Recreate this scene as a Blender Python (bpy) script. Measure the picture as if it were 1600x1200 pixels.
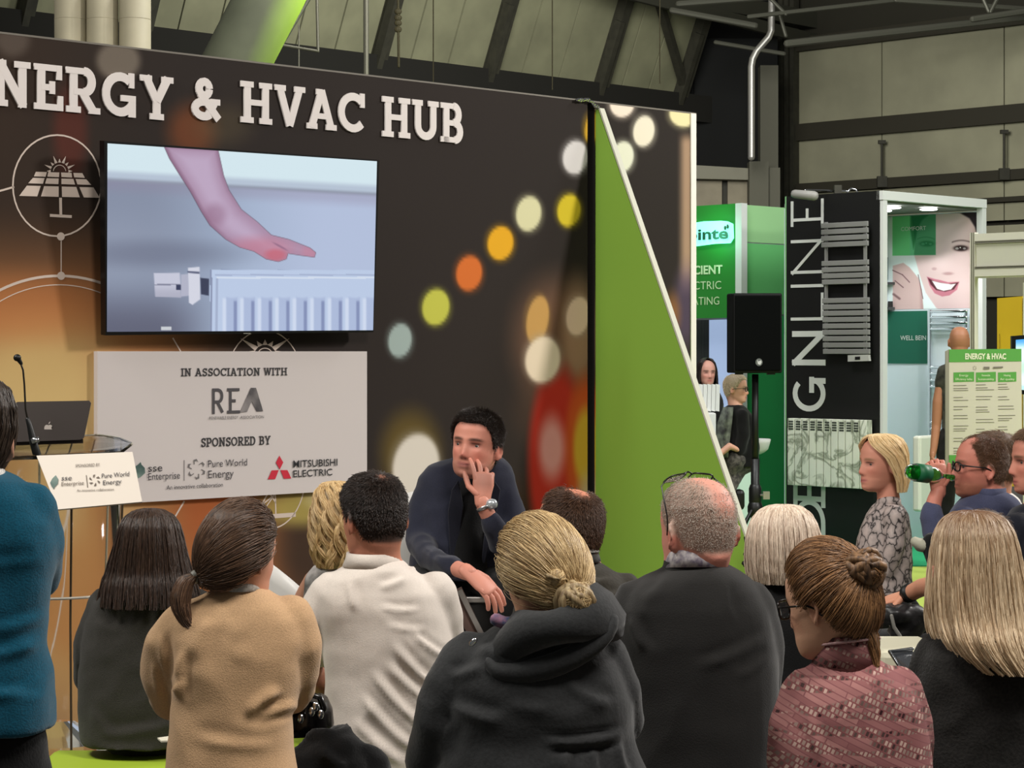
import bpy, math, random
import numpy as np
from mathutils import Vector as V, Matrix, noise
for _o in list(bpy.data.objects): bpy.data.objects.remove(_o)
random.seed(7); rng = np.random.default_rng(7)
S = bpy.context.scene; C = S.collection
PI = math.pi; F = 3450.0; H = 1.68; HZ = 550.0; CX = 800.0
# ------------------------------------------------ camera, world, lights, exposure
cam = bpy.data.objects.new('camera', bpy.data.cameras.new('camera')); C.objects.link(cam)
cam.location = (0, 0, H); cam.rotation_euler = (PI/2, 0, 0)
cam.data.sensor_width = 36; cam.data.lens = F/1600*36; cam.data.shift_y = -50/1600
cam.data.clip_end = 200; cam.data.clip_start = .1
S.camera = cam
S.view_settings.view_transform = 'Standard'; S.view_settings.look = 'None'
S.view_settings.exposure = -0.06; S.view_settings.gamma = 1; S.view_settings.use_curve_mapping = False
wd = bpy.data.worlds.new('hall_air'); S.world = wd; wd.use_nodes = True
wd.node_tree.nodes['Background'].inputs[0].default_value = (.62, .60, .55, 1)
wd.node_tree.nodes['Background'].inputs[1].default_value = .17
def area(name, loc, tgt, size, power, col=(1, 1, 1), sy=None):
    l = bpy.data.lights.new(name, 'AREA'); l.energy = power; l.color = col; l.size = size
    if sy: l.shape = 'RECTANGLE'; l.size_y = sy
    o = bpy.data.objects.new(name, l); C.objects.link(o); o.location = loc
    o.rotation_euler = (V(tgt)-V(loc)).to_track_quat('-Z', 'Y').to_euler(); return o
area('stage_flood', (7.2, 10.6, 5.6), (-.8, 9.6, 1.4), .9, 600, (1, .95, .90))
area('hall_fill', (1.6, 3.6, 5.2), (.3, 5.6, .9), 1.6, 250, (1, .95, .89), 1.6)  # unseen fill added low over the audience to brighten it
area('hall_fill', (-4.5, 3.0, 8.5), (-1.5, 9.0, 0.5), 3.0, 190, (1, .96, .90), 3.0)
area('hall_fill', (-4.6, 6.1, 5.4), (1.4, 11.0, 1.2), 1.2, 230, (1, .97, .90), 1.2)  # unseen fill added close to the wall plane to light the green fin
area('hall_fill', (6.5, 14.0, 7.5), (4.5, 18, 1.0), 2.5, 430, (.97, 1, .97), 2.5)  # unseen fill added to brighten the stands on the right
area('hall_fill', (0.2, 14.5, 7.5), (3.0, 19, 1.2), 2.5, 380, (1, 1, .97), 2.5)  # second unseen fill, added for the tower's black face and green stand
area('hall_fill', (1.0, 24.0, 7.0), (6.0, 36.0, 5.0), 4.0, 1000, (1, .98, .92), 4.0)
# ------------------------------------------------ geometry helpers
def P(px, py, d): return V(((px-CX)/F*d, d, H+(HZ-py)/F*d))
def proj(co):
    co = np.asarray(co); y = np.maximum(co[..., 1], .01)
    return CX+co[..., 0]/y*F, HZ-(co[..., 2]-H)/y*F
A = V((math.sin(math.radians(45.3)), math.cos(math.radians(45.3)), 0))
B = V((-A.y, A.x, 0)); Z = V((0, 0, 1))
class Plane:                                     # upright plane through point o with horizontal direction r
    def __init__(s, o, r, n=None):
        s.o = V(o); s.r = V(r).normalized(); s.n = V(n).normalized() if n is not None else s.r.cross(Z)
        if s.n.dot(V((0, 0, H))-s.o) < 0: s.n = -s.n
    def hit(s, px, py, off=0):
        d = V(((px-CX)/F, 1, (HZ-py)/F)); c = V((0, 0, H)); o = s.o+s.n*off
        return c+d*((o-c).dot(s.n)/d.dot(s.n))
    def off(s, k): return Plane(s.o+s.n*k, s.r, s.n)
def lin(c): return tuple(((x/255)/12.92 if x/255 <= .04045 else ((x/255+.055)/1.055)**2.4) for x in c[:3])+(1,)
_m = {}
def mat(key, c=(128, 128, 128), rough=.6, metal=0, bump=0, bscale=60, var=0, emit=None, es=1, trans=0, sheen=0, attr=None, kind='noise', stretch=(1, 1, 1), c2=None, ior=1.45, spec=.5):
    if key in _m: return _m[key]
    m = bpy.data.materials.new(key); m.use_nodes = True; nt = m.node_tree; N = nt.nodes; L = nt.links
    b = N['Principled BSDF']; b.inputs['Roughness'].default_value = rough; b.inputs['Metallic'].default_value = metal
    b.inputs['Specular IOR Level'].default_value = spec; b.inputs['IOR'].default_value = ior
    b.inputs['Base Color'].default_value = lin(c)
    if trans: b.inputs['Transmission Weight'].default_value = trans
    if sheen: b.inputs['Sheen Weight'].default_value = sheen
    if attr:
        a = N.new('ShaderNodeAttribute'); a.attribute_name = attr; L.new(a.outputs['Color'], b.inputs['Base Color'])
        if emit is not None: L.new(a.outputs['Color'], b.inputs['Emission Color']); b.inputs['Emission Strength'].default_value = es
    elif emit is not None:
        b.inputs['Emission Color'].default_value = lin(emit); b.inputs['Emission Strength'].default_value = es
    tc = N.new('ShaderNodeTexCoord'); mp = N.new('ShaderNodeMapping'); L.new(tc.outputs['Object'], mp.inputs[0]); mp.inputs['Scale'].default_value = stretch
    tx = N.new('ShaderNodeTexNoise'); tx.inputs['Scale'].default_value = bscale; tx.inputs['Detail'].default_value = 4; L.new(mp.outputs[0], tx.inputs['Vector'])
    out = tx.outputs['Fac']
    if kind == 'knit':
        w = N.new('ShaderNodeTexWave'); w.inputs['Scale'].default_value = bscale; w.inputs['Distortion'].default_value = 3; w.inputs['Detail'].default_value = 2; L.new(mp.outputs[0], w.inputs['Vector']); out = w.outputs['Fac']
    if (var or c2) and not attr:
        mr = N.new('ShaderNodeMapRange'); mr.inputs[1].default_value = .35; mr.inputs[2].default_value = .65; L.new(out, mr.inputs[0])
        mx = N.new('ShaderNodeMix'); mx.data_type = 'RGBA'; L.new(mr.outputs[0], mx.inputs[0])
        mx.inputs[6].default_value = lin(c); mx.inputs[7].default_value = lin(c2 or [max(0, min(255, x*(1+var))) for x in c]); L.new(mx.outputs[2], b.inputs['Base Color'])
    if bump:
        bn = N.new('ShaderNodeBump'); bn.inputs['Strength'].default_value = bump; bn.inputs['Distance'].default_value = .004; L.new(out, bn.inputs['Height']); L.new(bn.outputs[0], b.inputs['Normal'])
    _m[key] = m; return m
class G:
    def __init__(s): s.v = []; s.f = []; s.mi = []
    def add(s, vs, fs, mi=0):
        k = len(s.v); s.v += [tuple(x) for x in vs]; s.f += [tuple(i+k for i in f) for f in fs]; s.mi += [mi]*len(fs); return s
    def box(s, c, ax, mi=0):                     # centre, three half-axis vectors
        c = V(c); x, y, z = [V(a) for a in ax]; vs = [c+x*i+y*j+z*k for i in (-1, 1) for j in (-1, 1) for k in (-1, 1)]
        return s.add(vs, [(0, 1, 3, 2), (4, 6, 7, 5), (0, 4, 5, 1), (2, 3, 7, 6), (0, 2, 6, 4), (1, 5, 7, 3)], mi)
    def abox(s, x0, x1, y0, y1, z0, z1, mi=0): return s.box(((x0+x1)/2, (y0+y1)/2, (z0+z1)/2), ((abs(x1-x0)/2, 0, 0), (0, abs(y1-y0)/2, 0), (0, 0, abs(z1-z0)/2)), mi)
    def beam(s, a, b, w, t, up=Z, mi=0):
        a = V(a); b = V(b); d = b-a; n = d.normalized(); u = V(up)-n*V(up).dot(n)
        if u.length < 1e-3: u = V((1, 0, 0))-n*n.x
        u.normalize(); return s.box((a+b)/2, (d/2, n.cross(u)*w/2, u*t/2), mi)
    def prism(s, poly, n, mi=0):                 # planar polygon (3D points) swept by vector n
        k = len(poly); vs = [V(p) for p in poly]+[V(p)+V(n) for p in poly]
        return s.add(vs, [tuple(range(k))[::-1], tuple(range(k, 2*k))]+[(i, (i+1) % k, k+(i+1) % k, k+i) for i in range(k)], mi)
    def loft(s, rings, mi=0, cap=True):
        n = len(rings[0]); vs = [p for r in rings for p in r]; fs = []
        for i in range(len(rings)-1):
            for j in range(n): a = i*n+j; b = i*n+(j+1) % n; fs.append((a, b, b+n, a+n))
        if cap: fs += [tuple(range(n))[::-1], tuple(range((len(rings)-1)*n, len(rings)*n))]
        return s.add(vs, fs, mi)
    def tube(s, pts, r, seg=10, N0=None, mi=0, ends=True):   # r: list of radius or (ra, rb)
        pts = [V(p) for p in pts]; n = len(pts)
        if not isinstance(r, (list, tuple)) or (isinstance(r, tuple)): r = [r]*n
        r = [(x, x) if not isinstance(x, tuple) else x for x in r]
        T = [(pts[min(i+1, n-1)]-pts[max(i-1, 0)]).normalized() for i in range(n)]
        u = V(N0) if N0 is not None else (V((0, 1, 0)) if abs(T[0].y) < .8 else Z); rings = []
        def ring(p, t, u, a, b): w = t.cross(u).normalized(); return [p+w*(a*math.cos(2*PI*k/seg))+u*(b*math.sin(2*PI*k/seg)) for k in range(seg)]
        for i in range(n):
            t = T[i]; u = u-t*u.dot(t)
            u = u.normalized() if u.length > 1e-4 else V((1, 0, 0))
            a, b = r[i]
            if i == 0 and ends: rings += [ring(p_, t, u, a*q, b*q) for p_, q in ((pts[0]-t*min(a, b)*.9, .25), (pts[0]-t*min(a, b)*.6, .78))]
            rings.append(ring(pts[i], t, u, a, b))
            if i == n-1 and ends: rings += [ring(p_, t, u, a*q, b*q) for p_, q in ((pts[i]+t*min(a, b)*.6, .78), (pts[i]+t*min(a, b)*.9, .25))]
        return s.loft(rings, mi)
    def ell(s, c, r, M=None, nu=14, nv=10, mi=0):
        c = V(c); vs = []; fs = []
        for j in range(1, nv):
            t = PI*j/nv
            for i in range(nu):
                q = V((r[0]*math.sin(t)*math.cos(2*PI*i/nu), r[1]*math.sin(t)*math.sin(2*PI*i/nu), r[2]*math.cos(t)))
                vs.append(c+(M @ q if M is not None else q))
        for j in range(nv-2):
            for i in range(nu): a = j*nu+i; b = j*nu+(i+1) % nu; fs.append((a, a+nu, b+nu, b))
        q = V((0, 0, r[2])); q = M @ q if M is not None else q
        vs += [c+q, c-q]; k = len(vs)
        fs += [(i, (i+1) % nu, k-2) for i in range(nu)]+[((nv-2)*nu+(i+1) % nu, (nv-2)*nu+i, k-1) for i in range(nu)]
        return s.add(vs, fs, mi)
    def obj(s, name, m, parent=None, smooth=False, bevel=0):
        me = bpy.data.meshes.new(name); me.from_pydata(s.v, [], s.f); me.update()
        for x in (m if isinstance(m, list) else [m]): me.materials.append(x)
        if isinstance(m, list): me.polygons.foreach_set('material_index', s.mi)
        return link(name, me, parent, smooth, bevel)
def link(name, me, parent=None, smooth=False, bevel=0):
    if smooth: me.polygons.foreach_set('use_smooth', [True]*len(me.polygons))
    o = bpy.data.objects.new(name, me); C.objects.link(o)
    if parent is not None: o.parent = parent; o.matrix_parent_inverse = Matrix.Translation(-parent.location)
    if bevel:
        b = o.modifiers.new('b', 'BEVEL'); b.width = bevel; b.segments = 2; b.limit_method = 'ANGLE'
    return o
def thing(name, label, cat, loc=(0, 0, 0), group=None):
    o = bpy.data.objects.new(name, None); C.objects.link(o); o.location = loc; o.empty_display_size = .1
    return tag(o, label, cat, group)
def tag(o, label, cat, group=None, kind=None):
    if label: o['label'] = label
    if cat: o['category'] = cat
    if group: o['group'] = group
    if kind: o['kind'] = kind
    return o
def struct(o): o['kind'] = 'structure'; return o
def part(o, label): o['label'] = label; return o
def painted(name, quad, nx, ny, colfn, m, parent=None, thick=None):
    """grid over four corners (tl, tr, br, bl) with a flat print held in a colour attribute"""
    tl, tr, br, bl = [np.array(q) for q in quad]; u, v = np.meshgrid(np.linspace(0, 1, nx), np.linspace(0, 1, ny))
    u = u[..., None]; v = v[..., None]; co = (tl*(1-u)+tr*u)*(1-v)+(bl*(1-u)+br*u)*v; co = co.reshape(-1, 3)
    i = np.arange(nx*ny).reshape(ny, nx); f = np.stack([i[:-1, :-1], i[1:, :-1], i[1:, 1:], i[:-1, 1:]], -1).reshape(-1, 4)
    me = bpy.data.meshes.new(name); me.from_pydata(co.tolist(), [], f.tolist()); me.update(); me.materials.append(m)
    px, py = proj(co); col = colfn(px, py); rgba = np.ones((len(co), 4), dtype=np.float32)
    c = np.clip(col/255, 0, 1); rgba[:, :3] = np.where(c <= .04045, c/12.92, ((c+.055)/1.055)**2.4)
    at = me.color_attributes.new('print', 'FLOAT_COLOR', 'POINT'); at.data.foreach_set('color', rgba.ravel())
    return link(name, me, parent, True)
def sd_poly(px, py, poly):                       # signed distance to polygon, negative inside
    poly = np.array(poly, float); d = np.full(px.shape, 1e9); ins = np.zeros(px.shape, bool)
    for i in range(len(poly)):
        a = poly[i]; b = poly[(i+1) % len(poly)]; e = b-a; t = np.clip(((px-a[0])*e[0]+(py-a[1])*e[1])/max(e@e, 1e-9), 0, 1)
        d = np.minimum(d, (px-a[0]-e[0]*t)**2+(py-a[1]-e[1]*t)**2)
        if a[1] != b[1]: ins ^= ((a[1] > py) != (b[1] > py)) & (px < (b[0]-a[0])*(py-a[1])/(b[1]-a[1])+a[0])
    d = np.sqrt(d); return np.where(ins, -d, d)
def sst(a, b, x): t = np.clip((x-a)/(b-a), 0, 1); return t*t*(3-2*t)
def over(col, mask, c): m_ = np.clip(mask, 0, 1)[..., None]; return col*(1-m_)+np.array(c, float)*m_
def blob(px, py, x, y, rx, ry, soft=.15, rot=0):
    dx, dy = px-x, py-y; c, s_ = math.cos(rot), math.sin(rot); dx, dy = dx*c+dy*s_, -dx*s_+dy*c
    return 1-sst(1-soft, 1+soft, np.sqrt((dx/rx)**2+(dy/ry)**2))
# ------------------------------------------------ stroke lettering
def arc(cx, cy, rx, ry, a0, a1, n=12): return [(cx+rx*math.cos(math.radians(a0+(a1-a0)*i/n)), cy+ry*math.sin(math.radians(a0+(a1-a0)*i/n))) for i in range(n+1)]
def slabglyph(ch, w=.2, sl=.14, ser=True):
    s = []; t = []; h = sl/2; l = w/2+.08; T = 1-h
    def st(x, y0=0, y1=1): s.append([(x, y0), (x, y1)])
    def sb(x0, x1, y):
        if ser: t.append([(x0, y), (x1, y)])
    def tick(x, y0, y1):
        if ser: t.append([(x, y0), (x, y1)])
    W = .9
    if ch == 'N': st(.2); st(.75); s.append([(.17, .97), (.78, .03)]); sb(0, .34, T); sb(.0, .38, h); sb(.56, .95, T); W = .97
    elif ch == 'E': st(.2); t += [[(.02, T), (.72, T)], [(.02, h), (.75, h)], [(.2, .5), (.5, .5)]]; tick(.66, .68, 1); tick(.69, 0, .33); tick(.48, .36, .64); W = .78
    elif ch == 'R': st(.2); t += [[(.2, T), (.5, T)], [(.2, .47), (.5, .47)]]; s.append(arc(.48, .7, .2, .23, -90, 90)); s.append([(.42, .47), (.72, .05)]); sb(0, .3, T); sb(0, .38, h); sb(.6, .9, h); W = .9
    elif ch == 'P': st(.2); t += [[(.2, T), (.5, T)], [(.2, .42), (.5, .42)]]; s.append(arc(.48, .675, .2, .255, -90, 90)); sb(0, .3, T); sb(0, .4, h); W = .78
    elif ch == 'G': s.append(arc(.48, .5, .38, .5-w/2, 48, 325, 20)); t.append([(.5, .42), (.9, .42)]); s.append([(.8, 0), (.8, .45)]); tick(.79, .66, 1); W = .97
    elif ch == 'C': s.append(arc(.48, .5, .38, .5-w/2, 45, 318, 20)); tick(.79, .64, 1); W = .9
    elif ch == 'O': s.append(arc(.48, .5, .38, .5-w/2, 0, 360, 24)); W = .97
    elif ch == 'Y': s += [[(.15, .97), (.46, .42)], [(.77, .97), (.46, .42)], [(.46, 0), (.46, .48)]]; sb(0, .32, T); sb(.6, .92, T); sb(.27, .65, h); W = .93
    elif ch == 'H': st(.2); st(.75); t.append([(.2, .5), (.75, .5)]); sb(0, .38, T); sb(0, .38, h); sb(.57, .95, T); sb(.57, .95, h); W = .97
    elif ch == 'V': s += [[(.15, .97), (.47, .02)], [(.79, .97), (.47, .02)]]; sb(0, .34, T); sb(.62, .95, T); W = .95
    elif ch == 'A': s += [[(.47, .97), (.15, .03)], [(.47, .97), (.79, .03)]]; t.append([(.28, .33), (.66, .33)]); sb(0, .33, h); sb(.61, .95, h); sb(.3, .5, T); W = .95
    elif ch == 'U': st(.2, .35); st(.74, .35); s.append(arc(.47, .36, .27, .36-w/2, 180, 360)); sb(0, .36, T); sb(.56, .92, T); W = .94
    elif ch == 'B': st(.2); t += [[(.2, T), (.48, T)], [(.2, .5), (.5, .5)], [(.2, h), (.5, h)]]; s += [arc(.46, .72, .18, .21, -90, 90), arc(.5, .285, .2, .215, -90, 90)]; sb(0, .3, T); sb(0, .3, h); W = .8
    elif ch == 'D': st(.2); t += [[(.2, T), (.4, T)], [(.2, h), (.4, h)]]; s.append(arc(.4, .5, .36, .5-h, -90, 90, 16)); sb(0, .3, T); sb(0, .3, h); W = .9
    elif ch == 'I': st(.2); sb(0, .4, T); sb(0, .4, h); W = .42
    elif ch == 'L': st(.2); t.append([(.02 if ser else .2, h), (.68, h)]); sb(0, .4, T); tick(.64, 0, .33); W = .74
    elif ch == 'T': st(.4); t.append([(.05, T), (.75, T)]); tick(.07, .68, 1); tick(.73, .68, 1); sb(.2, .6, h); W = .84
    elif ch == 'S': s.append(arc(.38, .72, .23, .28-w/2, 20, 270)); s.append(arc(.38, .27, .25, .27-w/2+.02, 90, -160)); tick(.62, .68, .98); tick(.12, .02, .3); W = .74
    elif ch == 'W': s += [[(.12, .97), (.34, .03)], [(.34, .03), (.58, .9)], [(.58, .9), (.8, .03)], [(.8, .03), (1.02, .97)]]; sb(0, .3, T); sb(.45, .68, T); sb(.86, 1.16, T); W = 1.16
    elif ch == '&': s += [arc(.4, .74, .16, .26-w/2, 0, 360, 16), arc(.38, .27, .27, .27-w/2, 40, 320, 16), [(.27, .62), (.85, .05)], [(.72, .42), (.52, .14)]]; t.append([(.58, .45), (.9, .45)]); W = .95
    elif ch == ' ': W = .42
    if not ser:
        adj = {'E': .75, 'I': .3, 'L': .72, 'D': .88, 'N': .95}; W = adj.get(ch, W)
    return s, t, W
_sj = [0]
def stroke_mesh(g, lines, w, o, r, u, sx, sy, n, dep0):   # each polyline a ribbon with depth
    for ln in lines:
        _sj[0] = (_sj[0]+1) % 7; dep = dep0*(1+.02*_sj[0])+.00005*_sj[0]
        L_ = []; R_ = []
        for i, p in enumerate(ln):
            a = ln[max(i-1, 0)]; b = ln[min(i+1, len(ln)-1)]; dx, dy = b[0]-a[0], b[1]-a[1]; k = math.hypot(dx, dy) or 1; nx, ny = -dy/k*w/2, dx/k*w/2
            L_.append((p[0]+nx, p[1]+ny)); R_.append((p[0]-nx, p[1]-ny))
        for i in range(len(ln)-1):
            q = [L_[i], R_[i], R_[i+1], L_[i+1]]; g.prism([o+r*(x*sx)+u*(y*sy) for x, y in q], n*dep)
def slab_text(txt, o, r, u, n, width, height, m, parent, w=.2, sl=.14, dep=.012, each=None, ser=True, gap=.06, name='lettering', skip=''):
    tot = sum(slabglyph(c, w, sl, ser)[2]+gap for c in txt)-gap; k = width/tot; x = 0; g = G(); outs = []
    for c in txt:
        s_, t_, W = slabglyph(c, w, sl, ser)
        if each: g = G()
        asp = k/height
        for lines, ww in ((s_, w), (t_, sl)):
            for ln in lines:
                # ribbons are laid out in metres so that strokes keep their width
                q = [((x+p[0])*k, p[1]*height) for p in ln]; stroke_mesh(g, [q], ww*(k+height)/2 if lines is s_ else ww*height, o, r, u, 1, 1, n, dep)
        x += W+gap
        if each and c not in ' ' and c not in skip: outs.append(g.obj(each, m, parent))
    if not each: outs.append(g.obj(name, m, parent))
    return outs
_fc = {}
def font_text(txt, o, r, u, n, width, height, m, parent, name='lettering', bold=0.0, dep=.0015, align='l'):
    cu = bpy.data.curves.new('t', 'FONT'); cu.body = txt; cu.size = 1; cu.offset = bold; cu.extrude = 0; cu.resolution_u = 3
    ob = bpy.data.objects.new('t', cu); C.objects.link(ob); dg = bpy.context.evaluated_depsgraph_get()
    me = bpy.data.meshes.new_from_object(ob.evaluated_get(dg)); bpy.data.objects.remove(ob)
    k = len(me.vertices); co = np.zeros(k*3); me.vertices.foreach_get('co', co); co = co.reshape(-1, 3)
    x0, x1 = co[:, 0].min(), co[:, 0].max(); caps = .73 if txt.upper() == txt or True else 1
    kx = width/(x1-x0); ky = height/caps; kx = kx if width else ky
    o_, r_, u_, n_ = [np.array(q) for q in (o, r, u, n)]
    w = o_+np.outer((co[:, 0]-x0)*kx, r_)+np.outer(co[:, 1]*ky, u_)+n_*dep
    me.vertices.foreach_set('co', w.ravel()); me.materials.clear(); me.materials.append(m); me.name = name; me.update()
    return link(name, me, parent)
def px_text(fn, txt, pl, pxl, pxr, pyb, pyt, m, parent, off=.004, **k):
    a = pl.hit(pxl, pyb, off); b = pl.hit(pxr, HZ, off); t = pl.hit(pxl, pyt, off); w = (V((b.x, b.y, 0))-V((a.x, a.y, 0))).length
    r = V((b.x-a.x, b.y-a.y, 0)).normalized()
    return fn(txt, a, r, Z, pl.n, w, t.z-a.z, m, parent, **k)
def flat_poly(g, pl, pts, off=.003, th=.001): g.prism([pl.hit(x, y, off) for x, y in pts], pl.n*th)
def flat_line(g, pl, pts, w, off=.003, closed=False):
    P_ = [pl.hit(x, y, off) for x, y in pts]; P_ = P_+[P_[0]] if closed else P_
    for a, b in zip(P_[:-1], P_[1:]): g.beam(a, b, .001 if False else w, .0015, up=pl.n)
def ovalpx(x, y, rx, ry, a0=0, a1=360, n=40): return [(x+rx*math.cos(math.radians(a0+(a1-a0)*i/n)), y+ry*math.sin(math.radians(a0+(a1-a0)*i/n))) for i in range(n+1)]
# ================================================ SETTING
m_dark = mat('charcoal_panel', (34, 31, 28), .7); m_black = mat('black_plastic', (9, 10, 10), .45); m_steel = mat('dark_steel', (46, 45, 36), .7, bscale=8, var=.2)
m_white = mat('white_board', (226, 222, 215), .55); m_print = mat('printed_foam', rough=.75, attr='print', spec=.12); m_line = mat('pale_print', (196, 180, 168), .6)
m_alu = mat('aluminium', (175, 172, 168), .35, .8); m_chrome = mat('chrome', (215, 218, 222), .12, 1)
g = G(); g.abox(-9, 22, 1, 45, -.06, 0); fl = struct(g.obj('floor', mat('grey_carpet', (92, 90, 84), .95, bump=.3, bscale=300, var=-.15)))
fl['label'] = 'grey carpeted hall floor'
g = G(); g.prism([(1.2, 10.6, .003), (9, 10.6, .003), (9, 17.2, .003), (1.2, 17.2, .003)], (0, 0, .006)); tag(g.obj('lime_carpet', mat('lime_carpet', (170, 190, 84), .95, bump=.3, bscale=300, var=-.08)), 'lime green carpet laid in the aisle behind the audience', 'carpet')
g = G(); g.prism([(1.0, 17.25, .003), (9, 17.25, .003), (9, 24, .003), (1.0, 24, .003)], (0, 0, .008)); tag(g.obj('emerald_carpet', mat('emerald_carpet', (20, 150, 96), .9, bump=.3, bscale=300)), 'emerald green carpet under the radiator stands', 'carpet')
# ---- far hall walls
hw = Plane((4.63, 39, 0), A); bw = Plane((4.85, 38, 0), B)
m_clad = mat('hall_cladding', (148, 146, 122), .75, bscale=1.2, var=-.1, bump=.1); m_cl2 = mat('translucent_roofing', (140, 140, 112), .7, bscale=1.5, var=-.12)
def wallquad(g, pl, x0, x1, z0, z1, th=.06, off=0):
    a = pl.hit(x0, HZ, off); b = pl.hit(x1, HZ, off); g.prism([(a.x, a.y, z0), (b.x, b.y, z0), (b.x, b.y, z1), (a.x, a.y, z1)], -pl.n*th)
def zat(pl, x, y): return pl.hit(x, y).z
g = G(); wallquad(g, hw, -300, 1232, 0, 12, .3, -.3); w_back = struct(g.obj('wall_back', mat('dark_cladding', (14, 15, 14), .9)))
g = G(); wallquad(g, bw, 1215, 1900, 0, 12, .3, -.2); w_right = struct(g.obj('wall_right', mat('dark_frame', (40, 38, 28), .85)))
zs = [(1240, 81, 195), (1240, 221, 288), (1240, 304, 327), (1240, 335, 360), (1240, 367, 470)]
for x, ya, yb in zs:
    for xa, xb in ((1240, 1377), (1379, 1568), (1570, 1800)):
        g = G(); wallquad(g, bw, xa, xb, zat(bw, x, yb), zat(bw, x, ya), .05, -.05); g.obj('wall_panel', m_clad, w_right)
for x, ya, yb in ((1378, 222, 284), (1569, 206, 272)):
    g = G(); g.tube([bw.hit(x, ya, .1), bw.hit(x, yb, .1)], .022, 8); g.box(bw.hit(x, yb, .1), ((.08, 0, 0), (0, .05, 0), (0, 0, .09))); g.box(bw.hit(x, ya, .1), ((.06, 0, 0), (0, .04, 0), (0, 0, .03)))
    g.obj('hanging_rod', m_steel, w_right)
for y0, y1 in ((60, 82), (195, 221), (288, 303), (327, 334)):
    g = G(); wallquad(g, bw, 1216, 1850, zat(bw, 1240, y1), zat(bw, 1240, y0), .1, .06); g.obj('wall_beam', mat('beam_brown', (46, 43, 32), .8), w_right)
g = G()
for x in (1219, 1228, 1237): wallquad(g, bw, x-3, x+3, 0, 8, .15, .12)
g.obj('corner_post', m_steel, w_right)
# sloping glazed roof slope above the back wall
zb = zat(hw, 775, 112)
def slope(px, h, off=0): a = hw.hit(px, HZ); return V((a.x, a.y, zb+h))+hw.n*(h*.42+off)
bays = [-330, -150, 30, 215, 400, 583, 757, 930, 1054]
roof = struct(thing('roof', None, None, (0, 36, 7)))
for i in range(len(bays)-1):
    for k in range(3):
        a = bays[i]+(bays[i+1]-bays[i])*k/3+1.5; b = bays[i]+(bays[i+1]-bays[i])*(k+1)/3-1.0
        g = G(); g.prism([slope(a, 0), slope(b, 0), slope(b, 3.4), slope(a, 3.4)], -hw.n*.04); g.obj('roof_panel', m_cl2, roof)
for x in bays:
    g = G(); g.beam(slope(x+2, -.3, .12), slope(x+2, 3.4, .12), .17, .2, up=hw.n); g.beam(slope(x-4, -.2, .2), slope(x-4, .95, .2), .1, .16, up=hw.n); g.obj('rafter', m_steel, roof)
g = G(); g.beam(slope(1052, .1, .2), slope(965, 1.5, .2), .11, .12, up=hw.n); g.obj('brace', m_steel, roof)
g = G()
a = hw.hit(-300, HZ, .2); b = hw.hit(1230, HZ, .2)
for z0, z1 in ((zb-.45, zb),): g.prism([(a.x, a.y, z0), (b.x, b.y, z0), (b.x, b.y, z1), (a.x, a.y, z1)], -hw.n*.3)
g.obj('eaves_beam', mat('eaves', (26, 25, 20), .9), roof)
g = G(); g.beam(slope(-300, 1.55, .5)+Z*.0, slope(1230, 1.35, .5), .3, .28); g.beam(slope(840, 1.28, .8), slope(1215, .98, .8), .08, .2); g.obj('roof_truss', mat('truss_grey', (52, 52, 42), .7), roof)
for i, (a, b, r, d) in enumerate([((1170, 26), (1400, 0), .035, 34), ((1400, 0), (1640, 16), .04, 33), ((1060, 6), (1240, -8), .05, 34), ((1050, 16), (1180, 40), .05, 34), ((1118, 66), (1225, 84), .035, 35), ((1218, 22), (1228, 56), .03, 34.5), ((1520, 30), (1610, 16), .05, 32), ((1535, -5), (1545, 18), .03, 32), ((1560, -5), (1548, 18), .03, 32), ((1230, 68), (1610, 26), .06, 33.5), ((1200, -6), (1228, 22), .03, 34)]):
    g = G(); g.tube([P(*a, d), P(*b, d)], r, 8); g.obj('truss_tube', mat('tube_grey', (84, 84, 74), .5, .4), roof)
g = G(); g.prism([P(1085, 60, 37.5), P(1215, 60, 37.5), P(1215, 262, 37.5), P(1085, 262, 37.5)], (0, .2, 0)); g.prism([P(1056, 30, 37.6), P(1090, 20, 37.6), P(1090, 262, 37.6), P(1040, 262, 37.6)], (0, .15, 0)); g.obj('dark_sheet', mat('near_black', (15, 16, 15), .9), w_back)  # near-black sheets closing off the far corner
g = G(); g.prism([P(1085, 258, 36), P(1172, 263, 36), P(1172, 281, 36), P(1085, 279, 36)], (0, .3, 0)); g.obj('wall_band', mat('band_pale', (130, 128, 112), .7), w_back)
for x0, x1 in ((1040, 1128), (1137, 1172)):
    g = G(); g.prism([P(x0, 281, 36.2), P(x1, 282, 36.2), P(x1, 480, 36.2), P(x0, 480, 36.2)], (0, .2, 0)); g.obj('wall_panel', mat('block_wall', (150, 142, 122), .8, bscale=3, var=-.1), w_back)
g = G(); g.prism([P(1128, 281, 36.3), P(1138, 281, 36.3), P(1138, 480, 36.3), P(1128, 480, 36.3)], (0, .1, 0)); g.obj('wall_post', m_steel, w_back)
g = G(); g.prism([P(1188, 102, 36.4), P(1216, 102, 36.4), P(1216, 262, 36.4), P(1188, 262, 36.4)], (0, .35, 0)); g.prism([P(1171, 252, 35.8), P(1201, 252, 35.8), P(1201, 470, 35.8), P(1171, 470, 35.8)], (0, .35, 0)); g.prism([P(1201, 262, 35.9), P(1219, 262, 35.9), P(1219, 470, 35.9), P(1201, 470, 35.9)], (0, .3, 0))
g.obj('boxed_riser', mat('riser', (96, 95, 82), .75), w_back)
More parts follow.
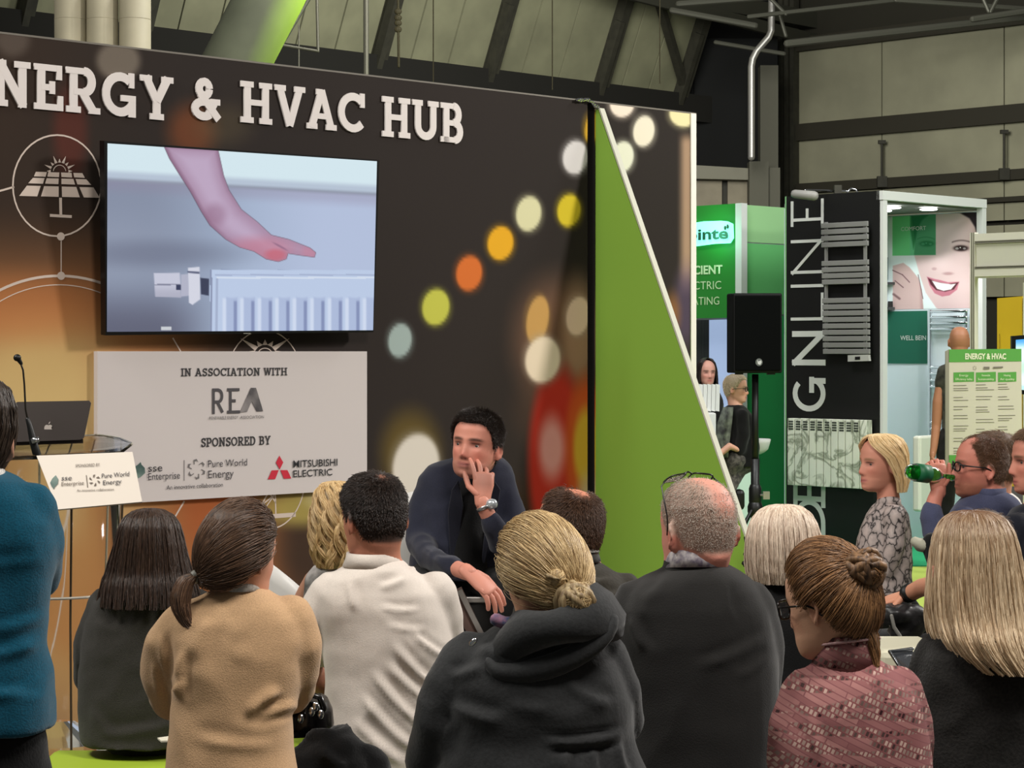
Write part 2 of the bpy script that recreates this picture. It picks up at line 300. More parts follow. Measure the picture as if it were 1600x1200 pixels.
g = G(); g.tube([P(x, y, 35) for x, y in ((1206, -12), (1205, 48), (1201, 58), (1182, 80), (1176, 92), (1174, 104), (1174, 246))], .055, 14); tag(g.obj('silver_duct', mat('galvanised', (190, 188, 182), .32, .7)), 'silver metal pipe bending down the dark corner of the hall', 'pipe')
for i, x in enumerate((110, 160, 211)):
    g = G(); g.tube([P(x, -25, 14), P(x, 420, 14)], .1, 28, ends=False)
    g.tube([P(x, 30, 14), P(x, 31, 14)], .101, 28, ends=False)
    tag(g.obj('white_column_pipe', mat('cream_pipe', (184, 176, 150), .6, bscale=5, var=-.06), smooth=True), ('leftmost', 'middle', 'rightmost')[i]+' of three pale vertical round ducts above the stage wall', 'duct', 'pale ducts rising behind the stage wall')
g = G(); g.tube([P(458, -75, 16.5), P(322, 190, 16.5)], .25, 36); tag(g.obj('slanting_duct', mat('grey_fabric_duct', (100, 104, 84), .75, bscale=3, var=-.1), smooth=True), 'wide slanting fabric duct lit lime green on its right side', 'duct')
_l = bpy.data.lights.new('lime_spot', 'SPOT'); _l.energy = 900; _l.color = (.62, 1, .04); _l.spot_size = .5; _l.spot_blend = .5; _l.shadow_soft_size = .1
_o = bpy.data.objects.new('lime_spot', _l); C.objects.link(_o); _o.location = P(780, -160, 16.6); _o.rotation_euler = (P(420, 45, 16.5)-_o.location).to_track_quat('-Z', 'Y').to_euler()
rig = thing('hanging_rig', 'thin metal rig frame and rods hanging beside the lime lit duct', 'rigging', P(500, 40, 18))
for a, b, r in (((487, -10), (438, 72), .02), ((497, 80), (495, -10), .012), ((438, 70), (497, 80), .012), ((467, 40), (467, 105), .006), ((572, -10), (572, 120), .022)):
    g = G(); g.tube([P(*a, 18), P(*b, 18)], r, 8); g.obj('rod', mat('rod_grey', (112, 110, 96), .5, .4), rig)
ch = thing('hanging_chain', 'rusty chain with hooks hanging down in front of the roof panels', 'chain', P(622, 40, 20)); g = G(); g.tube([P(622, -10, 20), P(623, 104, 20)], .012, 8)
g.obj('chain', mat('rust', (66, 60, 36), .7), ch)
for y in (18, 28, 36, 46): g = G(); g.ell(P(622, y, 20), (.035, .02, .03), nu=10, nv=6); g.obj('hook', mat('rust'), ch)
for x, y in ((677, 128), (863, 140), (1031, 130)):
    g = G(); g.tube([P(x, -10, 22), P(x, y, 22)], .006, 6); tag(g.obj('suspension_cable', mat('rust')), 'thin dark cable hanging from the roof, '+{677: 'nearest to the chain', 863: 'middle one of three', 1031: 'beside the diagonal brace'}[x], 'cable', 'thin cables from the roof')
# ================================================ STAGE WALL
wp = Plane((-2.12, 9.14, 0), A)
def sx(px): return (wp.hit(px, HZ)-wp.o).dot(A)
def wq(x0, x1, z0, z1, off=.0): a = wp.hit(x0, HZ, off); b = wp.hit(x1, HZ, off); return [(a.x, a.y, z1), (b.x, b.y, z1), (b.x, b.y, z0), (a.x, a.y, z0)]
def wallcol(px, py):
    n = px.shape; c = np.tile(np.array((42., 37, 34)), (len(px), 1))
    c = over(c, sst(1150, 700, px)*.35, (50, 42, 40)); c = over(c, sst(300, 700, py)*.35*sst(500, 900, px), (58, 50, 44))
    L_ = sst(300, -40, px)
    c = over(c, L_*.9, (54, 42, 34)); c = over(c, sst(300, 520, py)*sst(420, 190, px), (156, 104, 64)); c = over(c, sst(450, 680, py)*sst(340, 100, px), (190, 160, 112))
    c = over(c, blob(px, py, 60, 600, 110, 90, .6)*.7, (205, 178, 118)); c = over(c, blob(px, py, 30, 480, 120, 50, .6)*.5, (190, 120, 70))
    c = over(c, sst(740, 800, py)*sst(640, 380, px), (150, 96, 58)); c = over(c, sst(330, 120, px)*sst(760, 800, py)*.75, (186, 150, 100)); c = over(c, blob(px, py, 120, 840, 100, 90, .5)*.8, (200, 172, 122)); c = over(c, blob(px, py, 120, 960, 70, 40, .4)*.6, (176, 118, 70)); c = over(c, blob(px, py, 330, 800, 50, 60, .6)*.7, (160, 84, 46))
    c = over(c, sst(395, 470, px)*sst(720, 800, py), (62, 46, 36)); c = over(c, sst(1000, 1110, py)*sst(400, 200, px), (120, 96, 84))
    c = over(c, blob(px, py, 330, 940, 120, 60, .6)*.6, (150, 96, 60))
    for x, y, rx, ry, k, s_, col in [(185, 95, 34, 30, .75, .25, (128, 118, 106)), (20, 62, 26, 26, .5, .4, (110, 100, 92)), (110, 205, 26, 70, .5, .5, (110, 46, 36)), (300, 205, 36, 40, .6, .6, (140, 74, 40)), (350, 195, 40, 30, .4, .7, (96, 84, 60)),
        (470, 795, 60, 26, .8, .6, (176, 160, 84)), (520, 780, 40, 20, .6, .5, (200, 190, 150))]: c = over(c, blob(px, py, x, y, rx, ry, s_)*k, col)
    c = over(c, blob(px, py, 868, 530, 62, 90, .5)*.75, (128, 92, 70)); c = over(c, blob(px, py, 860, 640, 50, 60, .6)*.6, (84, 60, 46)); c = over(c, blob(px, py, 642, 708, 46, 66, .4)*.6, (120, 98, 40))
    c = over(c, blob(px, py, 905, 520, 26, 80, .5)*.6, (190, 150, 120)); c = over(c, blob(px, py, 872, 725, 46, 150, .2), (186, 52, 40)); c = over(c, blob(px, py, 915, 700, 32, 110, .25), (196, 84, 40)); c = over(c, blob(px, py, 916, 700, 20, 62, .3), (206, 164, 54)); c = over(c, blob(px, py, 925, 800, 26, 60, .4), (196, 170, 130))
    c = over(c, blob(px, py, 862, 700, 20, 48, .5)*.85, (226, 170, 165)); c = over(c, sst(1056, 1072, px)*sst(200, 225, py)*sst(470, 420, py)*.9, (172, 142, 116)); c = over(c, blob(px, py, 1072, 480, 20, 60, .5)*.6, (96, 80, 110)); c = over(c, blob(px, py, 1050, 490, 12, 30, .7)*.6, (170, 110, 50))
    for x, y, rx, ry, col in [(625, 532, 18, 26, (156, 172, 168)), (681, 480, 21, 28, (190, 190, 78)), (733, 427, 20, 27, (206, 108, 48)), (782, 380, 20, 26, (222, 164, 36)), (826, 334, 19.5, 27, (210, 206, 164)), (889, 329, 18, 25, (208, 186, 46)),
        (899, 246, 19.5, 26, (208, 204, 202)), (925, 200, 11, 24, (200, 156, 44)), (972, 162, 19, 21, (232, 216, 200)), (1006, 205, 16.5, 24, (226, 218, 198)), (973, 245, 17, 24, (220, 220, 200)), (1068, 178, 22, 20, (224, 214, 166)),
        (840, 500, 17, 38, (196, 152, 88)), (848, 562, 27, 36, (230, 212, 186)), (903, 494, 18, 30, (228, 196, 172)), (650, 730, 36, 52, (212, 204, 192))]:
        c = over(c, blob(px, py, x, y, rx+5, ry+5, .22)*.5, [q*.72 for q in col]); c = over(c, blob(px, py, x, y, rx, ry, .12, .15), col)
    return c
sw = thing('stage_wall', 'tall dark stage wall printed with blurred lights and big white lettering', 'wall', (0, 10.8, 0)); HT = 3.0
g = G(); a = wp.hit(-320, HZ); b = wp.hit(918, HZ); g.prism([(a.x, a.y, 0), (b.x, b.y, 0), (b.x, b.y, HT), (a.x, a.y, HT)], -wp.n*.1); g.obj('panel_core', m_dark, sw)
painted('printed_panel', wq(-120, 918, 0, HT, .003), 380, 200, wallcol, m_print, sw)
g = G(); a = wp.hit(929, HZ); b = wp.hit(1080, HZ); g.prism([(a.x, a.y, 0), (b.x, b.y, 0), (b.x, b.y, HT), (a.x, a.y, HT)], -wp.n*.1); g.obj('panel_core', m_dark, sw)
painted('printed_panel', wq(929, 1081, 0, HT, .003), 120, 260, wallcol, m_print, sw)
g = G(); a = wp.hit(1080, HZ, .01); b = wp.hit(1088, HZ, .01); g.prism([(a.x, a.y, 0), (b.x, b.y, 0), (b.x, b.y, HT), (a.x, a.y, HT)], -wp.n*.12); g.obj('edge_trim', m_white, sw)
g = G(); a = wp.hit(917, HZ, -.05); b = wp.hit(930, HZ, -.05); g.prism([(a.x, a.y, 0), (b.x, b.y, 0), (b.x, b.y, HT-.02), (a.x, a.y, HT-.02)], -wp.n*.04); g.obj('gap_filler', m_black, sw)
g = G(); a = wp.hit(-320, HZ, .004); b = wp.hit(1088, HZ, .004); g.prism([(a.x, a.y, HT-.002), (b.x, b.y, HT-.002), (b.x, b.y, HT+.006), (a.x, a.y, HT+.006)], -wp.n*.1); g.obj('top_edge', mat('edge_beige', (104, 98, 88), .6), sw)
g = G()
for i in range(16): x = 902+i*2.1; g.ell(wp.hit(x, 157+max(0, i-8)*1.6+random.uniform(-2, 2), .02), (.012, .01, .008), nu=6, nv=4)
g.obj('crumpled_foil', m_chrome, sw)
m_let = mat('letter_white', (214, 206, 202), .6)
def big(txt, xl, xr, yb, yt): px_text(slab_text, txt, wp, xl, xr, yb, yt, m_let, sw, off=.004, each='letter', dep=.008)
big('ENERGY', -67, 270, 159.5, 86); 
big('&', 298, 345, 187, 119); big('HVAC', 375, 570, 191, 126); big('HUB', 596, 722, 213, 150)
def icon(draw, name='printed_icon'): g = G(); draw(g); return g.obj(name, m_line, sw)
def ic1(g):
    flat_line(g, wp, ovalpx(89, 290, 69, 79), .007); g.prism([wp.hit(x, y, .004) for x, y in ovalpx(95, 369.5, 6, 6.5, n=14)[:-1]], wp.n*.001); g.prism([wp.hit(x, y, .004) for x, y in ovalpx(95.5, 431, 6, 6.5, n=14)[:-1]], wp.n*.001)
    flat_line(g, wp, [(95.5, 376), (95.5, 425)], .004); flat_line(g, wp, ovalpx(92, 640, 205, 209, -180, -40), .011); flat_line(g, wp, [(-60, 318), (-10, 301), (22, 292)], .008); flat_line(g, wp, ovalpx(92, 640, 185, 195, -170, -50), .004)
    for row in ([(56, 269), (72.5, 269.5), (75, 271), (93, 272), (95.5, 272.5), (111, 273), (115, 273), (129, 274)], [(52, 276), (70, 277), (74, 277), (92, 278), (96, 278), (113, 279.5), (117, 279.5), (133, 280)]): pass
    T = [(56, 72.8, 76, 92.5, 96, 112, 115.5, 129), (51, 69, 73.5, 91.5, 96, 114, 118, 133)]; rows = [(269.5, 276.5, (56, 73, 75.5, 92.5, 95.5, 111.5, 114.5, 128.5), (53, 71, 74, 92, 96, 112.5, 116, 132.5)), (279, 287.5, (51.5, 69.5, 73, 91.5, 96, 114.5, 118, 134.5), (44, 67, 70.5, 91, 96, 117, 121, 142.5)), (291.5, 307.5, (42, 63.5, 69, 91.5, 96.5, 119, 124, 146), (30, 58, 64, 91.5, 97, 124.5, 131, 155.5))]
    for y0, y1, t, b in rows:
        for k in range(4): s_ = (t[2*k]-93)*.028; flat_poly(g, wp, [(t[2*k], y0+s_), (t[2*k+1], y0+s_+.5), (b[2*k+1], y1+s_+.8), (b[2*k], y1+s_)], .004)
    flat_line(g, wp, [(94.5, 309), (95, 337)], .013); flat_line(g, wp, [(78, 336.5), (112, 338.5)], .012)
    flat_line(g, wp, ovalpx(93, 269, 10, 11, 190, 350, 12), .003)
    for k in range(9):
        a = math.radians(-178+k*22); r1, r2 = 14, (26 if k % 2 else 20); ca, sa = math.cos(a), math.sin(a)
        flat_poly(g, wp, [(93+r1*ca-sa*2.2, 268+r1*sa+ca*2.2), (93+r2*ca, 268+r2*sa), (93+r1*ca+sa*2.2, 268+r1*sa-ca*2.2)], .004)
icon(ic1)
def ic2(g):
    flat_line(g, wp, ovalpx(413, 590, 58, 74), .005); flat_line(g, wp, ovalpx(414, 556, 12, 12, 200, 340, 10), .004)
    for k in range(7):
        a = math.radians(-165+k*25); r1, r2 = 17, (50 if k in (1, 5) else 30); ca, sa = math.cos(a), math.sin(a)
        flat_poly(g, wp, [(414+r1*ca-sa*4, 556+r1*sa+ca*4), (414+r2*ca, 556+r2*sa*.85), (414+r1*ca+sa*4, 556+r1*sa-ca*4)], .004)
    flat_line(g, wp, [(270, 528), (284, 552)], .006)
icon(ic2)
def ic3(g):
    flat_line(g, wp, ovalpx(421, 742, 56, 84, -30, 100), .006); flat_line(g, wp, [(421, 807), (462, 804)], .02); flat_line(g, wp, [(431, 804), (430, 772), (408, 790), (420, 768), (431, 786)], .007); flat_line(g, wp, [(431, 770), (410, 800)], .006)
    flat_line(g, wp, [(288, 783), (266, 820), (250, 850)], .008); flat_line(g, wp, [(357, 780), (361, 792)], .004); flat_line(g, wp, ovalpx(-20, 820, 240, 112, 0, 85, 24), .008); flat_line(g, wp, ovalpx(-100, 800, 225, 330, 0, 70, 24), .006)
icon(ic3)
# green buttress fin standing out from the wall
fn = thing('green_fin', 'tall lime green triangular fin with white edge standing out from the stage wall', 'fin', (1.0, 11.3, 0))
f0 = wp.hit(930, HZ, .0); f0 = V((f0.x, f0.y, 0)); m_lime = mat('lime_vinyl', (132, 172, 66), .65, spec=.2)
g = G(); g.prism([f0+Z*0, f0+wp.n*1.36, f0+Z*2.96+wp.n*.02, f0+Z*2.96], A*.032); g.obj('fin_panel', m_lime, fn)
g = G(); a = f0+wp.n*1.365; b = f0+wp.n*.03+Z*2.965; g.beam(a+A*.016, b+A*.016, .036, .01, up=wp.n); g.obj('fin_edge', mat('fin_white', (188, 188, 170), .6), fn)
g = G()
for k in range(7):
    x = 1166+random.uniform(-4, 3); y = 845+k*7; g.ell(P(x, y, 10.8), (.012, .01, .012), nu=6, nv=4)
g.tube([P(1164, 840, 10.8), P(1168, 862, 10.8), P(1163, 884, 10.8)], .006, 6)
tag(g.obj('coiled_cable', m_black), 'small black cable clips at the lower edge of the green fin', 'cable')
# lower sponsor board
sp = thing('sponsor_board', 'wide white sponsor board hung on the stage wall below the screen', 'sign', wp.hit(350, 650, .03))
q = wq(146, 567, wp.hit(486, 769.5, .03).z, 1.683, .0); g = G(); g.prism([V(p) for p in q], wp.n*.03); g.obj('board', mat('sponsor_white', (196, 188, 186), .6), sp); sb = wp.off(.031)
m_ink = mat('ink_black', (38, 36, 40), .6); m_ink2 = mat('ink_grey', (104, 100, 100), .6); m_red = mat('logo_red', (188, 26, 52), .55)
def slabline(txt, xl, xr, yb, yt, pl=sb, m=m_ink, par=sp, w=.15, sl=.12): return px_text(slab_text, txt, pl, xl, xr, yb, yt, m, par, off=.001, w=w, sl=sl, dep=.001)
slabline('IN ASSOCIATION WITH', 283, 449, 588, 575.5); slabline('SPONSORED BY', 314, 423, 698.5, 684.5)
m_ink3 = mat('ink_mid', (66, 62, 66), .6)
def fl_(txt, xl, xr, yb, yt, m=m_ink3, pl=sb, par=sp, bold=0): return px_text(font_text, txt, pl, xl, xr, yb, yt, m, par, off=.002, bold=bold)
px_text(slab_text, 'RE', sb, 328, 375, 647, 607, m_ink3, sp, off=.001, w=.13, sl=.12, dep=.001, ser=False)
g = G(); flat_poly(g, sb, [(375, 644.5), (392, 606), (400, 606), (411, 642.5), (401, 643), (393, 627), (386, 643.5)], .001); g.obj('logo', mat('logo_gradient', (60, 56, 60), .6, bscale=8, c2=(130, 124, 124)), sp)
fl_('RENEWABLE ENERGY', 327, 372, 655.5, 650.5, m_ink2); fl_('ASSOCIATION', 375, 412, 654.5, 649.5, m_ink2)
def swoosh(g, pl, cx, cy, s_, off=.001): flat_poly(g, pl, [(cx+s_*x, cy+s_*y) for x, y in ((-.5, .8), (-.9, .2), (-.7, -.3), (-.1, -.7), (.2, -1), (.3, -.7), (.7, -.3), (.75, .3), (.2, .8), (-.3, 1))], off)
g = G(); swoosh(g, sb, 217, 735, 13); g.obj('logo', mat('teal_logo', (60, 84, 80), .5, bscale=9, c2=(130, 150, 140)), sp)
fl_('sse', 231.5, 253.5, 737, 725, m_ink); fl_('Enterprise', 231.5, 281, 750, 738.5); fl_('Pure World', 325, 386, 730, 718.5); fl_('Energy', 325, 365, 747, 734.5); fl_('An innovative collaboration', 260, 348, 765, 758, m_ink3)
g = G(); flat_line(g, sb, [(288, 719), (288, 751)], .002, .001); g.obj('rule', m_ink2, sp)
def pinwheel(g, pl, cx, cy, r, off=.001):
    for k in range(6):
        a0 = k*60; pts = [(cx+r*rr*math.cos(math.radians(a0+t)), cy+r*1.1*rr*math.sin(math.radians(a0+t))) for t, rr in ((0, .55), (12, .95), (30, 1.0), (44, .75), (30, .82), (14, .78), (6, .5))]
        flat_poly(g, pl, pts, off)
g = G(); pinwheel(g, sb, 307, 733, 14.5); g.obj('logo', m_ink2, sp)
for pts in ([(436.5, 712), (442.5, 722.5), (437, 733.5), (431, 723)], [(435.5, 734.5), (424.5, 735), (418.5, 749), (430, 748.5)], [(438, 734.5), (449, 734.5), (455, 747.5), (443.5, 748)]):
    g = G(); flat_poly(g, sb, pts, .001); g.obj('logo_diamond', m_red, sp)
fl_('MITSUBISHI', 458, 527, 730.5, 719, m_ink, bold=.01); fl_('ELECTRIC', 458, 519, 745.5, 734.5, m_ink, bold=.01)
# television
tvp = Plane(wp.o+wp.n*.13, A); tv = thing('television', 'large wall mounted television showing a hand held over a radiator', 'television', wp.hit(380, 370, .15))
ang = math.radians(5); up = (Z*math.cos(ang)+wp.n*math.sin(ang)); tn = A.cross(up).normalized()
if tn.dot(V((0, -1, 0))) < 0: tn = -tn
o_ = wp.hit(163, 523, .10)
def tvhit(px, py, off=0): d = V(((px-CX)/F, 1, (HZ-py)/F)); c = V((0, 0, H)); o2 = o_+tn*off; return c+d*((o2-c).dot(tn)/d.dot(tn))
fr = [tvhit(x, y) for x, y in ((163, 220), (593, 250), (583.5, 519), (165, 524))]
g = G(); g.prism(fr, -tn*.035); g.obj('casing', mat('tv_black', (8, 8, 9), .3), tv)
scr = [tvhit(x, y, .002) for x, y in ((168, 224), (589, 252), (583, 516), (167, 518.5))]
def tvcol(px, py):
    x = (px-160)*3.636; y = (py-220)*3.636; c = np.tile(np.array((168., 184, 210)), (len(px), 1)); yl = 180+x*.055
    c = over(c, sst(900, 200, x)*.8, (134, 142, 164)); c = over(c, blob(x, y, 60, 650, 300, 200, .8)*.3, (170, 180, 200)); c = over(c, sst(600, 1300, x)*.7, (196, 208, 238)); c = over(c, blob(x, y, 300, 640, 420, 70, .8)*.6, (112, 118, 140)); c = over(c, sst(760, 1080, y)*sst(700, 300, x)*.85, (96, 98, 118))
    c = over(c, sst(yl+60, yl+35, y), (150, 158, 176)); c = over(c, sst(yl+42, yl+18, y), (190, 204, 222)); c = over(c, sst(yl+10, yl-30, y), (222, 242, 250))
    c = over(c, sst(yl+140, yl+60, y)*sst(yl+30, yl+55, y)*.35, (150, 140, 165))
    arm = sd_poly(x, y, [(345, 20), (655, 40), (690, 200), (720, 280), (790, 390), (880, 460), (960, 535), (1060, 560), (1180, 608), (1213, 635), (1205, 662), (1130, 652), (1055, 640), (1045, 672), (1000, 687), (930, 672), (860, 628), (780, 605), (700, 560), (610, 480), (560, 400), (500, 290), (430, 180), (380, 100)])
    sk = np.tile(np.array((178., 148, 176)), (len(px), 1)); sk = over(sk, sst(0, -90, arm)*.7, (206, 186, 214)); sk = over(sk, sst(-30, 0, arm)*.6*sst(900, 500, x), (124, 86, 112)); sk = over(sk, blob(x, y, 900, 610, 170, 60, .7)*.6, (206, 128, 150)); sk = over(sk, blob(x, y, 985, 650, 60, 34, .5)*.7, (208, 104, 120)); sk = over(sk, blob(x, y, 1180, 632, 50, 40, .6)*.6, (206, 136, 160)); sk = over(sk, blob(x, y, 640, 420, 60, 60, .6)*.4, (140, 96, 124))
    sk = over(sk, blob(x, y, 1010, 600, 46, 6, .5, .5)*.6, (140, 100, 130))
    c = over(c, sst(4, -4, arm), [0, 0, 0]); m = sst(4, -4, arm)[:, None]; c = c*(1-m)+sk*m
    rd = ((x > 612) & (y > 728+x*.004)).astype(float); c = over(c, rd, (196, 212, 240)); c = over(c, rd*sst(735, 728, y), (110, 120, 150))
    c = over(c, (np.abs(x-618) < 5)*(y > 730)*.8, (130, 138, 168)); c = over(c, (np.abs(x-650) < 7)*(y > 780)*.5, (150, 160, 190)); c = over(c, (np.abs(y-762) < 4)*(x > 640)*.6, (160, 172, 204)); c = over(c, (np.abs(y-778) < 5)*(x > 650)*.8, (226, 236, 250))
    for k in range(9):
        xc = 735+k*99.5; c = over(c, sst(38, 28, np.abs(x-xc))*sst(884, 900, y+((x-xc)/28)**2*4)*.55, (170, 184, 220)); c = over(c, sst(14, 4, np.abs(x-xc-20))*sst(900, 920, y)*.8, (128, 140, 182)); c = over(c, sst(16, 4, np.abs(x-xc+42))*sst(885, 905, y)*.8, (222, 232, 252))
    kn = sst(3, -3, sd_poly(x, y, [(292, 752), (440, 750), (446, 890), (300, 886)])); c = over(c, kn, (208, 210, 228)); c = over(c, kn*sst(800, 880, y)*.5, (160, 160, 180)); c = over(c, kn*(np.abs(y-817) < 3), (140, 142, 164)); c = over(c, ((x > 420) & (x < 446) & (np.abs(y-832) < 14)).astype(float), (60, 66, 96))
    c = over(c, sst(3, -3, sd_poly(x, y, [(446, 760), (486, 756), (492, 880), (446, 886)])), (186, 188, 208)); c = over(c, sst(3, -3, sd_poly(x, y, [(486, 722), (552, 716), (556, 900), (512, 932), (492, 920)])), (222, 224, 238)); c = over(c, sst(3, -3, sd_poly(x, y, [(484, 740), (552, 744), (552, 756), (484, 750)])), (90, 96, 124)); c = over(c, sst(3, -3, sd_poly(x, y, [(556, 778), (606, 784), (604, 880), (560, 872)])), (62, 68, 92))
    c = over(c, ((x > 335) & (x < 390) & (np.abs(y-1066) < 12)).astype(float), (210, 214, 220)); return c
m_scr = mat('tv_image', rough=.3, attr='print', emit=1, es=.92); m_scr.node_tree.nodes['Principled BSDF'].inputs['Specular IOR Level'].default_value = .1
_b = m_scr.node_tree.nodes['Principled BSDF']; [m_scr.node_tree.links.remove(l) for l in list(_b.inputs['Base Color'].links)]; _b.inputs['Base Color'].default_value = (.01, .01, .01, 1)
painted('screen', scr, 330, 210, tvcol, m_scr, tv)
g = G(); g.box(tvhit(386, 521, .002), (A*.02, tn*.001, up*.002)); g.obj('badge', m_alu, tv)
g = G(); g.box(wp.hit(380, 380, .05), (A*.25, wp.n*.05, Z*.2)); g.obj('wall_bracket', m_black, tv)
# low platform in front of the wall
g = G(); a = wp.hit(-150, HZ, .05); b = wp.hit(915, HZ, .05); g.prism([(a.x, a.y, 0), (b.x, b.y, 0), tuple(V((b.x, b.y, 0))+wp.n*2.2), tuple(V((a.x, a.y, 0))+wp.n*2.2)], (0, 0, .165)); tag(g.obj('stage_platform', mat('platform_grey', (168, 160, 150), .6, bscale=20, var=-.05)), 'low pale grey stage platform in front of the dark wall', 'platform')
# ================================================ LECTERN AND WHAT STANDS ON IT
m_acr = mat('clear_acrylic', (236, 240, 236), .06, trans=1, ior=1.12, spec=.4); m_edge = mat('acrylic_edge', (150, 142, 120), .2)
lc = thing('lectern', 'clear acrylic lectern with curved front left of the stage', 'lectern', P(100, 1100, 7.6))
def lx(px, d): return (px-CX)/F*d
g = G(); top = [(-70, 716, 7.2), (-30, 706, 7.32), (15, 694, 7.45), (60, 685, 7.56), (110, 680, 7.62), (155, 678, 7.62), (188, 683, 7.55), (206, 691, 7.42), (188, 705, 7.25), (60, 712, 7.18)]
g.prism([P(*t) for t in top], (0, 0, -.012)); g.obj('desk_top', m_acr, lc)
g = G(); E = [P(*t)-Z*.006 for t in top[:8]]; g.tube(E, .005, 6); g.obj('desk_edge', mat('bright_edge', (196, 190, 178), .15), lc)
cx_, cy_ = lx(70, 7.4), 7.55
def shell(r, z0, z1, t0=-100, t1=100, n=20, flare=0):
    g = G(); rings = []
    for z, k in ((z0, 1.0), ((z0+z1)/2, .93), (z1, 1.02)):
        o = [V((cx_+r*k*math.sin(math.radians(t0+(t1-t0)*i/n)), cy_-r*k*math.cos(math.radians(t0+(t1-t0)*i/n)), z)) for i in range(n+1)]
        i_ = [V((cx_+(r*k-.008)*math.sin(math.radians(t0+(t1-t0)*i/n)), cy_-(r*k-.008)*math.cos(math.radians(t0+(t1-t0)*i/n)), z)) for i in range(n, -1, -1)]
        rings.append(o+i_)
    return g.loft(rings)
shell(.23, .2, 1.34).obj('curved_front', m_acr, lc, smooth=True)
for t in (0, 26, 62, 98):
    g = G(); pts = [(cx_+.232*k*math.sin(math.radians(t)), cy_-.232*k*math.cos(math.radians(t)), z) for z, k in ((.2, 1), (.77, .93), (1.33, 1.02))]; g.tube(pts, .004, 6); g.obj('edge_strip', mat('edge_dark', (70, 58, 42), .3) if t in (26, 98) else m_edge, lc)
for z in (.28, .86):
    g = G(); g.tube([(cx_+.222*math.sin(math.radians(t)), cy_-.222*math.cos(math.radians(t)), z) for t in range(-100, 101, 10)], .005, 6); g.obj('cross_band', mat('bright_edge'), lc)
g = G(); g.tube([(cx_, cy_, .165), (cx_, cy_, .2)], .27, 28); g.obj('base', m_acr, lc)
for k in range(3):
    g = G(); t = 150+(k-1)*30; g.tube([P(t-50+k*6, 707, 7.27)-Z*.02, P(t-40+k*4, 682, 7.58)-Z*.02], .003, 6); g.obj('support_rod', mat('edge_dark'), lc)
# sponsor card on the lectern
cards = [P(57, 712, 7.16), P(207, 706, 7.16), P(222, 784, 7.02), P(90, 796, 7.02)]
sc = thing('lectern_sign', 'small white sponsor sign fixed on the front of the clear lectern', 'sign', cards[3]); cn = (cards[1]-cards[0]).cross(cards[3]-cards[0]).normalized()
if cn.y > 0: cn = -cn
_d = V(((222-CX)/F, 1, (HZ-784)/F)); _c = V((0, 0, H)); cards[2] = _c+_d*((cards[0]-_c).dot(cn)/_d.dot(cn))
g = G(); g.box((cards[0]+cards[1])/2+V((0, .07, -.03)), ((.06, 0, 0), (0, .045, 0), (0, 0, .01))); g.obj('bracket', m_black, sc)
g = G(); g.prism(cards, -cn*.006); g.obj('card', mat('card_white', (222, 212, 200), .6), sc)
def card(px, py):
    d = V(((px-CX)/F, 1, (HZ-py)/F)); c = V((0, 0, H)); return c+d*((cards[0]-c).dot(cn)/d.dot(cn))+cn*.0015
def card_text(txt, xl, xr, yl, yr, capt, m):
    a = card(xl, yl); b = card(xr, yr); t = card(xl-capt*.25, yl-capt); r = (b-a); font_text(txt, a, r.normalized(), cn.cross(r).normalized() if cn.cross(r).z > 0 else -cn.cross(r).normalized(), cn, r.length, (t-a).length*.95, m, sc)
m_ink4 = mat('ink_soft', (110, 98, 88), .6)
card_text('SPONSORED BY', 118, 156, 731, 729, 5, m_ink4); card_text('sse', 96, 112, 751.5, 751, 8, m_ink3); card_text('Enterprise', 96, 131, 760, 758, 6.5, m_ink4); card_text('Pure World', 159, 202, 748, 744.5, 7.5, m_ink3); card_text('Energy', 161, 190, 758.5, 756, 7.5, m_ink3); card_text('An innovative collaboration', 120, 178, 769, 767, 4, m_ink4)
g = G(); g.prism([card(85+8*x, 754+11*y) for x, y in ((-.5, .6), (-.8, .1), (-.4, -.5), (.3, -1), (.8, -.4), (.7, .2), (.1, .7), (-.1, 1))], cn*.001); g.obj('logo', mat('teal_logo'), sc)
g = G()
for k in range(6):
    a0 = k*60; g.prism([card(148+9*rr*math.cos(math.radians(a0+t)), 751+9*rr*math.sin(math.radians(a0+t))) for t, rr in ((0, .5), (14, .95), (36, 1), (24, .6))], cn*.001)
g.obj('logo', m_ink4, sc)
g = G(); g.beam(card(135, 743), card(137, 762), .002, .002, up=cn); g.obj('rule', m_ink4, sc)
# laptop
lp = thing('laptop', 'dark open laptop on the lectern seen from behind its lid', 'laptop', P(80, 690, 7.5)); lidc = [(27, 628), (139, 626), (142, 630), (131, 684), (126, 687), (12, 691), (8, 687), (22, 632)]
g = G(); g.prism([P(x, y, 7.46-(y-626)*.0008) for x, y in lidc], (0, .006, 0)); g.obj('lid', mat('laptop_grey', (46, 38, 34), .4, .3), lp)
g = G(); g.prism([P(12, 690, 7.42), P(130, 686, 7.42), P(126, 680, 7.62), P(16, 684, 7.62)], (0, 0, -.014)); g.obj('keyboard_base', mat('laptop_grey'), lp)
def apl(x, y): return P(76+x*7, 669-y*8, 7.428)-V((0, .003, 0))
body = [(0, .55), (.3, .68), (.65, .62), (.85, .42), (.68, .2), (.66, -.05), (.9, -.3), (.6, -.82), (.35, -.9), (0, -.78), (-.35, -.9), (-.65, -.75), (-.92, -.25), (-.9, .25), (-.65, .6), (-.3, .68)]
g = G(); g.prism([apl(*p) for p in body], (0, -.001, 0)); g.prism([apl(*p) for p in ((.02, .75), (.1, 1.1), (.4, 1.35), (.35, 1.0))], (0, -.001, 0)); g.obj('emblem', mat('emblem_grey', (196, 186, 178), .4), lp)
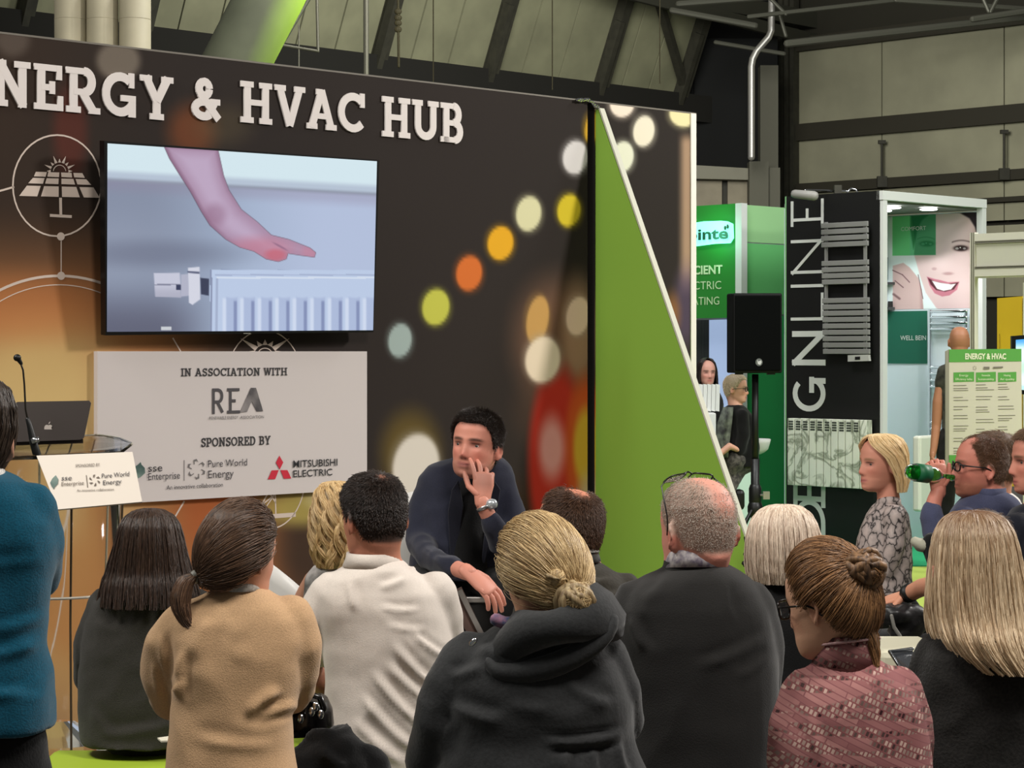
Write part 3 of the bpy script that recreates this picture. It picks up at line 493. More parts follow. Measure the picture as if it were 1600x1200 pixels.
# microphone
mc = thing('gooseneck_microphone', 'black gooseneck microphone rising from the lectern', 'microphone', P(58, 712, 7.25))
g = G(); g.tube([P(x, y, 7.25) for x, y in ((58, 712), (52, 690), (46, 664), (43, 655))], [.014, .013, .009, .007], 12); g.obj('base', m_black, mc, True)
g = G(); g.tube([P(x, y, 7.25) for x, y in ((43, 655), (40, 640), (38, 600), (36, 578), (32, 567))], .0032, 8); g.obj('gooseneck', mat('neck_black', (40, 36, 30), .35, .5), mc, True)
g = G(); g.ell(P(27, 559, 7.24), (.013, .013, .012), nu=14, nv=10); g.tube([P(28, 560, 7.24), P(33, 568, 7.25)], [.009, .006], 10); g.obj('capsule', m_black, mc, True)
g = G(); g.tube([P(56, 692, 7.238), P(54, 684, 7.238)], .0135, 12, ends=False); g.obj('ring', m_chrome, mc, True)
# ================================================ RADIATOR STAND (black tower with open white box)
T0 = V((3.028, 18.2, 0)); tb = Plane(T0, B); ta = Plane(T0, A)
def upq(pl, x0, x1, z0, z1, off=0): a = pl.hit(x0, HZ, off); b = pl.hit(x1, HZ, off); return [V((a.x, a.y, z1)), V((b.x, b.y, z1)), V((b.x, b.y, z0)), V((a.x, a.y, z0))]
TH = 3.01; LN = 1.53; LB = .98
bo = thing('display_tower', 'black display tower with tall white sideways lettering and open white front', 'display stand', T0+V((.3, .6, 0)))
m_bk = mat('tower_black', (13, 13, 13), .5); m_ww = mat('stand_white', (206, 208, 206), .5)
def bx(g, s0, s1, t0, t1, z0, z1):               # box in stand axes: s along A, t along B
    g.prism([T0+A*s0+B*t0+Z*z0, T0+A*s1+B*t0+Z*z0, T0+A*s1+B*t1+Z*z0, T0+A*s0+B*t1+Z*z0], Z*(z1-z0))
g = G(); bx(g, 0, .05, 0, LB, 0, TH); g.obj('black_panel', m_bk, bo)
g = G(); bx(g, -.004, .0, LB-.012, LB, 0, TH); g.obj('corner_profile', mat('green_edge', (120, 170, 120), .4), bo)
for s0, s1 in ((.01, .07), (LN-.06, LN)):
    g = G(); bx(g, s0, s1, -.03, .03, 0, TH-.07) if s0 < 1 else bx(g, s0, s1, -.03, .03, 0, TH-.07); g.obj('front_post', m_ww, bo)
g = G(); bx(g, .0, LN, -.035, .03, TH-.075, TH); g.obj('header', m_ww, bo)
g = G(); bx(g, .05, LN, .03, LB+.05, TH-.09, TH-.06); g.obj('canopy', mat('canopy_grey', (120, 120, 118), .6), bo)
g = G(); bx(g, .05, LN, LB, LB+.05, 0, TH-.1); g.obj('back_panel', mat('stand_cool_white', (208, 220, 226), .4), bo)
g = G(); bx(g, LN-.05, LN, .03, LB, 0, TH-.1); g.obj('side_panel', mat('stand_cool_white'), bo)
sidep = Plane(T0+A*(LN-.052), B)
def facecol(px, py):
    x = (px-1360)*4.2875; y = (py-280)*4.2857; c = np.tile(np.array((222., 236, 236)), (len(px), 1))
    fc = sd_poly(x, y, [(292, 200), (300, 400), (292, 500), (330, 640), (370, 760), (440, 860), (500, 900), (660, 900), (900, 900), (900, 100), (300, 100)])
    m = sst(5, -5, fc); c = over(c, m, (214, 190, 190)); c = over(c, m*sst(600, 760, x)*.4, (180, 150, 142)); c = over(c, m*blob(x, y, 480, 330, 130, 130, .7)*.5, (222, 206, 206))
    c = over(c, m*sst(800, 880, y)*.3, (190, 160, 160))
    c = over(c, sst(8, -8, sd_poly(x, y, [(268, 150), (780, 150), (780, 470), (722, 400), (700, 320), (664, 262), (600, 226), (500, 214), (410, 226), (350, 270), (316, 330), (300, 420), (288, 470), (266, 330)])), (44, 36, 40))
    c = over(c, sst(26, 8, np.abs(sd_poly(x, y, [(440, 190), (560, 178), (660, 190), (730, 300)])))*0, (0, 0, 0))
    for ex, ey in ((378, 432), (606, 462)):
        c = over(c, blob(x, y, ex, ey, 52, 22, .4)*.75, (120, 92, 92)); c = over(c, blob(x, y, ex, ey, 46, 18, .3), (58, 44, 46)); c = over(c, blob(x, y, ex-26, ey+2, 12, 8, .4)*.8, (200, 196, 196)); c = over(c, blob(x, y, ex+24, ey+2, 10, 7, .4)*.8, (190, 186, 186)); c = over(c, blob(x, y, ex-4, ey-4, 4, 4, .4), (240, 240, 240))
    c = over(c, sst(7, 2, np.abs(y-(388+(x-370)**2*.004)))*(np.abs(x-372) < 60)*.7, (110, 90, 90)); c = over(c, sst(9, 2, np.abs(y-(410+(x-610)**2*.003)))*(np.abs(x-608) < 62)*.7, (110, 90, 90))
    c = over(c, blob(x, y, 428, 600, 16, 10, .5)*.6, (170, 130, 134)); c = over(c, blob(x, y, 520, 632, 34, 10, .6)*.6, (160, 118, 122)); c = over(c, blob(x, y, 470, 530, 60, 70, .8)*.35, (236, 216, 216))
    lips = sst(4, -4, sd_poly(x, y, [(378, 652), (430, 668), (470, 676), (520, 690), (596, 686), (580, 740), (530, 778), (480, 786), (430, 764), (396, 712)])); c = over(c, lips, (190, 120, 136))
    c = over(c, sst(4, -4, sd_poly(x, y, [(384, 660), (430, 684), (520, 702), (592, 690), (560, 738), (500, 754), (440, 742), (404, 706)])), (84, 44, 52)); c = over(c, sst(4, -4, sd_poly(x, y, [(412, 680), (470, 694), (540, 704), (572, 700), (540, 738), (490, 748), (446, 734)])), (240, 240, 240))
    hd = sst(4, -4, sd_poly(x, y, [(150, 580), (220, 560), (262, 590), (320, 660), (344, 740), (356, 880), (150, 890)])); c = over(c, hd, (206, 178, 176)); c = over(c, hd*sst(320, 350, x)*.4, (150, 110, 110))
    for a, b, k in (((150, 610), (215, 640), 1), ((215, 640), (262, 690), 1), ((165, 680), (220, 725), 1), ((155, 770), (195, 800), 2.2), ((320, 640), (352, 800), .8)):
        d = np.abs(sd_poly(x, y, [a, b, (a[0]+.5, a[1]+.5)])); c = over(c, sst(6*k, 1, d)*.8, (110, 80, 84))
    gr = sst(2, -2, sd_poly(x, y, [(148, 205), (438, 198), (438, 508), (148, 512)])); dark = (c.mean(1) < 110).astype(float); c = over(c, gr*.68, (56, 176, 100)); c = over(c, gr*sst(3, -3, sd_poly(x, y, [(268, 205), (300, 420), (292, 508), (438, 508), (438, 198)]))*.35, (20, 84, 60))
    c = over(c, gr*sst(270, 260, x)*.4, (110, 220, 120)); return c
zf = (sidep.hit(1460, 328).z, sidep.hit(1400, 483.5).z)
a0 = T0+A*(LN-.053)+B*(LB-.01); a1 = T0+A*(LN-.053)+B*.03
painted('face_poster', [a0+Z*(2.9), a1+Z*2.9, a1+Z*zf[1], a0+Z*zf[1]], 240, 260, facecol, m_print, bo)
def sideq(x0, x1, y0, y1, off): return [sidep.hit(x0, y0, off), sidep.hit(x1, y0, off), sidep.hit(x1, y1, off), sidep.hit(x0, y1, off)]
g = G(); za, zc = sidep.hit(1420, 486).z, sidep.hit(1420, 568).z; pA = a0; qA = sidep.hit(1449, HZ); g.prism([V((pA.x, pA.y, za)), V((qA.x, qA.y, za)), V((qA.x, qA.y, zc)), V((pA.x, pA.y, zc))], sidep.n*.006); g.obj('green_panel', mat('bottle_green', (8, 92, 70), .55), bo)
m_tw = mat('sign_white', (206, 214, 208), .6)
def stext(txt, xl, xr, yb, yt, off, pl=sidep, m=m_tw, par=bo):
    a = pl.hit(xl, yb, off); b = pl.hit(xr, yb, off); t = pl.hit(xl, yt, off); w = math.hypot(b.x-a.x, b.y-a.y); r = V((b.x-a.x, b.y-a.y, 0)).normalized(); font_text(txt, a, r, Z, pl.n, w, t.z-a.z, m, par)
stext('COMFORT', 1408, 1447, 361, 354.5, .004); stext('WELL BEIN', 1407, 1447, 531.5, 524, .009)
for px_, py_ in ((1394, 320), (1451, 323), (1380, 326)):
    d_ = {1394: 18.75, 1451: 18.95, 1380: 19.15}[px_]; c_ = P(px_, py_, d_); c_.z = TH-.103
    g = G(); g.tube([c_, c_-Z*.006], .075, 20, ends=False); g.tube([c_-Z*.006, c_-Z*.01], .065, 20, ends=False); g.obj('downlight', mat('downlight_glow', (255, 255, 255), emit=(255, 255, 250), es=9), bo)
    l = bpy.data.lights.new('downlight', 'SPOT'); l.energy = 16; l.spot_size = 2.2; l.shadow_soft_size = .04; l.color = (1, 1, .98); lo = bpy.data.objects.new('downlight_lamp', l); C.objects.link(lo); lo.location = c_-Z*.03
bk = Plane(T0+B*(LB-.003), A)
g = G(); g.prism([bk.hit(1379, 402), bk.hit(1394, 402), bk.hit(1394, 437), bk.hit(1379, 437)], bk.n*.004); g.obj('small_picture', mat('picture_blue', (130, 160, 176), .5, bscale=14, c2=(90, 110, 110)), bo)
for y in (443, 482):
    g = G(); g.prism([bk.hit(1378, y-2), bk.hit(1396, y-2), bk.hit(1396, y+2), bk.hit(1378, y+2)], bk.n*.08); g.obj('shelf', mat('shelf_grey', (64, 68, 70), .5), bo)
g = G(); c_ = bk.hit(1391, 476, .04); g.box(c_, ((.02, 0, 0), (0, .02, 0), (0, 0, .03))); tag(g.obj('shelf_block', m_black), 'small black block on the lower shelf of the white booth', 'ornament')
dfl = m_ww
L_thin = mat('tower_letter', (196, 198, 194), .55)
def vletter(ch, yb, yt, w, xr=1287, xl=1236):
    o = tb.hit(xr, yb, .003); t = tb.hit(xr, yt, .003); u = tb.hit(xl, HZ, .003)-tb.hit(xr, HZ, .003); s_, t_, W = slabglyph(ch, w, w, False); g = G(); k = (t.z-o.z); hh = u.length; un = u.normalized()
    xs = [p[0] for ln in s_+t_ for p in ln]; x0, x1 = min(xs), max(xs)
    for ln in s_+t_: stroke_mesh(g, [[((p[0]-x0)/(x1-x0 or 1)*k, p[1]*hh) for p in ln]], w*hh, o, Z, un, 1, 1, tb.n, .004)
    g.obj('letter', L_thin, bo)
vletter('E', 352, 310, .075); vletter('N', 427, 373, .075); vletter('I', 446, 440, .075); vletter('L', 498, 457, .075); vletter('N', 569, 519, .14, 1290, 1238); vletter('G', 639, 589, .14, 1290, 1239); vletter('E', 794, 740, .13, 1290, 1240); vletter('D', 838, 786, .13, 1290, 1240)
# lamp on an arm on top of the tower
sl_ = thing('arm_spotlight', 'grey arm spotlight clamped on top of the black tower', 'lamp', tb.hit(1300, 300, .0))
a = P(1242, 303, 18.3); b = P(1272, 306, 18.2); g = G(); g.tube([a, b], [.036, .04], 18); g.obj('lamp_head', mat('lamp_grey', (140, 138, 134), .45), sl_, True)
g = G(); g.tube([P(1258, 297, 18.4), P(1322, 298, 18.7)], .008, 8); g.tube([P(1324, 300, 18.7), P(1330, 294, 18.7), P(1337, 296, 18.7), P(1340, 300, 18.7)], .007, 8); g.obj('arm', m_chrome, sl_, True)
g = G(); g.box(P(1309, 296, 18.6), ((.03, 0, 0), (0, .03, 0), (0, 0, .035))); g.obj('clamp', m_steel, sl_)
# towel radiator
tr = thing('towel_radiator', 'flat bar grey towel radiator mounted on the black tower', 'radiator', tb.hit(1320, 550, .05)); m_tr = mat('radiator_grey', (140, 140, 138), .4, .3)
for y in [353, 363, 373, 383, 412, 422, 431.5, 441]+[470+9.9*i for i in range(9)]:
    a = tb.hit(1283.5+(y-353)*.015, y, .07); b = tb.hit(1356.5+(y-353)*.015, HZ, .07); b = V((b.x, b.y, a.z)); g = G(); g.beam(a, b, .018, .042); g.obj('bar', m_tr, tr, bevel=.004)
for x in (1291, 1352):
    g = G(); a = tb.hit(x, 347, .05); b = tb.hit(x+2, 553, .05); g.beam(V((a.x, a.y, b.z)), a, .022, .022, up=tb.n); g.obj('upright', m_tr, tr)
g = G(); g.prism([tb.hit(x, y, .05) for x, y in ((1328, 555), (1360, 554), (1361, 564), (1328, 565))], tb.n*.03); g.obj('control_box', mat('control_grey', (170, 170, 166), .4), tr)
g = G(); g.prism([tb.hit(x, y, .081) for x, y in ((1336, 557.5), (1344, 557), (1344, 562), (1336, 562))], tb.n*.002); g.obj('display', m_black, tr)
# marble radiator
mr_ = thing('marble_radiator', 'white marbled electric radiator with slotted top on the black tower', 'radiator', tb.hit(1300, 760, .05))
m_mb = mat('marble', (206, 208, 196), .35, bscale=5, c2=(206, 208, 196)); _n = m_mb.node_tree; nz = _n.nodes.new('ShaderNodeTexNoise'); nz.inputs['Scale'].default_value = 4; nz.inputs['Detail'].default_value = 8; nz.inputs['Distortion'].default_value = 1.2
tcn = _n.nodes.new('ShaderNodeTexCoord'); _n.links.new(tcn.outputs['Object'], nz.inputs['Vector']); cr = _n.nodes.new('ShaderNodeValToRGB'); _n.links.new(nz.outputs['Fac'], cr.inputs[0])
cr.color_ramp.elements[0].position = .44; cr.color_ramp.elements[0].color = lin((222, 224, 210)); cr.color_ramp.elements[1].position = .56; cr.color_ramp.elements[1].color = lin((224, 226, 214)); e_ = cr.color_ramp.elements.new(.5); e_.color = lin((140, 146, 128))
_n.links.new(cr.outputs[0], _n.nodes['Principled BSDF'].inputs['Base Color'])
xs = [1239+i*11.3 for i in range(12)]
for i in range(11):
    a = tb.hit(xs[i]+.5, HZ, .03); b = tb.hit(xs[i+1]-.5, HZ, .03); zt = tb.hit(1239, 653, .03).z; z0 = tb.hit(1239, 757, .03).z; g = G(); g.prism([V((a.x, a.y, z0)), V((b.x, b.y, z0)), V((b.x, b.y, zt)), V((a.x, a.y, zt))], tb.n*.08); f_ = g.obj('fin', m_mb, mr_, bevel=.004)
    if i < 10:
        g = G()
        for k in range(4):
            zz = zt-.035-k*.021; u_ = (b-a); p = a+u_*.18; q2 = a+u_*.86; g.prism([V((p.x, p.y, zz)), V((q2.x, q2.y, zz)), V((q2.x, q2.y, zz+.014)), V((p.x, p.y, zz+.014))], tb.n*.0815)
        g.obj('slot', mat('slot_dark', (60, 64, 58), .6), mr_)
# chrome towel rail beside the green square
cr_ = thing('chrome_towel_rail', 'shiny chrome ladder towel rail inside the white booth', 'radiator', P(1480, 700, 19.0)); rp = Plane(T0+A*(LN-.08), B)
for x in (1453, 1510):
    g = G(); a = rp.hit(x, HZ, .02); g.beam(V((a.x, a.y, .6)), V((a.x, a.y, rp.hit(x, 484).z)), .03, .03, up=rp.n); g.obj('upright', m_chrome, cr_, bevel=.006)
for y in (487, 496, 505, 514, 574, 584, 594, 604, 660, 670, 680, 730, 740):
    a = rp.hit(1455, y, .03); b = rp.hit(1510, HZ, .03); g = G(); g.tube([a, V((b.x, b.y, a.z))], .013, 10); g.obj('rung', m_chrome, cr_, True)
# white glossy door leaf and low box in the booth front
g = G(); q = upq(ta, 1425, 1450, .35, .98, .05); g.prism(q, ta.n*.08); tag(g.obj('white_heater', mat('enamel', (214, 214, 200), .3), bevel=.02), 'small cream electric heater standing beneath the green bottle', 'heater')
# ================================================ GREEN STAND
R0 = V(((1156-CX)/F*19.6, 19.6, 0)); ga = Plane(R0, A); gb = Plane(R0, B); m_g1 = mat('sign_green', (44, 130, 50), .5)
gs = thing('green_stand', 'green and white exhibition stand with glowing logo beyond the stage wall', 'display stand', R0)
def gx(g, s0, s1, t0, t1, z0, z1): g.prism([R0+A*s0+B*t0+Z*z0, R0+A*s1+B*t0+Z*z0, R0+A*s1+B*t1+Z*z0, R0+A*s0+B*t1+Z*z0], Z*(z1-z0))
g = G(); gx(g, 0, .06, .03, 1.6, 1.985, 3.0); g.obj('sign_panel', m_g1, gs)
g = G(); gx(g, -.02, .06, -.035, .035, 0, 3.0); g.obj('corner_post', m_ww, gs)
g = G(); gx(g, .06, 1.1, 0, .05, 2.66, 2.99); g.obj('lit_upper_panel', mat('lit_green', (150, 196, 140), .5), gs)  # one side wall; fall of light from above put into three greens
g = G(); gx(g, .06, 1.1, 0, .05, 2.02, 2.65); g.obj('half_lit_panel', mat('half_lit_green', (104, 184, 112), .45), gs)
g = G(); gx(g, .06, 1.1, 0, .05, .03, 2.01); g.obj('green_panel', mat('shaded_green', (44, 148, 82), .45), gs)
g = G(); gx(g, 1.0, 1.04, .05, 2.2, 0, 3.0); gx(g, -.5, 1.0, 2.2, 2.25, 0, 3.0); g.obj('inner_wall', mat('inner_grey', (150, 156, 156), .5), gs)
m_gt = mat('sign_pale', (196, 220, 176), .6)
def gtext(txt, xl, xr, yb, yt, bold): 
    a = gb.hit(xl, yb, .004); b = gb.hit(xr, yb, .004); t = gb.hit(xl, yt, .004); r = V((b.x-a.x, b.y-a.y, 0)); font_text(txt, a, r.normalized(), Z, gb.n, r.length, t.z-a.z, m_gt, gs, bold=bold)
gtext('EFFICIENT', 1058, 1129, 429.5, 416, .03); gtext('ELECTRIC', 1062, 1127, 453, 440, .0); gtext('HEATING', 1066, 1124, 477, 464, -.0)
hal = [gb.hit(1078+x, y, .03) for x, y in ((-18, 348), (10, 348), (22, 346), (50, 345), (60, 346), (68, 350), (69, 372), (64, 380), (40, 381), (10, 385), (-18, 385))]
g = G(); g.prism(hal, gb.n*.01); g.obj('glow_plate', mat('halo_glow', (140, 255, 215), emit=(120, 255, 205), es=1.7), gs)
_l = bpy.data.lights.new('halo', 'POINT'); _l.energy = 5; _l.color = (.25, 1, .6); _l.shadow_soft_size = .15; _o = bpy.data.objects.new('halo_lamp', _l); C.objects.link(_o); _o.location = gb.hit(1110, 366, .16)
a = gb.hit(1062, 376, .06); b = gb.hit(1138, 376, .06); t = gb.hit(1062, 358.5, .06); r = V((b.x-a.x, b.y-a.y, 0)); font_text('rointe', a, r.normalized(), Z, gb.n, r.length, t.z-a.z, mat('logo_dark', (40, 74, 62), .5), gs, bold=.03, name='logo')
g = G()
for dx, dy in ((1137, 356), (1133, 358)): g.ell(gb.hit(dx, dy-2, .06), (.012, .008, .02), nu=8, nv=6)
g.obj('logo', mat('logo_dark'), gs)
g = G(); q = [gb.hit(1108, 500, -.9), gb.hit(1146, 499, -.9), gb.hit(1146, 640, -.9), gb.hit(1108, 640, -.9)]; g.prism(q, -gb.n*.03); g.obj('lit_screen', mat('blue_lightbox', (170, 190, 225), emit=(170, 190, 228), es=.75), gs)
g = G(); q = [gb.hit(1084, 500, -1.0), gb.hit(1110, 500, -1.0), gb.hit(1110, 640, -1.0), gb.hit(1084, 640, -1.0)]; g.prism(q, -gb.n*.03); g.obj('grey_panel', mat('mauve_grey', (86, 82, 84), .6), gs)
sm = thing('small_white_radiator', 'small white ribbed panel heater in front of the dark haired woman', 'radiator', P(1104, 650, 18.6))
for i in range(6):
    g = G(); x = 1086+i*6.6; g.prism([P(x, 600, 18.6), P(x+6, 601, 18.6), P(x+5, 643, 18.6), P(x-1, 642, 18.6)], (0, .06, 0)); g.obj('fin', m_ww, sm)
g = G(); g.abox(lx(1075, 18.5), lx(1118, 18.5), 18.45, 18.8, 0, P(0, 645, 18.5).z); tag(g.obj('white_counter', m_ww, bevel=.01), 'white counter behind the green fin below the small heater', 'counter')
g = G(); g.abox(lx(1136, 18.9), lx(1152, 18.9), 18.8, 18.95, 0, .83); g.abox(lx(1152, 18.9), lx(1172, 18.9), 18.82, 18.95, 0, .8); tag(g.obj('plinth', mat('pale_mint', (190, 214, 196), .5), bevel=.01), 'pale mint plinth behind the speaker stand', 'plinth')
# ================================================ PA SPEAKER
pa = thing('pa_speaker', 'black loudspeaker on a pole between the green and black stands', 'loudspeaker', P(1181, 583, 17)); x0, x1 = lx(1146, 17), lx(1222, 17); zt, zb_ = P(0, 458, 17).z, P(0, 583, 17).z
g = G(); g.prism([(x0, 17, zb_), (x1, 17, zb_), (x1, 17.25, zb_), (x1-.08, 17.36, zb_), (x0+.02, 17.36, zb_), (x0-.035, 17.16, zb_)], (0, 0, zt-zb_)); g.obj('cabinet', mat('cabinet_black', (10, 11, 11), .6, spec=.25), pa, bevel=.012)
g = G(); g.abox(x0+.012, x1-.012, 16.985, 17.0, zb_+.02, zt-.02); g.obj('grille', mat('grille_black', (3, 4, 4), .9, spec=.1), pa, bevel=.005)
g = G()
for i, r_ in enumerate((.028, .022)): g.tube([P(1186, 566, 16.98), P(1186, 566, 16.975-i*.001)], r_, 18, ends=False, N0=(0, 0, 1)) if False else None
g.prism([P(1186+5.5*math.cos(t*.4), 566+6*math.sin(t*.4), 16.983) for t in range(16)], (0, -.002, 0)); g.obj('badge', mat('badge_grey', (96, 100, 98), .4), pa)
g = G(); g.prism([P(x, y, 16.98) for x, y in ((1183, 562), (1185, 565), (1189, 563), (1190, 566), (1188, 570), (1184, 569))], (0, -.003, 0)); g.obj('badge_mark', mat('badge_white', (190, 190, 190), .4), pa)
for x in (1156, 1206):
    g = G(); g.abox(lx(x, 17)-.03, lx(x, 17)+.03, 17.03, 17.09, zb_-.012, zb_); g.obj('foot', m_black, pa)
st = thing('speaker_stand', 'black tripod pole carrying the loudspeaker', 'speaker stand', P(1181, 890, 17.15)); xs_ = lx(1180, 17.15)
g = G(); g.tube([(xs_, 17.15, zb_-.01), (xs_, 17.15, .75)], .026, 12, ends=False); g.tube([(xs_, 17.15, .85), (xs_, 17.15, .12)], .034, 12, ends=False); g.obj('pole', m_black, st, True)
g = G(); g.tube([(xs_, 17.15, .62), (xs_, 17.15, .52)], .05, 12); g.tube([(xs_, 17.15, .48), (xs_, 17.15, .44)], .06, 12); g.obj('collar', m_black, st, True)
g = G(); g.box((xs_+.08, 17.1, .57), ((.025, 0, 0), (0, .02, 0), (0, 0, .03))); g.tube([(xs_, 17.15, .57), (xs_+.08, 17.1, .57)], .01, 8); g.obj('knob', m_alu, st)
for k in range(3):
    t = math.radians(90+k*120+20); e = V((xs_+.5*math.cos(t), 17.15+.5*math.sin(t), .015)); g = G(); g.tube([(xs_, 17.15, .5), e], .014, 8); g.tube([(xs_, 17.15, .14), V((xs_, 17.15, .5)).lerp(e, .55)], .01, 8); g.obj('leg', m_black, st, True)
# ================================================ WHITE SHELL BOOTH
W0 = P(1518, 550, 15.0); W0.z = 0; wb = Plane(W0, -B); m_sh = mat('shell_white', (212, 210, 194), .5); wh = thing('shell_booth', 'white modular shell booth with plain fascia right of the display tower', 'display stand', W0+V((.4, 0, 0)))
def wx(g, s0, s1, t0, t1, z0, z1): r_ = -B; n_ = wb.n; g.prism([W0+r_*s0+n_*t0+Z*z0, W0+r_*s1+n_*t0+Z*z0, W0+r_*s1+n_*t1+Z*z0, W0+r_*s0+n_*t1+Z*z0], Z*(z1-z0))
g = G(); wx(g, 0, .04, -.02, .02, 0, 2.49); g.obj('post', m_sh, wh)
g = G(); wx(g, .01, .018, -.001, .023, 0, 2.49); wx(g, .026, .034, -.001, .023, 0, 2.49); g.obj('post_groove', mat('groove', (120, 118, 104), .5), wh)
g = G(); wx(g, .04, 1.6, -.01, .01, 2.18, 2.48); g.obj('fascia', mat('fascia_white', (204, 203, 186), .5), wh)
for z0, z1 in ((2.43, 2.48), (2.19, 2.24)):
    g = G(); wx(g, .04, 1.6, -.02, .022, z0, z1); g.obj('rail', m_sh, wh)
g = G()
for z in (2.428, 2.243, 2.415, 2.255): wx(g, .04, 1.6, -.01, .0235, z-.003, z+.003)
g.obj('rail_groove', mat('groove'), wh)
for s0 in (.1, .2):
    g = G(); wx(g, s0, s0+.04, -.52, -.48, 0, 2.16); g.obj('post', m_sh, wh)
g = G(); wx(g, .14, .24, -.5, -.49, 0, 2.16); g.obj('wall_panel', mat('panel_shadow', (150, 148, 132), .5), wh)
g = G(); wx(g, .2, 1.6, -.52, -.48, 2.05, 2.17); g.obj('rail', m_sh, wh)
g = G(); wx(g, .2, 1.6, -1.0, -.98, 2.0, 2.1); g.obj('pink_band', mat('pinkish', (216, 200, 190), .5), wh)
yp = wb.off(-1.0)
g = G(); q = [yp.hit(1558, 466), yp.hit(1597, 463), yp.hit(1597, 760), yp.hit(1558, 760)]; g.prism(q, -yp.n*.02); g.obj('yellow_panel', mat('mustard', (196, 164, 30), .5), wh)
g = G(); q = [yp.hit(1599, 464), yp.hit(1680, 456), yp.hit(1680, 780), yp.hit(1599, 780)]; g.prism(q, -yp.n*.02); g.obj('pink_panel', mat('pinkish'), wh)
stext('INTERNA', 1561, 1563, 545, 520, .004, yp, mat('olive_ink', (110, 90, 30), .5), wh)
mo = thing('monitor', 'black framed monitor with blue and white screen at the right edge', 'monitor', P(1600, 612, 14.6))
g = G(); g.prism([P(1581, 525, 14.6), P(1680, 518, 14.3), P(1680, 626, 14.3), P(1581, 614, 14.6)], (0, .04, 0)); g.obj('casing', m_black, mo)
def moncol(px, py): c = np.tile(np.array((214., 236, 244)), (len(px), 1)); c = over(c, sst(548, 530, py), (70, 150, 220)); c = over(c, blob(px, py, 1602, 575, 12, 10, .6)*.5, (150, 214, 160)); return over(c, sst(600, 604, py)*.6, (150, 200, 220))
painted('screen', [P(1587, 531, 14.58)-V((0, .004, 0)), P(1676, 524, 14.29)-V((0, .004, 0)), P(1676, 618, 14.29)-V((0, .004, 0)), P(1587, 608, 14.58)-V((0, .004, 0))], 30, 30, moncol, mat('monitor_glow', attr='print', emit=1, es=.8), mo)
# ================================================ PROGRAMME BOARD
D = 13.6; pb = thing('programme_board', 'upright white programme board with green header and three text columns', 'sign', P(1538, 900, D)); bp = Plane((0, D, 0), (1, 0, 0), (0, -1, 0))
g = G(); g.prism([P(x, y, D) for x, y in ((1483, 546), (1596, 545), (1597, 735), (1483, 735))], (0, .02, 0)); g.obj('board', mat('board_white', (206, 202, 188), .6), pb)
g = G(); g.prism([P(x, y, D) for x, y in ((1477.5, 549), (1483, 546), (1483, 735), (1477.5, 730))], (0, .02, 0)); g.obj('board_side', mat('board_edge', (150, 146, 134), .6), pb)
m_pg = mat('header_green', (88, 160, 72), .6)
g = G(); flat_poly(g, bp, [(1483, 546), (1596, 545), (1596, 564.5), (1483, 566)], .001); g.obj('header', m_pg, pb)
g = G(); flat_poly(g, bp, [(1483, 711), (1597, 711), (1597, 735), (1483, 735)], .001); g.obj('footer', m_pg, pb)
def btext(t, xl, xr, yb, yt, m, bold=0): px_text(font_text, t, bp, xl, xr, yb, yt, m, pb, off=.003, bold=bold)
btext('ENERGY & HVAC', 1508, 1572, 561, 552, mat('sign_pale2', (226, 232, 204), .6), .04)
for i, (a, b) in enumerate(((1490, 1522), (1525, 1556), (1559.5, 1588))):
    g = G(); flat_poly(g, bp, [(a, 582), (b, 581), (b, 596), (a, 597)], .001); g.obj('column_header', m_pg, pb)
    btext(('Energy', 'Renewable', 'Heating')[i], a+9, b-9, 588, 584.5, mat('sign_pale2')); btext(('Efficiency talks', 'Sustainability', 'Air quality')[i], a+3, b-3, 594, 590.5, mat('sign_pale2'))
    g = G(); y = 602+i*-1
    while y < 708:
        for k in range(random.choice((2, 3))):
            w_ = random.uniform(.4, .95)*(b-a); flat_poly(g, bp, [(a, y), (a+w_, y-.3), (a+w_, y+.6), (a, y+.9)], .001); y += 3.2 if k else 4.6
        y += random.uniform(6, 9)
    g.obj('programme_lines', mat('text_grey', (120, 116, 106), .6), pb)
g = G(); pinwheel(g, bp, 1523, 575, 3); flat_poly(g, bp, [(1537, 573), (1546, 573), (1546, 577), (1537, 577)]); flat_poly(g, bp, [(1552, 573), (1567, 572.5), (1567, 575), (1552, 576)]); g.obj('logos', mat('text_grey'), pb)
g = G(); g.tube([P(1540, 560, D+.05), V((lx(1540, D+.05), D+.05, .02))], .018, 10, ends=False); g.abox(lx(1540, D)-.22, lx(1540, D)+.22, D-.1, D+.25, 0, .02); g.obj('stand', m_black, pb)
# bar stool of the grey haired man
bs = thing('bar_stool', 'white shell bar stool with chrome leg behind the speaker stand', 'stool', P(1188, 860, 17.9)); c_ = P(1181, 698, 17.9); zs_ = c_.z
g = G(); rg = []
for z, rx, dx in ((-.06, .04, 0), (-.045, .07, 0), (-.02, .09, .01), (.03, .105, .01), (.06, .11, .012), (.065, .1, .012), (.03, .09, .01), (0, .07, .01)): rg.append([c_+V((dx+rx*math.cos(t*PI/12), rx*.9*math.sin(t*PI/12), z)) for t in range(24)])
g.loft(rg); g.obj('seat', m_ww, bs, True)
g = G(); g.tube([c_-Z*.05, (c_.x, c_.y, .03)], .025, 12, ends=False); g.obj('column', m_chrome, bs, True)
g = G(); g.tube([(c_.x, c_.y, .012), (c_.x, c_.y, .03)], [.21, .19], 24, ends=False); g.obj('base', m_chrome, bs, True)
g = G(); g.tube([P(1147, 745, 17.7), P(1168, 712, 17.8), P(1180, 704, 17.9)], .012, 8); g.obj('foot_rest', m_chrome, bs, True)
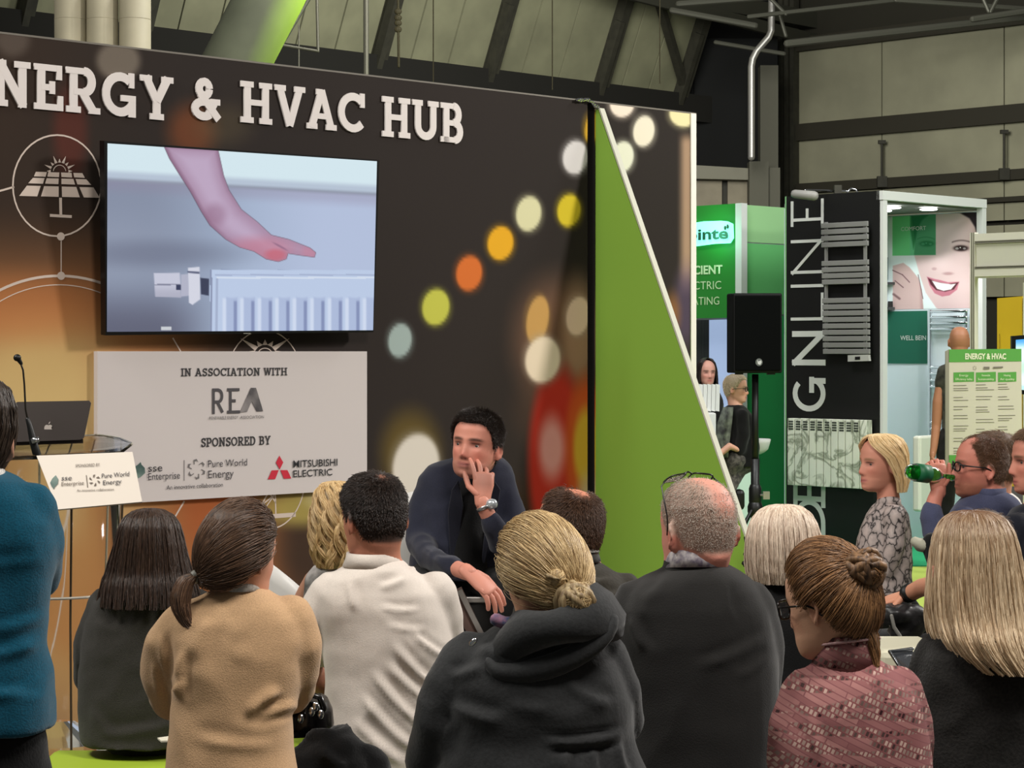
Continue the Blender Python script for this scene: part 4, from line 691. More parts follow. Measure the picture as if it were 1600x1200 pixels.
g = G(); g.abox(lx(1145, 17.6), lx(1162, 17.6), 17.5, 17.62, P(0, 796, 17.6).z, P(0, 764, 17.6).z); tag(g.obj('black_bag', m_black, bevel=.03), 'small black bag behind the white edge of the green fin', 'bag')
# ================================================ PEOPLE: builders
def frame(c, yaw, pitch=0, roll=0, s=1.0):
    return Matrix.Translation(c) @ Matrix.Rotation(math.radians(yaw), 4, 'Z') @ Matrix.Rotation(math.radians(pitch), 4, 'X') @ Matrix.Rotation(math.radians(roll), 4, 'Y') @ Matrix.Scale(s, 4)
_hz = [-.114, -.108, -.098, -.085, -.07, -.055, -.03, 0, .025, .055, .085, .1, .109, .1145, .116]
_hf = [.052, .068, .079, .083, .083, .083, .085, .084, .088, .086, .073, .057, .04, .02, .004]
_hb = [.012, -.002, -.026, -.05, -.066, -.076, -.089, -.096, -.0985, -.095, -.080, -.064, -.046, -.026, -.012]
_hw = [.02, .033, .045, .0525, .0585, .063, .0695, .0735, .0755, .0735, .062, .050, .037, .02, .006]
def head_grid(NA=60, NZ=52, jaw=1.0, fem=False):
    t = np.linspace(0, 1, NZ); zz = np.interp(t, [0, .06, .9, .97, 1], [-.114, -.106, .1, .1125, .116]); a = np.linspace(0, 2*PI, NA, endpoint=False)
    f = np.interp(zz, _hz, _hf)[:, None]; b = np.interp(zz, _hz, _hb)[:, None]; w = np.interp(zz, _hz, _hw)[:, None]
    w = w*np.interp(zz[:, None], [-.075, -.005], [jaw, 1]); yc = -.008+0*f; yc = np.where(zz[:, None] < -.06, (f+b)/2, yc); yc = np.where(zz[:, None] > .1, (f+b)/2, yc)
    ca, sa = np.cos(a)[None], np.sin(a)[None]; x = w*np.sign(sa)*np.abs(sa)**.92; y = yc+np.where(ca > 0, (f-yc)*np.abs(ca)**.8, (b-yc)*np.abs(ca)**-0*-ca*-1)
    y = np.where(ca > 0, y, yc+(yc-b)*ca); z = np.broadcast_to(zz[:, None], x.shape)
    fr = np.clip(ca, 0, 1)**.5*(y > 0); e = np.exp; ax = np.abs(x)
    nz = np.interp(z, [-.052, -.045, -.037, -.01, .012, .03], [0, .010, .0245, .014, .005, 0])*(.88 if fem else 1); sx = np.interp(z, [-.04, .01], [.0135, .008]); d = nz*e(-(x/sx)**2)
    d += .006*e(-((ax-.013)/.006)**2-((z+.041)/.006)**2)-.0095*e(-((ax-.033)/.016)**2-((z-.0)/.011)**2)+(.002 if fem else .0045)*e(-((ax-.03)/.024)**2-((z-.02)/.008)**2)
    d += .0055*e(-(x/.021)**2)*(e(-((z+.0605)/.005)**2)+1.1*e(-((z+.0735)/.006)**2))-.003*e(-(x/.025)**4-((z+.067)/.0028)**2)
    d += .006*e(-(x/.02)**2-((z+.102)/.012)**2)-.003*e(-(x/.03)**2-((z+.086)/.006)**2)+.004*e(-((ax-.046)/.016)**2-((z+.022)/.015)**2)
    y = y+d*fr; co = np.stack([x, y, z], -1).reshape(-1, 3); i = np.arange(NZ*NA).reshape(NZ, NA); j = np.roll(i, -1, 1)
    fs = np.stack([i[:-1], j[:-1], j[1:], i[1:]], -1).reshape(-1, 4).tolist(); fs += [tuple(i[0][::-1]), tuple(i[-1])]; return co, fs
def hairline(az):                                # lowest z with hair for azimuth (deg, 0 = face)
    return np.interp(np.abs(az), [0, 25, 42, 55, 66, 78, 92, 104, 120, 150, 180], [.076, .079, .07, .05, .02, -.012, .012, -.01, -.05, -.068, -.07])
def hairmask(co, bald=None, recede=0, low=0):
    az = np.degrees(np.arctan2(co[:, 0], co[:, 1]-(-.008))); hl = hairline(az)+recede*np.interp(np.abs(az), [0, 60, 75], [1, 1, 0])+low*np.interp(np.abs(az), [100, 130], [0, 1]); m = sst(-.004, .012, co[:, 2]-hl)
    for b in (bald or []): m *= 1-(b[6] if len(b) > 6 else 1)*(1-sst(.4, 1.15, np.linalg.norm((co-np.array(b[:3]))/np.array(b[3:6]), axis=1)))
    return m
def remesh(g, voxel, it=2, fac=.5):
    me = bpy.data.meshes.new('t'); me.from_pydata(g.v, [], g.f); me.update(); o = bpy.data.objects.new('t', me); C.objects.link(o)
    r = o.modifiers.new('r', 'REMESH'); r.mode = 'VOXEL'; r.voxel_size = voxel; s_ = o.modifiers.new('s', 'SMOOTH'); s_.iterations = it; s_.factor = fac
    out = bpy.data.meshes.new_from_object(o.evaluated_get(bpy.context.evaluated_depsgraph_get())); bpy.data.objects.remove(o); bpy.data.meshes.remove(me); return out
def getco(me): n = len(me.vertices); c = np.zeros(n*3); me.vertices.foreach_get('co', c); return c.reshape(-1, 3)
def getno(me): n = len(me.vertices); c = np.zeros(n*3); me.vertices.foreach_get('normal', c); return c.reshape(-1, 3)
def tnoise(co, sc, seed=0, st=(1, 1, 1)): return np.array([noise.noise(V((x*sc*st[0]+seed, y*sc*st[1]+seed*1.7, z*sc*st[2]))) for x, y, z in co])
def cloth(me, folds, amp=.004, sc=9, seed=1, st=(1, 1, 1)):
    co = getco(me); no = getno(me); n1 = tnoise(co, sc, seed, st); n2 = tnoise(co, sc*2.3, seed+9, (st[0], st[1], st[2]*1.2)); d = amp*((.5-np.abs(n1)*2)*1.2+n2*.5)
    if folds:
        px, py = proj(co)
        for x1, y1, x2, y2, w, a in folds:
            e = np.array((x2-x1, y2-y1), float); L2 = e@e; t = ((px-x1)*e[0]+(py-y1)*e[1])/L2; tc = np.clip(t, 0, 1); bow = math.sqrt(L2)*.05*np.sin(tc*PI)
            dd = ((px-x1)*e[1]-(py-y1)*e[0])/math.sqrt(L2)+bow; ends = sst(0, .3, t)*sst(1, .7, t); d = d+a*ends*(np.exp(-(dd/w)**2)-.6*np.exp(-((dd-1.9*w)/w)**2))*(no[:, 1] < .35)
    co = co+no*d[:, None]; me.vertices.foreach_set('co', co.ravel()); me.update(); return me
_hm = {}
def hairmat(key, c1, c2, root=None, rough=.42):
    if key in _hm: return _hm[key]
    m = bpy.data.materials.new(key); m.use_nodes = True; nt = m.node_tree; N = nt.nodes; L = nt.links; b = N['Principled BSDF']; b.inputs['Roughness'].default_value = rough; b.inputs['Specular IOR Level'].default_value = .45
    h = N.new('ShaderNodeHairInfo'); mx = N.new('ShaderNodeMix'); mx.data_type = 'RGBA'; L.new(h.outputs['Random'], mx.inputs[0]); mx.inputs[6].default_value = lin(c1); mx.inputs[7].default_value = lin(c2); out = mx.outputs[2]
    if root:
        mr = N.new('ShaderNodeMapRange'); mr.inputs[1].default_value = 0; mr.inputs[2].default_value = .5; L.new(h.outputs['Intercept'], mr.inputs[0]); m2 = N.new('ShaderNodeMix'); m2.data_type = 'RGBA'; L.new(mr.outputs[0], m2.inputs[0]); m2.inputs[6].default_value = lin(root); L.new(out, m2.inputs[7]); out = m2.outputs[2]
    L.new(out, b.inputs['Base Color']); _hm[key] = m; return m
def strands(arr, r0, r1, m, parent, name='strands'):
    arr = np.asarray(arr, dtype=np.float32)
    if len(arr) == 0: return
    n, k, _ = arr.shape; hc = bpy.data.hair_curves.new(name); hc.add_curves([k]*n); hc.position_data.foreach_set('vector', arr.reshape(-1)) if hasattr(hc, 'position_data') else hc.points.foreach_set('position', arr.reshape(-1))
    rad = np.tile(np.linspace(r0, r1, k, dtype=np.float32), n)*np.repeat(rng.uniform(.7, 1.3, n).astype(np.float32), k)
    at = hc.attributes.get('radius') or hc.attributes.new('radius', 'FLOAT', 'POINT'); at.data.foreach_set('value', rad)
    hc.materials.append(m); o = bpy.data.objects.new(name, hc); C.objects.link(o); o['kind'] = 'stuff'
    if parent is not None: o.parent = parent; o.matrix_parent_inverse = parent.matrix_world.inverted()
    return o
def xf(M, a): a = np.asarray(a); R = np.array(M.to_3x3()); return a@R.T+np.array(M.translation)
def hand(g, W, F_, N_, s=1.0, thumb=1, curl=(20, 25, 30, 35), spread=6, tcurl=20, gl=1.0):
    """palm loft, four jointed fingers of unequal length, a thumb leaving the side of the palm"""
    W = V(W); F_ = V(F_).normalized(); N_ = V(N_); N_ = (N_-F_*N_.dot(F_)).normalized(); S_ = F_.cross(N_).normalized()*thumb; out = G()
    out.tube([W-F_*.02*s, W+F_*.015*s, W+F_*.05*s, W+F_*.085*s], [(.027*s, .019*s), (.032*s, .017*s), (.039*s, .0155*s), (.038*s, .012*s)], 14, N0=N_)
    for i, (o, L_) in enumerate(zip((.029, .0095, -.01, -.028), (.072, .08, .074, .058))):
        a = math.radians(spread*(1.5-i)); d = (F_*math.cos(a)+S_*math.sin(a)).normalized(); p = W+F_*(.072-abs(i-1.2)*.003)*s+S_*o*s; pts = [p-d*.015*s]; ax = d.cross(N_).normalized(); c = math.radians(curl[i]); q = 0
        pts.append(p)
        for L2, ck in ((.44, .45), (.3, 1.0), (.26, .6)):
            q += c*ck; dd = (d*math.cos(q)+N_*math.sin(q)).normalized(); pts.append(pts[-1]+dd*L_*L2*s*1.12*gl)
        out.tube(pts, [.0088*s, .0092*s, .0086*s, .0078*s, .0066*s], 10)
    b = W+F_*.02*s+S_*.026*s; d = (F_*.62+S_*.7+N_*.3).normalized(); p1 = b+d*.035*s; d2 = (F_*.9+S_*.25+N_*math.radians(tcurl)).normalized(); out.tube([b-d*.012*s, b, p1, p1+d2*.03*s, p1+d2*.052*s], [.012*s, .0125*s, .0105*s, .0098*s, .0078*s], 10)
    g.add(out.v, out.f)
def ear(g, M, side, s=1.0):
    o = G(); c = V((side*.0755, -.012, -.008)); pts = []
    for k in range(9):
        t = math.radians(-60+k*38); pts.append(c+V((side*(.006+.005*max(0, -math.cos(t+.4))), -.004+.014*-math.sin(t)*-1*-.9, .026*math.cos(t))))
    o.tube([c+V((side*(.004+.009*(k not in (0, 8))), -.006-.013*math.sin(math.radians(k*22.5)), .03-.0075*k)) for k in range(9)], [.0035, .0045, .005, .005, .005, .005, .005, .005, .006], 8)
    o.ell(c+V((side*.002, -.002, -.002)), (.006, .013, .026), nu=10, nv=8); g.add([M @ V(v) for v in o.v], o.f)
def person(label, d, head, rings, arms=(), skin=(205, 150, 125), top=None, hair=None, legs=None, folds=(), name='person', topname='jacket', vox=.0065, cvox=.0095, wr=(.004, 9, (1, 1, 1)), stubble=None, neckr=.056, eyes=None, brow=None, collar=(), seat=.5, pouf=True, group=None, neck_to=None, lips=(176, 96, 92), fem=False, jaw=1.0, cheek=.5):
    k = d/F; hc = P(head['c'][0], head['c'][1], d+head.get('off', 0)); s = head.get('s', 1.0); M = frame(hc, head.get('yaw', 0), head.get('pitch', 0), head.get('roll', 0), s)
    fwd = V((-math.sin(math.radians(legs.get('yaw', 0) if legs else 0)), math.cos(math.radians(legs.get('yaw', 0) if legs else 0)), 0)); side = V((fwd.y, -fwd.x, 0))
    lastc = P((rings[-1][1]+rings[-1][2])/2, rings[-1][0], d+rings[-1][4]); floorz = (legs or {}).get('floor', 0)
    root = thing(name, label, 'person', (lastc.x, lastc.y, floorz), group)
    # body -------------------------------------------------
    co, fs = head_grid(fem=fem, jaw=jaw); g = G(); g.add([tuple(q) for q in xf(M, co)], fs)
    for sd in (-1, 1): ear(g, M, sd)
    r0 = rings[0]; nb = P(*neck_to, d) if neck_to else P((r0[1]+r0[2])/2, r0[0], d+r0[4]); na = M @ V((0, -.03, -.045)); g.tube([na, na.lerp(nb, .5), nb-Z*.01, nb-Z*.06], [neckr*s, neckr*s*.97, neckr*1.05*s, neckr*1.2*s], 20)
    r2 = rings[min(3, len(rings)-1)]; c2 = P((r2[1]+r2[2])/2, r2[0], d+r2[4]); hw2 = (r2[2]-r2[1])/2*k; g.tube([nb-Z*.05, c2-Z*.03, lastc+Z*.05], [(neckr*1.5, neckr*1.2), (hw2*.72, r2[3]*.36), (hw2*.55, .07)], 16, N0=(0, 1, 0))
    for ar in arms:
        pts = [P(p[0], p[1], d+p[2]) for p in ar['pts']]; sk = ar.get('skin', len(pts)); rr = [p[3]*(.72 if i < sk else 1) for i, p in enumerate(ar['pts'])]; g.tube(pts, rr, 14)
    me = remesh(g, vox, 2, .4); co = getco(me); fs = [tuple(p.vertices) for p in me.polygons]; n0 = len(co); g2 = G()
    for ar in arms:
        if 'hand' in ar: h = dict(ar['hand']); hand(g2, P(h['w'][0], h['w'][1], d+h['w'][2]) if 'w' in h else P(*ar['pts'][-1][:2], d+ar['pts'][-1][2]), h['f'], h['n'], h.get('s', 1), h.get('thumb', 1), h.get('curl', (20, 25, 30, 35)), h.get('spread', 6), h.get('tcurl', 20))
    lg = legs or {}; hips = V((lastc.x, lastc.y, 0))+fwd*lg.get('hipoff', 0)+Z*(lg['hipz'] if 'hipz' in lg else seat+.1)
    if lg.get('stand'): L_ = [[hips+side*q*.09, hips+side*q*.1+fwd*.03+Z*(.49-hips.z+floorz), hips+side*q*.11+Z*(.09-hips.z+floorz)] for q in (-1, 1)]
    elif 'knees' in lg: L_ = [[hips+side*q*.08, P(*kn[:2], d+kn[2]), P(*an[:2], d+an[2])] for q, kn, an in zip((-1, 1), lg['knees'], lg['ankles'])]
    else: L_ = [[hips+side*q*.09, hips+side*q*.12+fwd*.44+Z*(seat+.08-hips.z), hips+side*q*.12+fwd*(.44+lg.get('shin', .04))+Z*(.09-hips.z)] for q in (-1, 1)]
    for q in L_: g2.tube(q, [.06, .045, .033], 10)
    for m_, q in zip((0, 1), L_): f_ = fwd; g2.tube([q[2]-fwd*.03-Z*.04, q[2]+fwd*.12-Z*.055], [.033, .03], 10)
    allv = np.vstack([co, np.array([tuple(v) for v in g2.v])]); m2 = bpy.data.meshes.new('body'); m2.from_pydata(allv.tolist(), [], fs+[tuple(i+n0 for i in f) for f in g2.f]); m2.update()
    Mi = M.inverted(); lc = xf(Mi, allv); sk_ = np.tile(np.array(skin, float), (len(allv), 1)); X, Y, Zz = lc.T; near = (np.abs(Zz) < .14) & (np.abs(X) < .12) & (np.abs(Y) < .14); fr = near & (Y > .03); nz = tnoise(allv[::1]*1.0, 40, 3) if len(allv) < 1 else 0
    sk_ = over(sk_, fr*np.exp(-((np.abs(X)-.042)/.02)**2-((Zz+.03)/.018)**2)*cheek*.6, (214, 118, 104)); sk_ = over(sk_, fr*np.exp(-(X/.016)**2-((Zz+.036)/.014)**2)*cheek*.6, (208, 112, 100))
    sk_ = over(sk_, near*np.exp(-((np.abs(X)-.083)/.010)**2-((Zz+.008)/.03)**2-((Y+.015)/.022)**2)*.5*cheek, (200, 104, 90))
    sk_ = over(sk_, fr*(Y > .06)*np.exp(-((np.abs(X)-.033)/.017)**4-(Zz/.009)**4)*.45, (120, 74, 66)); sk_ = over(sk_, fr*(Y > .06)*np.exp(-((np.abs(X)-.033)/.0165)**4-((Zz-.0075)/.0024)**2)*.75, (58, 38, 34))
    sk_ = over(sk_, fr*(Y > .06)*np.exp(-(X/.023)**4-((Zz+.0672)/.0085)**4)*.85, lips); sk_ = over(sk_, fr*(Y > .06)*np.exp(-(X/.023)**4-((Zz+.0668)/.0022)**2)*.7, (92, 44, 44))
    sk_ = over(sk_, fr*np.exp(-((np.abs(X)-.008)/.004)**2-((Zz+.0465)/.004)**2)*.6, (96, 52, 46))
    if brow: sk_ = over(sk_, fr*(Y > .05)*np.exp(-((np.abs(X)-.033)/.021)**4-((Zz-.021+.25*(np.abs(X)-.033)**2*20)/.0045)**2)*.9, brow)
    if stubble: sk_ = over(sk_, near*sst(-.045, -.07, Zz)*sst(-.02, .01, Y)*.35, stubble)
    if hair and hair['style'] == 'short': mk = hairmask(lc, hair.get('bald'), hair.get('recede', 0), hair.get('low', 0))*near; sk_ = over(sk_, mk*hair.get('buzz', .85), hair['c1'])
    at = m2.color_attributes.new('print', 'FLOAT_COLOR', 'POINT'); c_ = sk_/255; rg = np.ones((len(c_), 4), np.float32); rg[:, :3] = np.where(c_ <= .04045, c_/12.92, ((c_+.055)/1.055)**2.4); at.data.foreach_set('color', rg.ravel())
    m2.materials.append(mat('skin', rough=.52, attr='print', bump=.12, bscale=260, spec=.4)); body = link('body', m2, root, True); bpy.data.meshes.remove(me)
    if eyes:
        for sd in (-1, 1):
            e_ = G(); R_ = .0118; ec = V((sd*.0325, .0602, 0)); nu = 16
            e_.ell((0, 0, 0), (R_, R_, R_), nu=nu, nv=12); gaze = V(eyes.get('gaze', (0, 1, 0))).normalized(); q = V((0, 0, 1)).rotation_difference(gaze); e_.v = [tuple(M @ (ec+V([a_*b_ for a_, b_ in zip((1, 1, .8), q @ V(v))]))) for v in e_.v]
            e_.mi = [2 if min(f) >= 0 and (max(f) == nu*11 and len(f) == 3) else (1 if i < nu*3 and len(f) == 4 else 0) for i, f in enumerate(e_.f)]
            e_.obj('eye', [mat('eye_white', (212, 204, 200), .2), mat('iris', eyes.get('c', (70, 62, 50)), .2), mat('pupil', (10, 8, 8), .1)], root, True)
    # clothes -----------------------------------------------
    if top is not None:
        g = G(); rr = []; n = 30
        for py, xl, xr, th, of in rings:
            c = P((xl+xr)/2, py, d+of); hw = (xr-xl)/2*k; rr.append([c+V((hw*np.sign(math.cos(t))*abs(math.cos(t))**.85, th/2*np.sign(math.sin(t))*abs(math.sin(t))**.85, 0)) for t in [2*PI*i/n for i in range(n)]])
        if not lg.get('stand'): c = V((lastc.x, lastc.y, 0))+Z*max(seat+.03, .0) if 'hipz' not in lg else hips; hw = (rings[-1][2]-rings[-1][1])/2*k; (rr.append([V((c.x, c.y, min(c.z, rr[-1][0].z-.02)))+V((hw*.98*math.cos(2*PI*i/n), rings[-1][3]*.55*math.sin(2*PI*i/n), 0)) for i in range(n)]) if not lg.get('nohem') else None)
        g.loft(rr)
        for ar in arms:
            sk = ar.get('skin', len(ar['pts'])); pts = [P(p[0], p[1], d+p[2]) for p in ar['pts'][:sk+1 if 'skin' in ar else sk]]
            if 'skin' in ar: pts[-1] = pts[-2].lerp(pts[-1], ar.get('cuff', .0)) if ar.get('cuff', 0) > 0 else pts[-1]; pts = pts if ar.get('cuff', 0) > 0 else pts[:-1]
            rr_ = [p[3] for p in ar['pts']][:len(pts)]
            if 'skin' in ar and ar.get('cuff', 0) > 0: rr_[-1] = max(rr_[-1], rr_[-2]*.9)
            if len(pts) > 1: g.tube(pts, rr_, 16)
        me = remesh(g, cvox, 5, .5); cloth(me, folds, wr[0], wr[1], random.uniform(0, 50), wr[2]); me.name = topname; me.materials.append(top); topo = link(topname, me, root, True)
    else: topo = None
    if lg.get('mat') is not None:
        g = G(); g.ell(hips-Z*.01, (.15, .10, .11), nu=20, nv=12)
        for q in L_: g.tube(q, lg.get('r', [.088, .066, .05]), 14)
        if lg.get('stand'): g.tube([hips+Z*.12, hips-Z*.1], [(.165, .11), (.175, .13)], 20, N0=(0, 1, 0))
        me = remesh(g, .013, 4, .5); cloth(me, (), .004, 10, 5); me.name = 'trousers'; me.materials.append(lg['mat']); link('trousers', me, root, True)
        for q in L_:
            g = G(); a = q[2]-Z*.05; g.tube([a-fwd*.06, a+fwd*.02, a+fwd*.12, a+fwd*.19], [(.036, .036), (.042, .042), (.044, .032), (.034, .022)], 14, N0=(0, 0, 1)); g.obj('shoe', lg.get('shoe', mat('shoe_black', (14, 14, 14), .4)), root, True)
    for cl in collar:                            # (py_bottom, py_top, xl, xr, depth, off, material, tilt)
        yb, yt, xl, xr, th, of, m_, tilt = cl; g = G(); n = 36; c0 = P((xl+xr)/2, yb, d+of); c1 = P((xl+xr)/2, yt, d+of); hw = (xr-xl)/2*k; rr = []
        for c, q in ((c0, 1.12), (c0.lerp(c1, .6), 1.0), (c1, .97), (c1, .86), (c0.lerp(c1, .5), .88), (c0, .95)): rr.append([c+V((hw*q*math.cos(2*PI*i/n), th/2*q*math.sin(2*PI*i/n), -tilt*math.sin(2*PI*i/n))) for i in range(n)])
        g.loft(rr, cap=False); v0 = (len(rr)-1)*n; g.f += [(v0+i, v0+(i+1) % n, (i+1) % n, i) for i in range(n)]; g.mi += [0]*n; g.obj('collar', m_, root, True)
    if pouf and not lg.get('stand'): POUFS.append((lastc.x, lastc.y, seat, root))
    if hair: do_hair(root, M, hc, d, hair, s, head.get('yaw', 0))
    return root, M, body, topo
POUFS = []
def ellR(dv): return 1/np.sqrt((dv[..., 0]/.080)**2+((dv[..., 1]+.0)/.094)**2+(dv[..., 2]/.118)**2)
def do_hair(root, M, hc, d, h, s, yaw):
    st = h['style']; c1, c2 = h['c1'], h['c2']; key = 'hair_%d_%d_%d' % tuple(c1); sm = mat(key+'_shell', [x*.8 for x in c1], .55, bump=.5, bscale=120, stretch=(1, 1, .15), c2=[x*.75 for x in c2]); hm = hairmat(key, c1, c2, h.get('root'))
    co, fs = head_grid(48, 40); yc = np.array((0, -.008, 0)); no = (co-yc)*np.array((1, 1, .8)); no /= np.linalg.norm(no, axis=1)[:, None]
    mk = hairmask(co, h.get('bald'), h.get('recede', 0), h.get('low', 0)); t = h.get('t', .012)
    nzn = tnoise(co, 22, 4)
    crown = sst(.02, .1, co[:, 2]); off = np.where(mk > .02, -.004+(t+.004)*sst(0, .5, mk)*(.7+.3*crown+h.get('lump', .15)*nzn), -.005)
    thin = h.get('buzz') or (st == 'short' and t < .009)
    if st != 'env' and not thin:
        g = G(); g.add([tuple(q) for q in xf(M, co+no*off[:, None])], fs); ho = g.obj('hair', sm, root, True)
    elif thin:
        ho = tag(bpy.data.objects.new('hair', None), None, None); C.objects.link(ho); ho.location = hc; ho.parent = root; ho.matrix_parent_inverse = Matrix.Translation(-root.location); bpy.context.view_layer.update()
    # strand roots
    cf, _f = head_grid(150, 110); nf = (cf-yc)*np.array((1, 1, .8)); nf /= np.linalg.norm(nf, axis=1)[:, None]; mf = hairmask(cf, h.get('bald'), h.get('recede', 0), h.get('low', 0))
    ar_ = np.hypot(cf[:, 0], cf[:, 1]+.01)+.003; w = np.maximum(mf, 0)*(cf[:, 2] > -.09)*ar_; w = w/w.sum(); n = int(h.get('n', 3000)*1.5); idx = rng.choice(len(cf), n, p=w); base = cf[idx]+rng.normal(0, .0022, (n, 3)); nn = nf[idx]; K = 6
    if st == 'short':
        cr = np.array(h.get('crown', (0, -.05, .11))); fl = base-cr; fl -= nn*(fl*nn).sum(1)[:, None]; fl /= np.linalg.norm(fl, axis=1)[:, None]+1e-6; fl = fl*np.array((1, 1, 1))+np.array(h.get('comb', (0, 0, 0)))
        L_ = h.get('len', .02)*rng.uniform(.6, 1.2, n)*(.55+.45*sst(0, .08, base[:, 2])); cu = rng.normal(0, h.get('curl', .1), (n, 3)); out = np.zeros((n, K, 3)); b = base+nn*(t*.6 if not h.get('buzz') else .0)[None] if isinstance(t, np.ndarray) else base+nn*(0 if h.get('buzz') else t*.6)
        for i in range(K): q = i/(K-1); out[:, i] = b+(nn*h.get('lift', .6)*(1-q*.5)+(fl+cu)*.8)*(L_*q)[:, None]
        strands(xf(M, out), h.get('r', .0006), .0002, hm, ho)
    elif st == 'pulled':
        T = np.array(h['tie']); Tn = T/np.linalg.norm(T); K = 9; out = np.zeros((n, K, 3)); dp = (base)/np.linalg.norm(base, axis=1)[:, None]; jt = rng.normal(0, .035, (n, 3)); lift = rng.uniform(.004, .014, n)*h.get('puff', 1)
        for i in range(K):
            q = i/(K-1); dv = dp*(1-q)+(Tn+jt*.6)*q+jt*.5*math.sin(q*PI); dv /= np.linalg.norm(dv, axis=1)[:, None]; R_ = ellR(dv)+lift*(1+.8*math.sin(q*PI)); R_ = R_*(1-q**3)+np.linalg.norm(T)*(q**3); out[:, i] = dv*R_[:, None]
        strands(xf(M, out), .0006, .0004, hm, ho)
    if 'bun' in h:                               # coiled knot of thick locks and loose hairs
        for c, r, nl in h['bun']:
            c = np.array(c); g = G()
            for q in range(nl):
                ax = rng.normal(0, 1, 3); ax /= np.linalg.norm(ax); u = np.cross(ax, (.3, .5, .8)); u /= np.linalg.norm(u); v_ = np.cross(ax, u); R_ = r*rng.uniform(.6, .95); a0 = rng.uniform(0, 6); oc = c+ax*rng.uniform(-.4, .4)*r
                pts = [M @ V(oc+(u*math.cos(a0+t_*.5)+v_*math.sin(a0+t_*.5))*R_*(1+.03*t_)) for t_ in range(9)]; g.tube(pts, [x*r/.03 for x in [.003, .006, .008, .0085, .009, .0085, .008, .006, .003]], 8)
            g.ell(M @ V(c), (r*.6, r*.6, r*.6), nu=14, nv=10); b_ = g.obj('bun', sm, root, True)
            m_ = 900; ax = rng.normal(0, 1, (m_, 3)); ax /= np.linalg.norm(ax, axis=1)[:, None]; u = np.cross(ax, rng.normal(0, 1, (m_, 3))); u /= np.linalg.norm(u, axis=1)[:, None]; v_ = np.cross(ax, u); R_ = r*rng.uniform(.85, 1.12, m_); a0 = rng.uniform(0, 6, m_); out = np.zeros((m_, 7, 3))
            for i in range(7): a = a0+i*.35; out[:, i] = c+(u*np.cos(a)[:, None]+v_*np.sin(a)[:, None])*R_[:, None]
            strands(xf(M, out), .0009, .0005, hm, b_)
    if 'tail' in h:                              # hanging tail: list of local points with radius
        pts, rad = h['tail']; pts = np.array(pts); rad = np.array(rad); m_ = h.get('tail_n', 1500); k = len(pts); ang = rng.uniform(0, 2*PI, m_); rr = np.sqrt(rng.uniform(0.2, 1.25, m_)); out = np.zeros((m_, k, 3)); cut = rng.uniform(.75, 1.05, m_)
        for i in range(k):
            out[:, i] = pts[i]+np.stack([np.cos(ang)*rr*rad[i], np.sin(ang)*rr*rad[i]*.7, 0*ang], 1)+rng.normal(0, .0015, (m_, 3))
        g = G(); g.tube([M @ V(p) for p in pts], [x*.9 for x in rad], 12); tl = g.obj('ponytail', sm, root, True); strands(xf(M, out), .0008, .0004, hm, tl)
    if st == 'env':                              # loose hair: envelope rings (py, xl, xr, half depth, centre offset, opening half-angle at the face)
        E_ = h['env']; k = d/F; n_ = 34; rings_o = []; rings_i = []; ya = math.radians(yaw)
        def pt(i, az, inset=0): py, xl, xr, hd, of, op = E_[i]; c = P((xl+xr)/2, py, d+of); hw = (xr-xl)/2*k; a = az+PI/2+ya; return c+V(((hw-inset)*math.cos(a), (hd-inset)*math.sin(a), 0))
        rr = []
        for i in range(len(E_)):
            op = math.radians(E_[i][5]); az = [op+(2*PI-2*op)*j/n_ for j in range(n_+1)]; ins = min(.012, (E_[i][2]-E_[i][1])*k*.2)
            rr.append([pt(i, a, .002) for a in az]+[pt(i, a, ins) for a in az[::-1]])
        if h.get('shell'): rr = rr[:h['shell']]
        g = G(); g.loft(rr); ho = g.obj('hair', sm, root, True); n = h.get('n', 6000); cum = np.array([P(0, e[0], d).z for e in E_]); K = len(E_); op = np.array([math.radians(e[5]) for e in E_])
        u = rng.uniform(0, 1, n); clump = np.round(u*h.get('clumps', 60))/h.get('clumps', 60); u = u*.75+clump*.25; wv = h.get('wave', 0); ph = rng.uniform(0, 6, n)*.15+clump*37; end = np.minimum(1, rng.normal(h.get('end', 1.0), h.get('spread', .05), n)+h.get('spread', .05)*np.sin(clump*91)*1.2); start = np.abs(rng.normal(0, h.get('start', .12), n)).clip(0, .6)
        KK = 14; out = np.zeros((n, KK, 3)); e_px = np.array([[e[0], (e[1]+e[2])/2, (e[2]-e[1])/2*k, e[3], e[4]] for e in E_], float); dep = rng.uniform(-.008, .004, n)+h.get('lock', .003)*np.sin(clump*57)
        for i in range(KK):
            q = (start+(end-start)*i/(KK-1))*(K-1); v5 = [np.interp(q, range(K), e_px[:, j]) for j in range(5)]; o_ = np.interp(q, range(K), op); az = o_+(2*PI-2*o_)*u+PI/2+ya+wv*.25*np.sin(q*1.7+ph); dd = d+v5[4]; rad = dep+wv*.006*np.sin(q*2.3+ph)
            cx = (v5[1]-CX)/F*dd; out[:, i, 0] = cx+(v5[2]+rad)*np.cos(az); out[:, i, 1] = dd+(v5[3]+rad)*np.sin(az); out[:, i, 2] = H+(HZ-v5[0])/F*dd
        out += rng.normal(0, .0008, out.shape); strands(out, h.get('r', .0009), .0005, hm, ho)
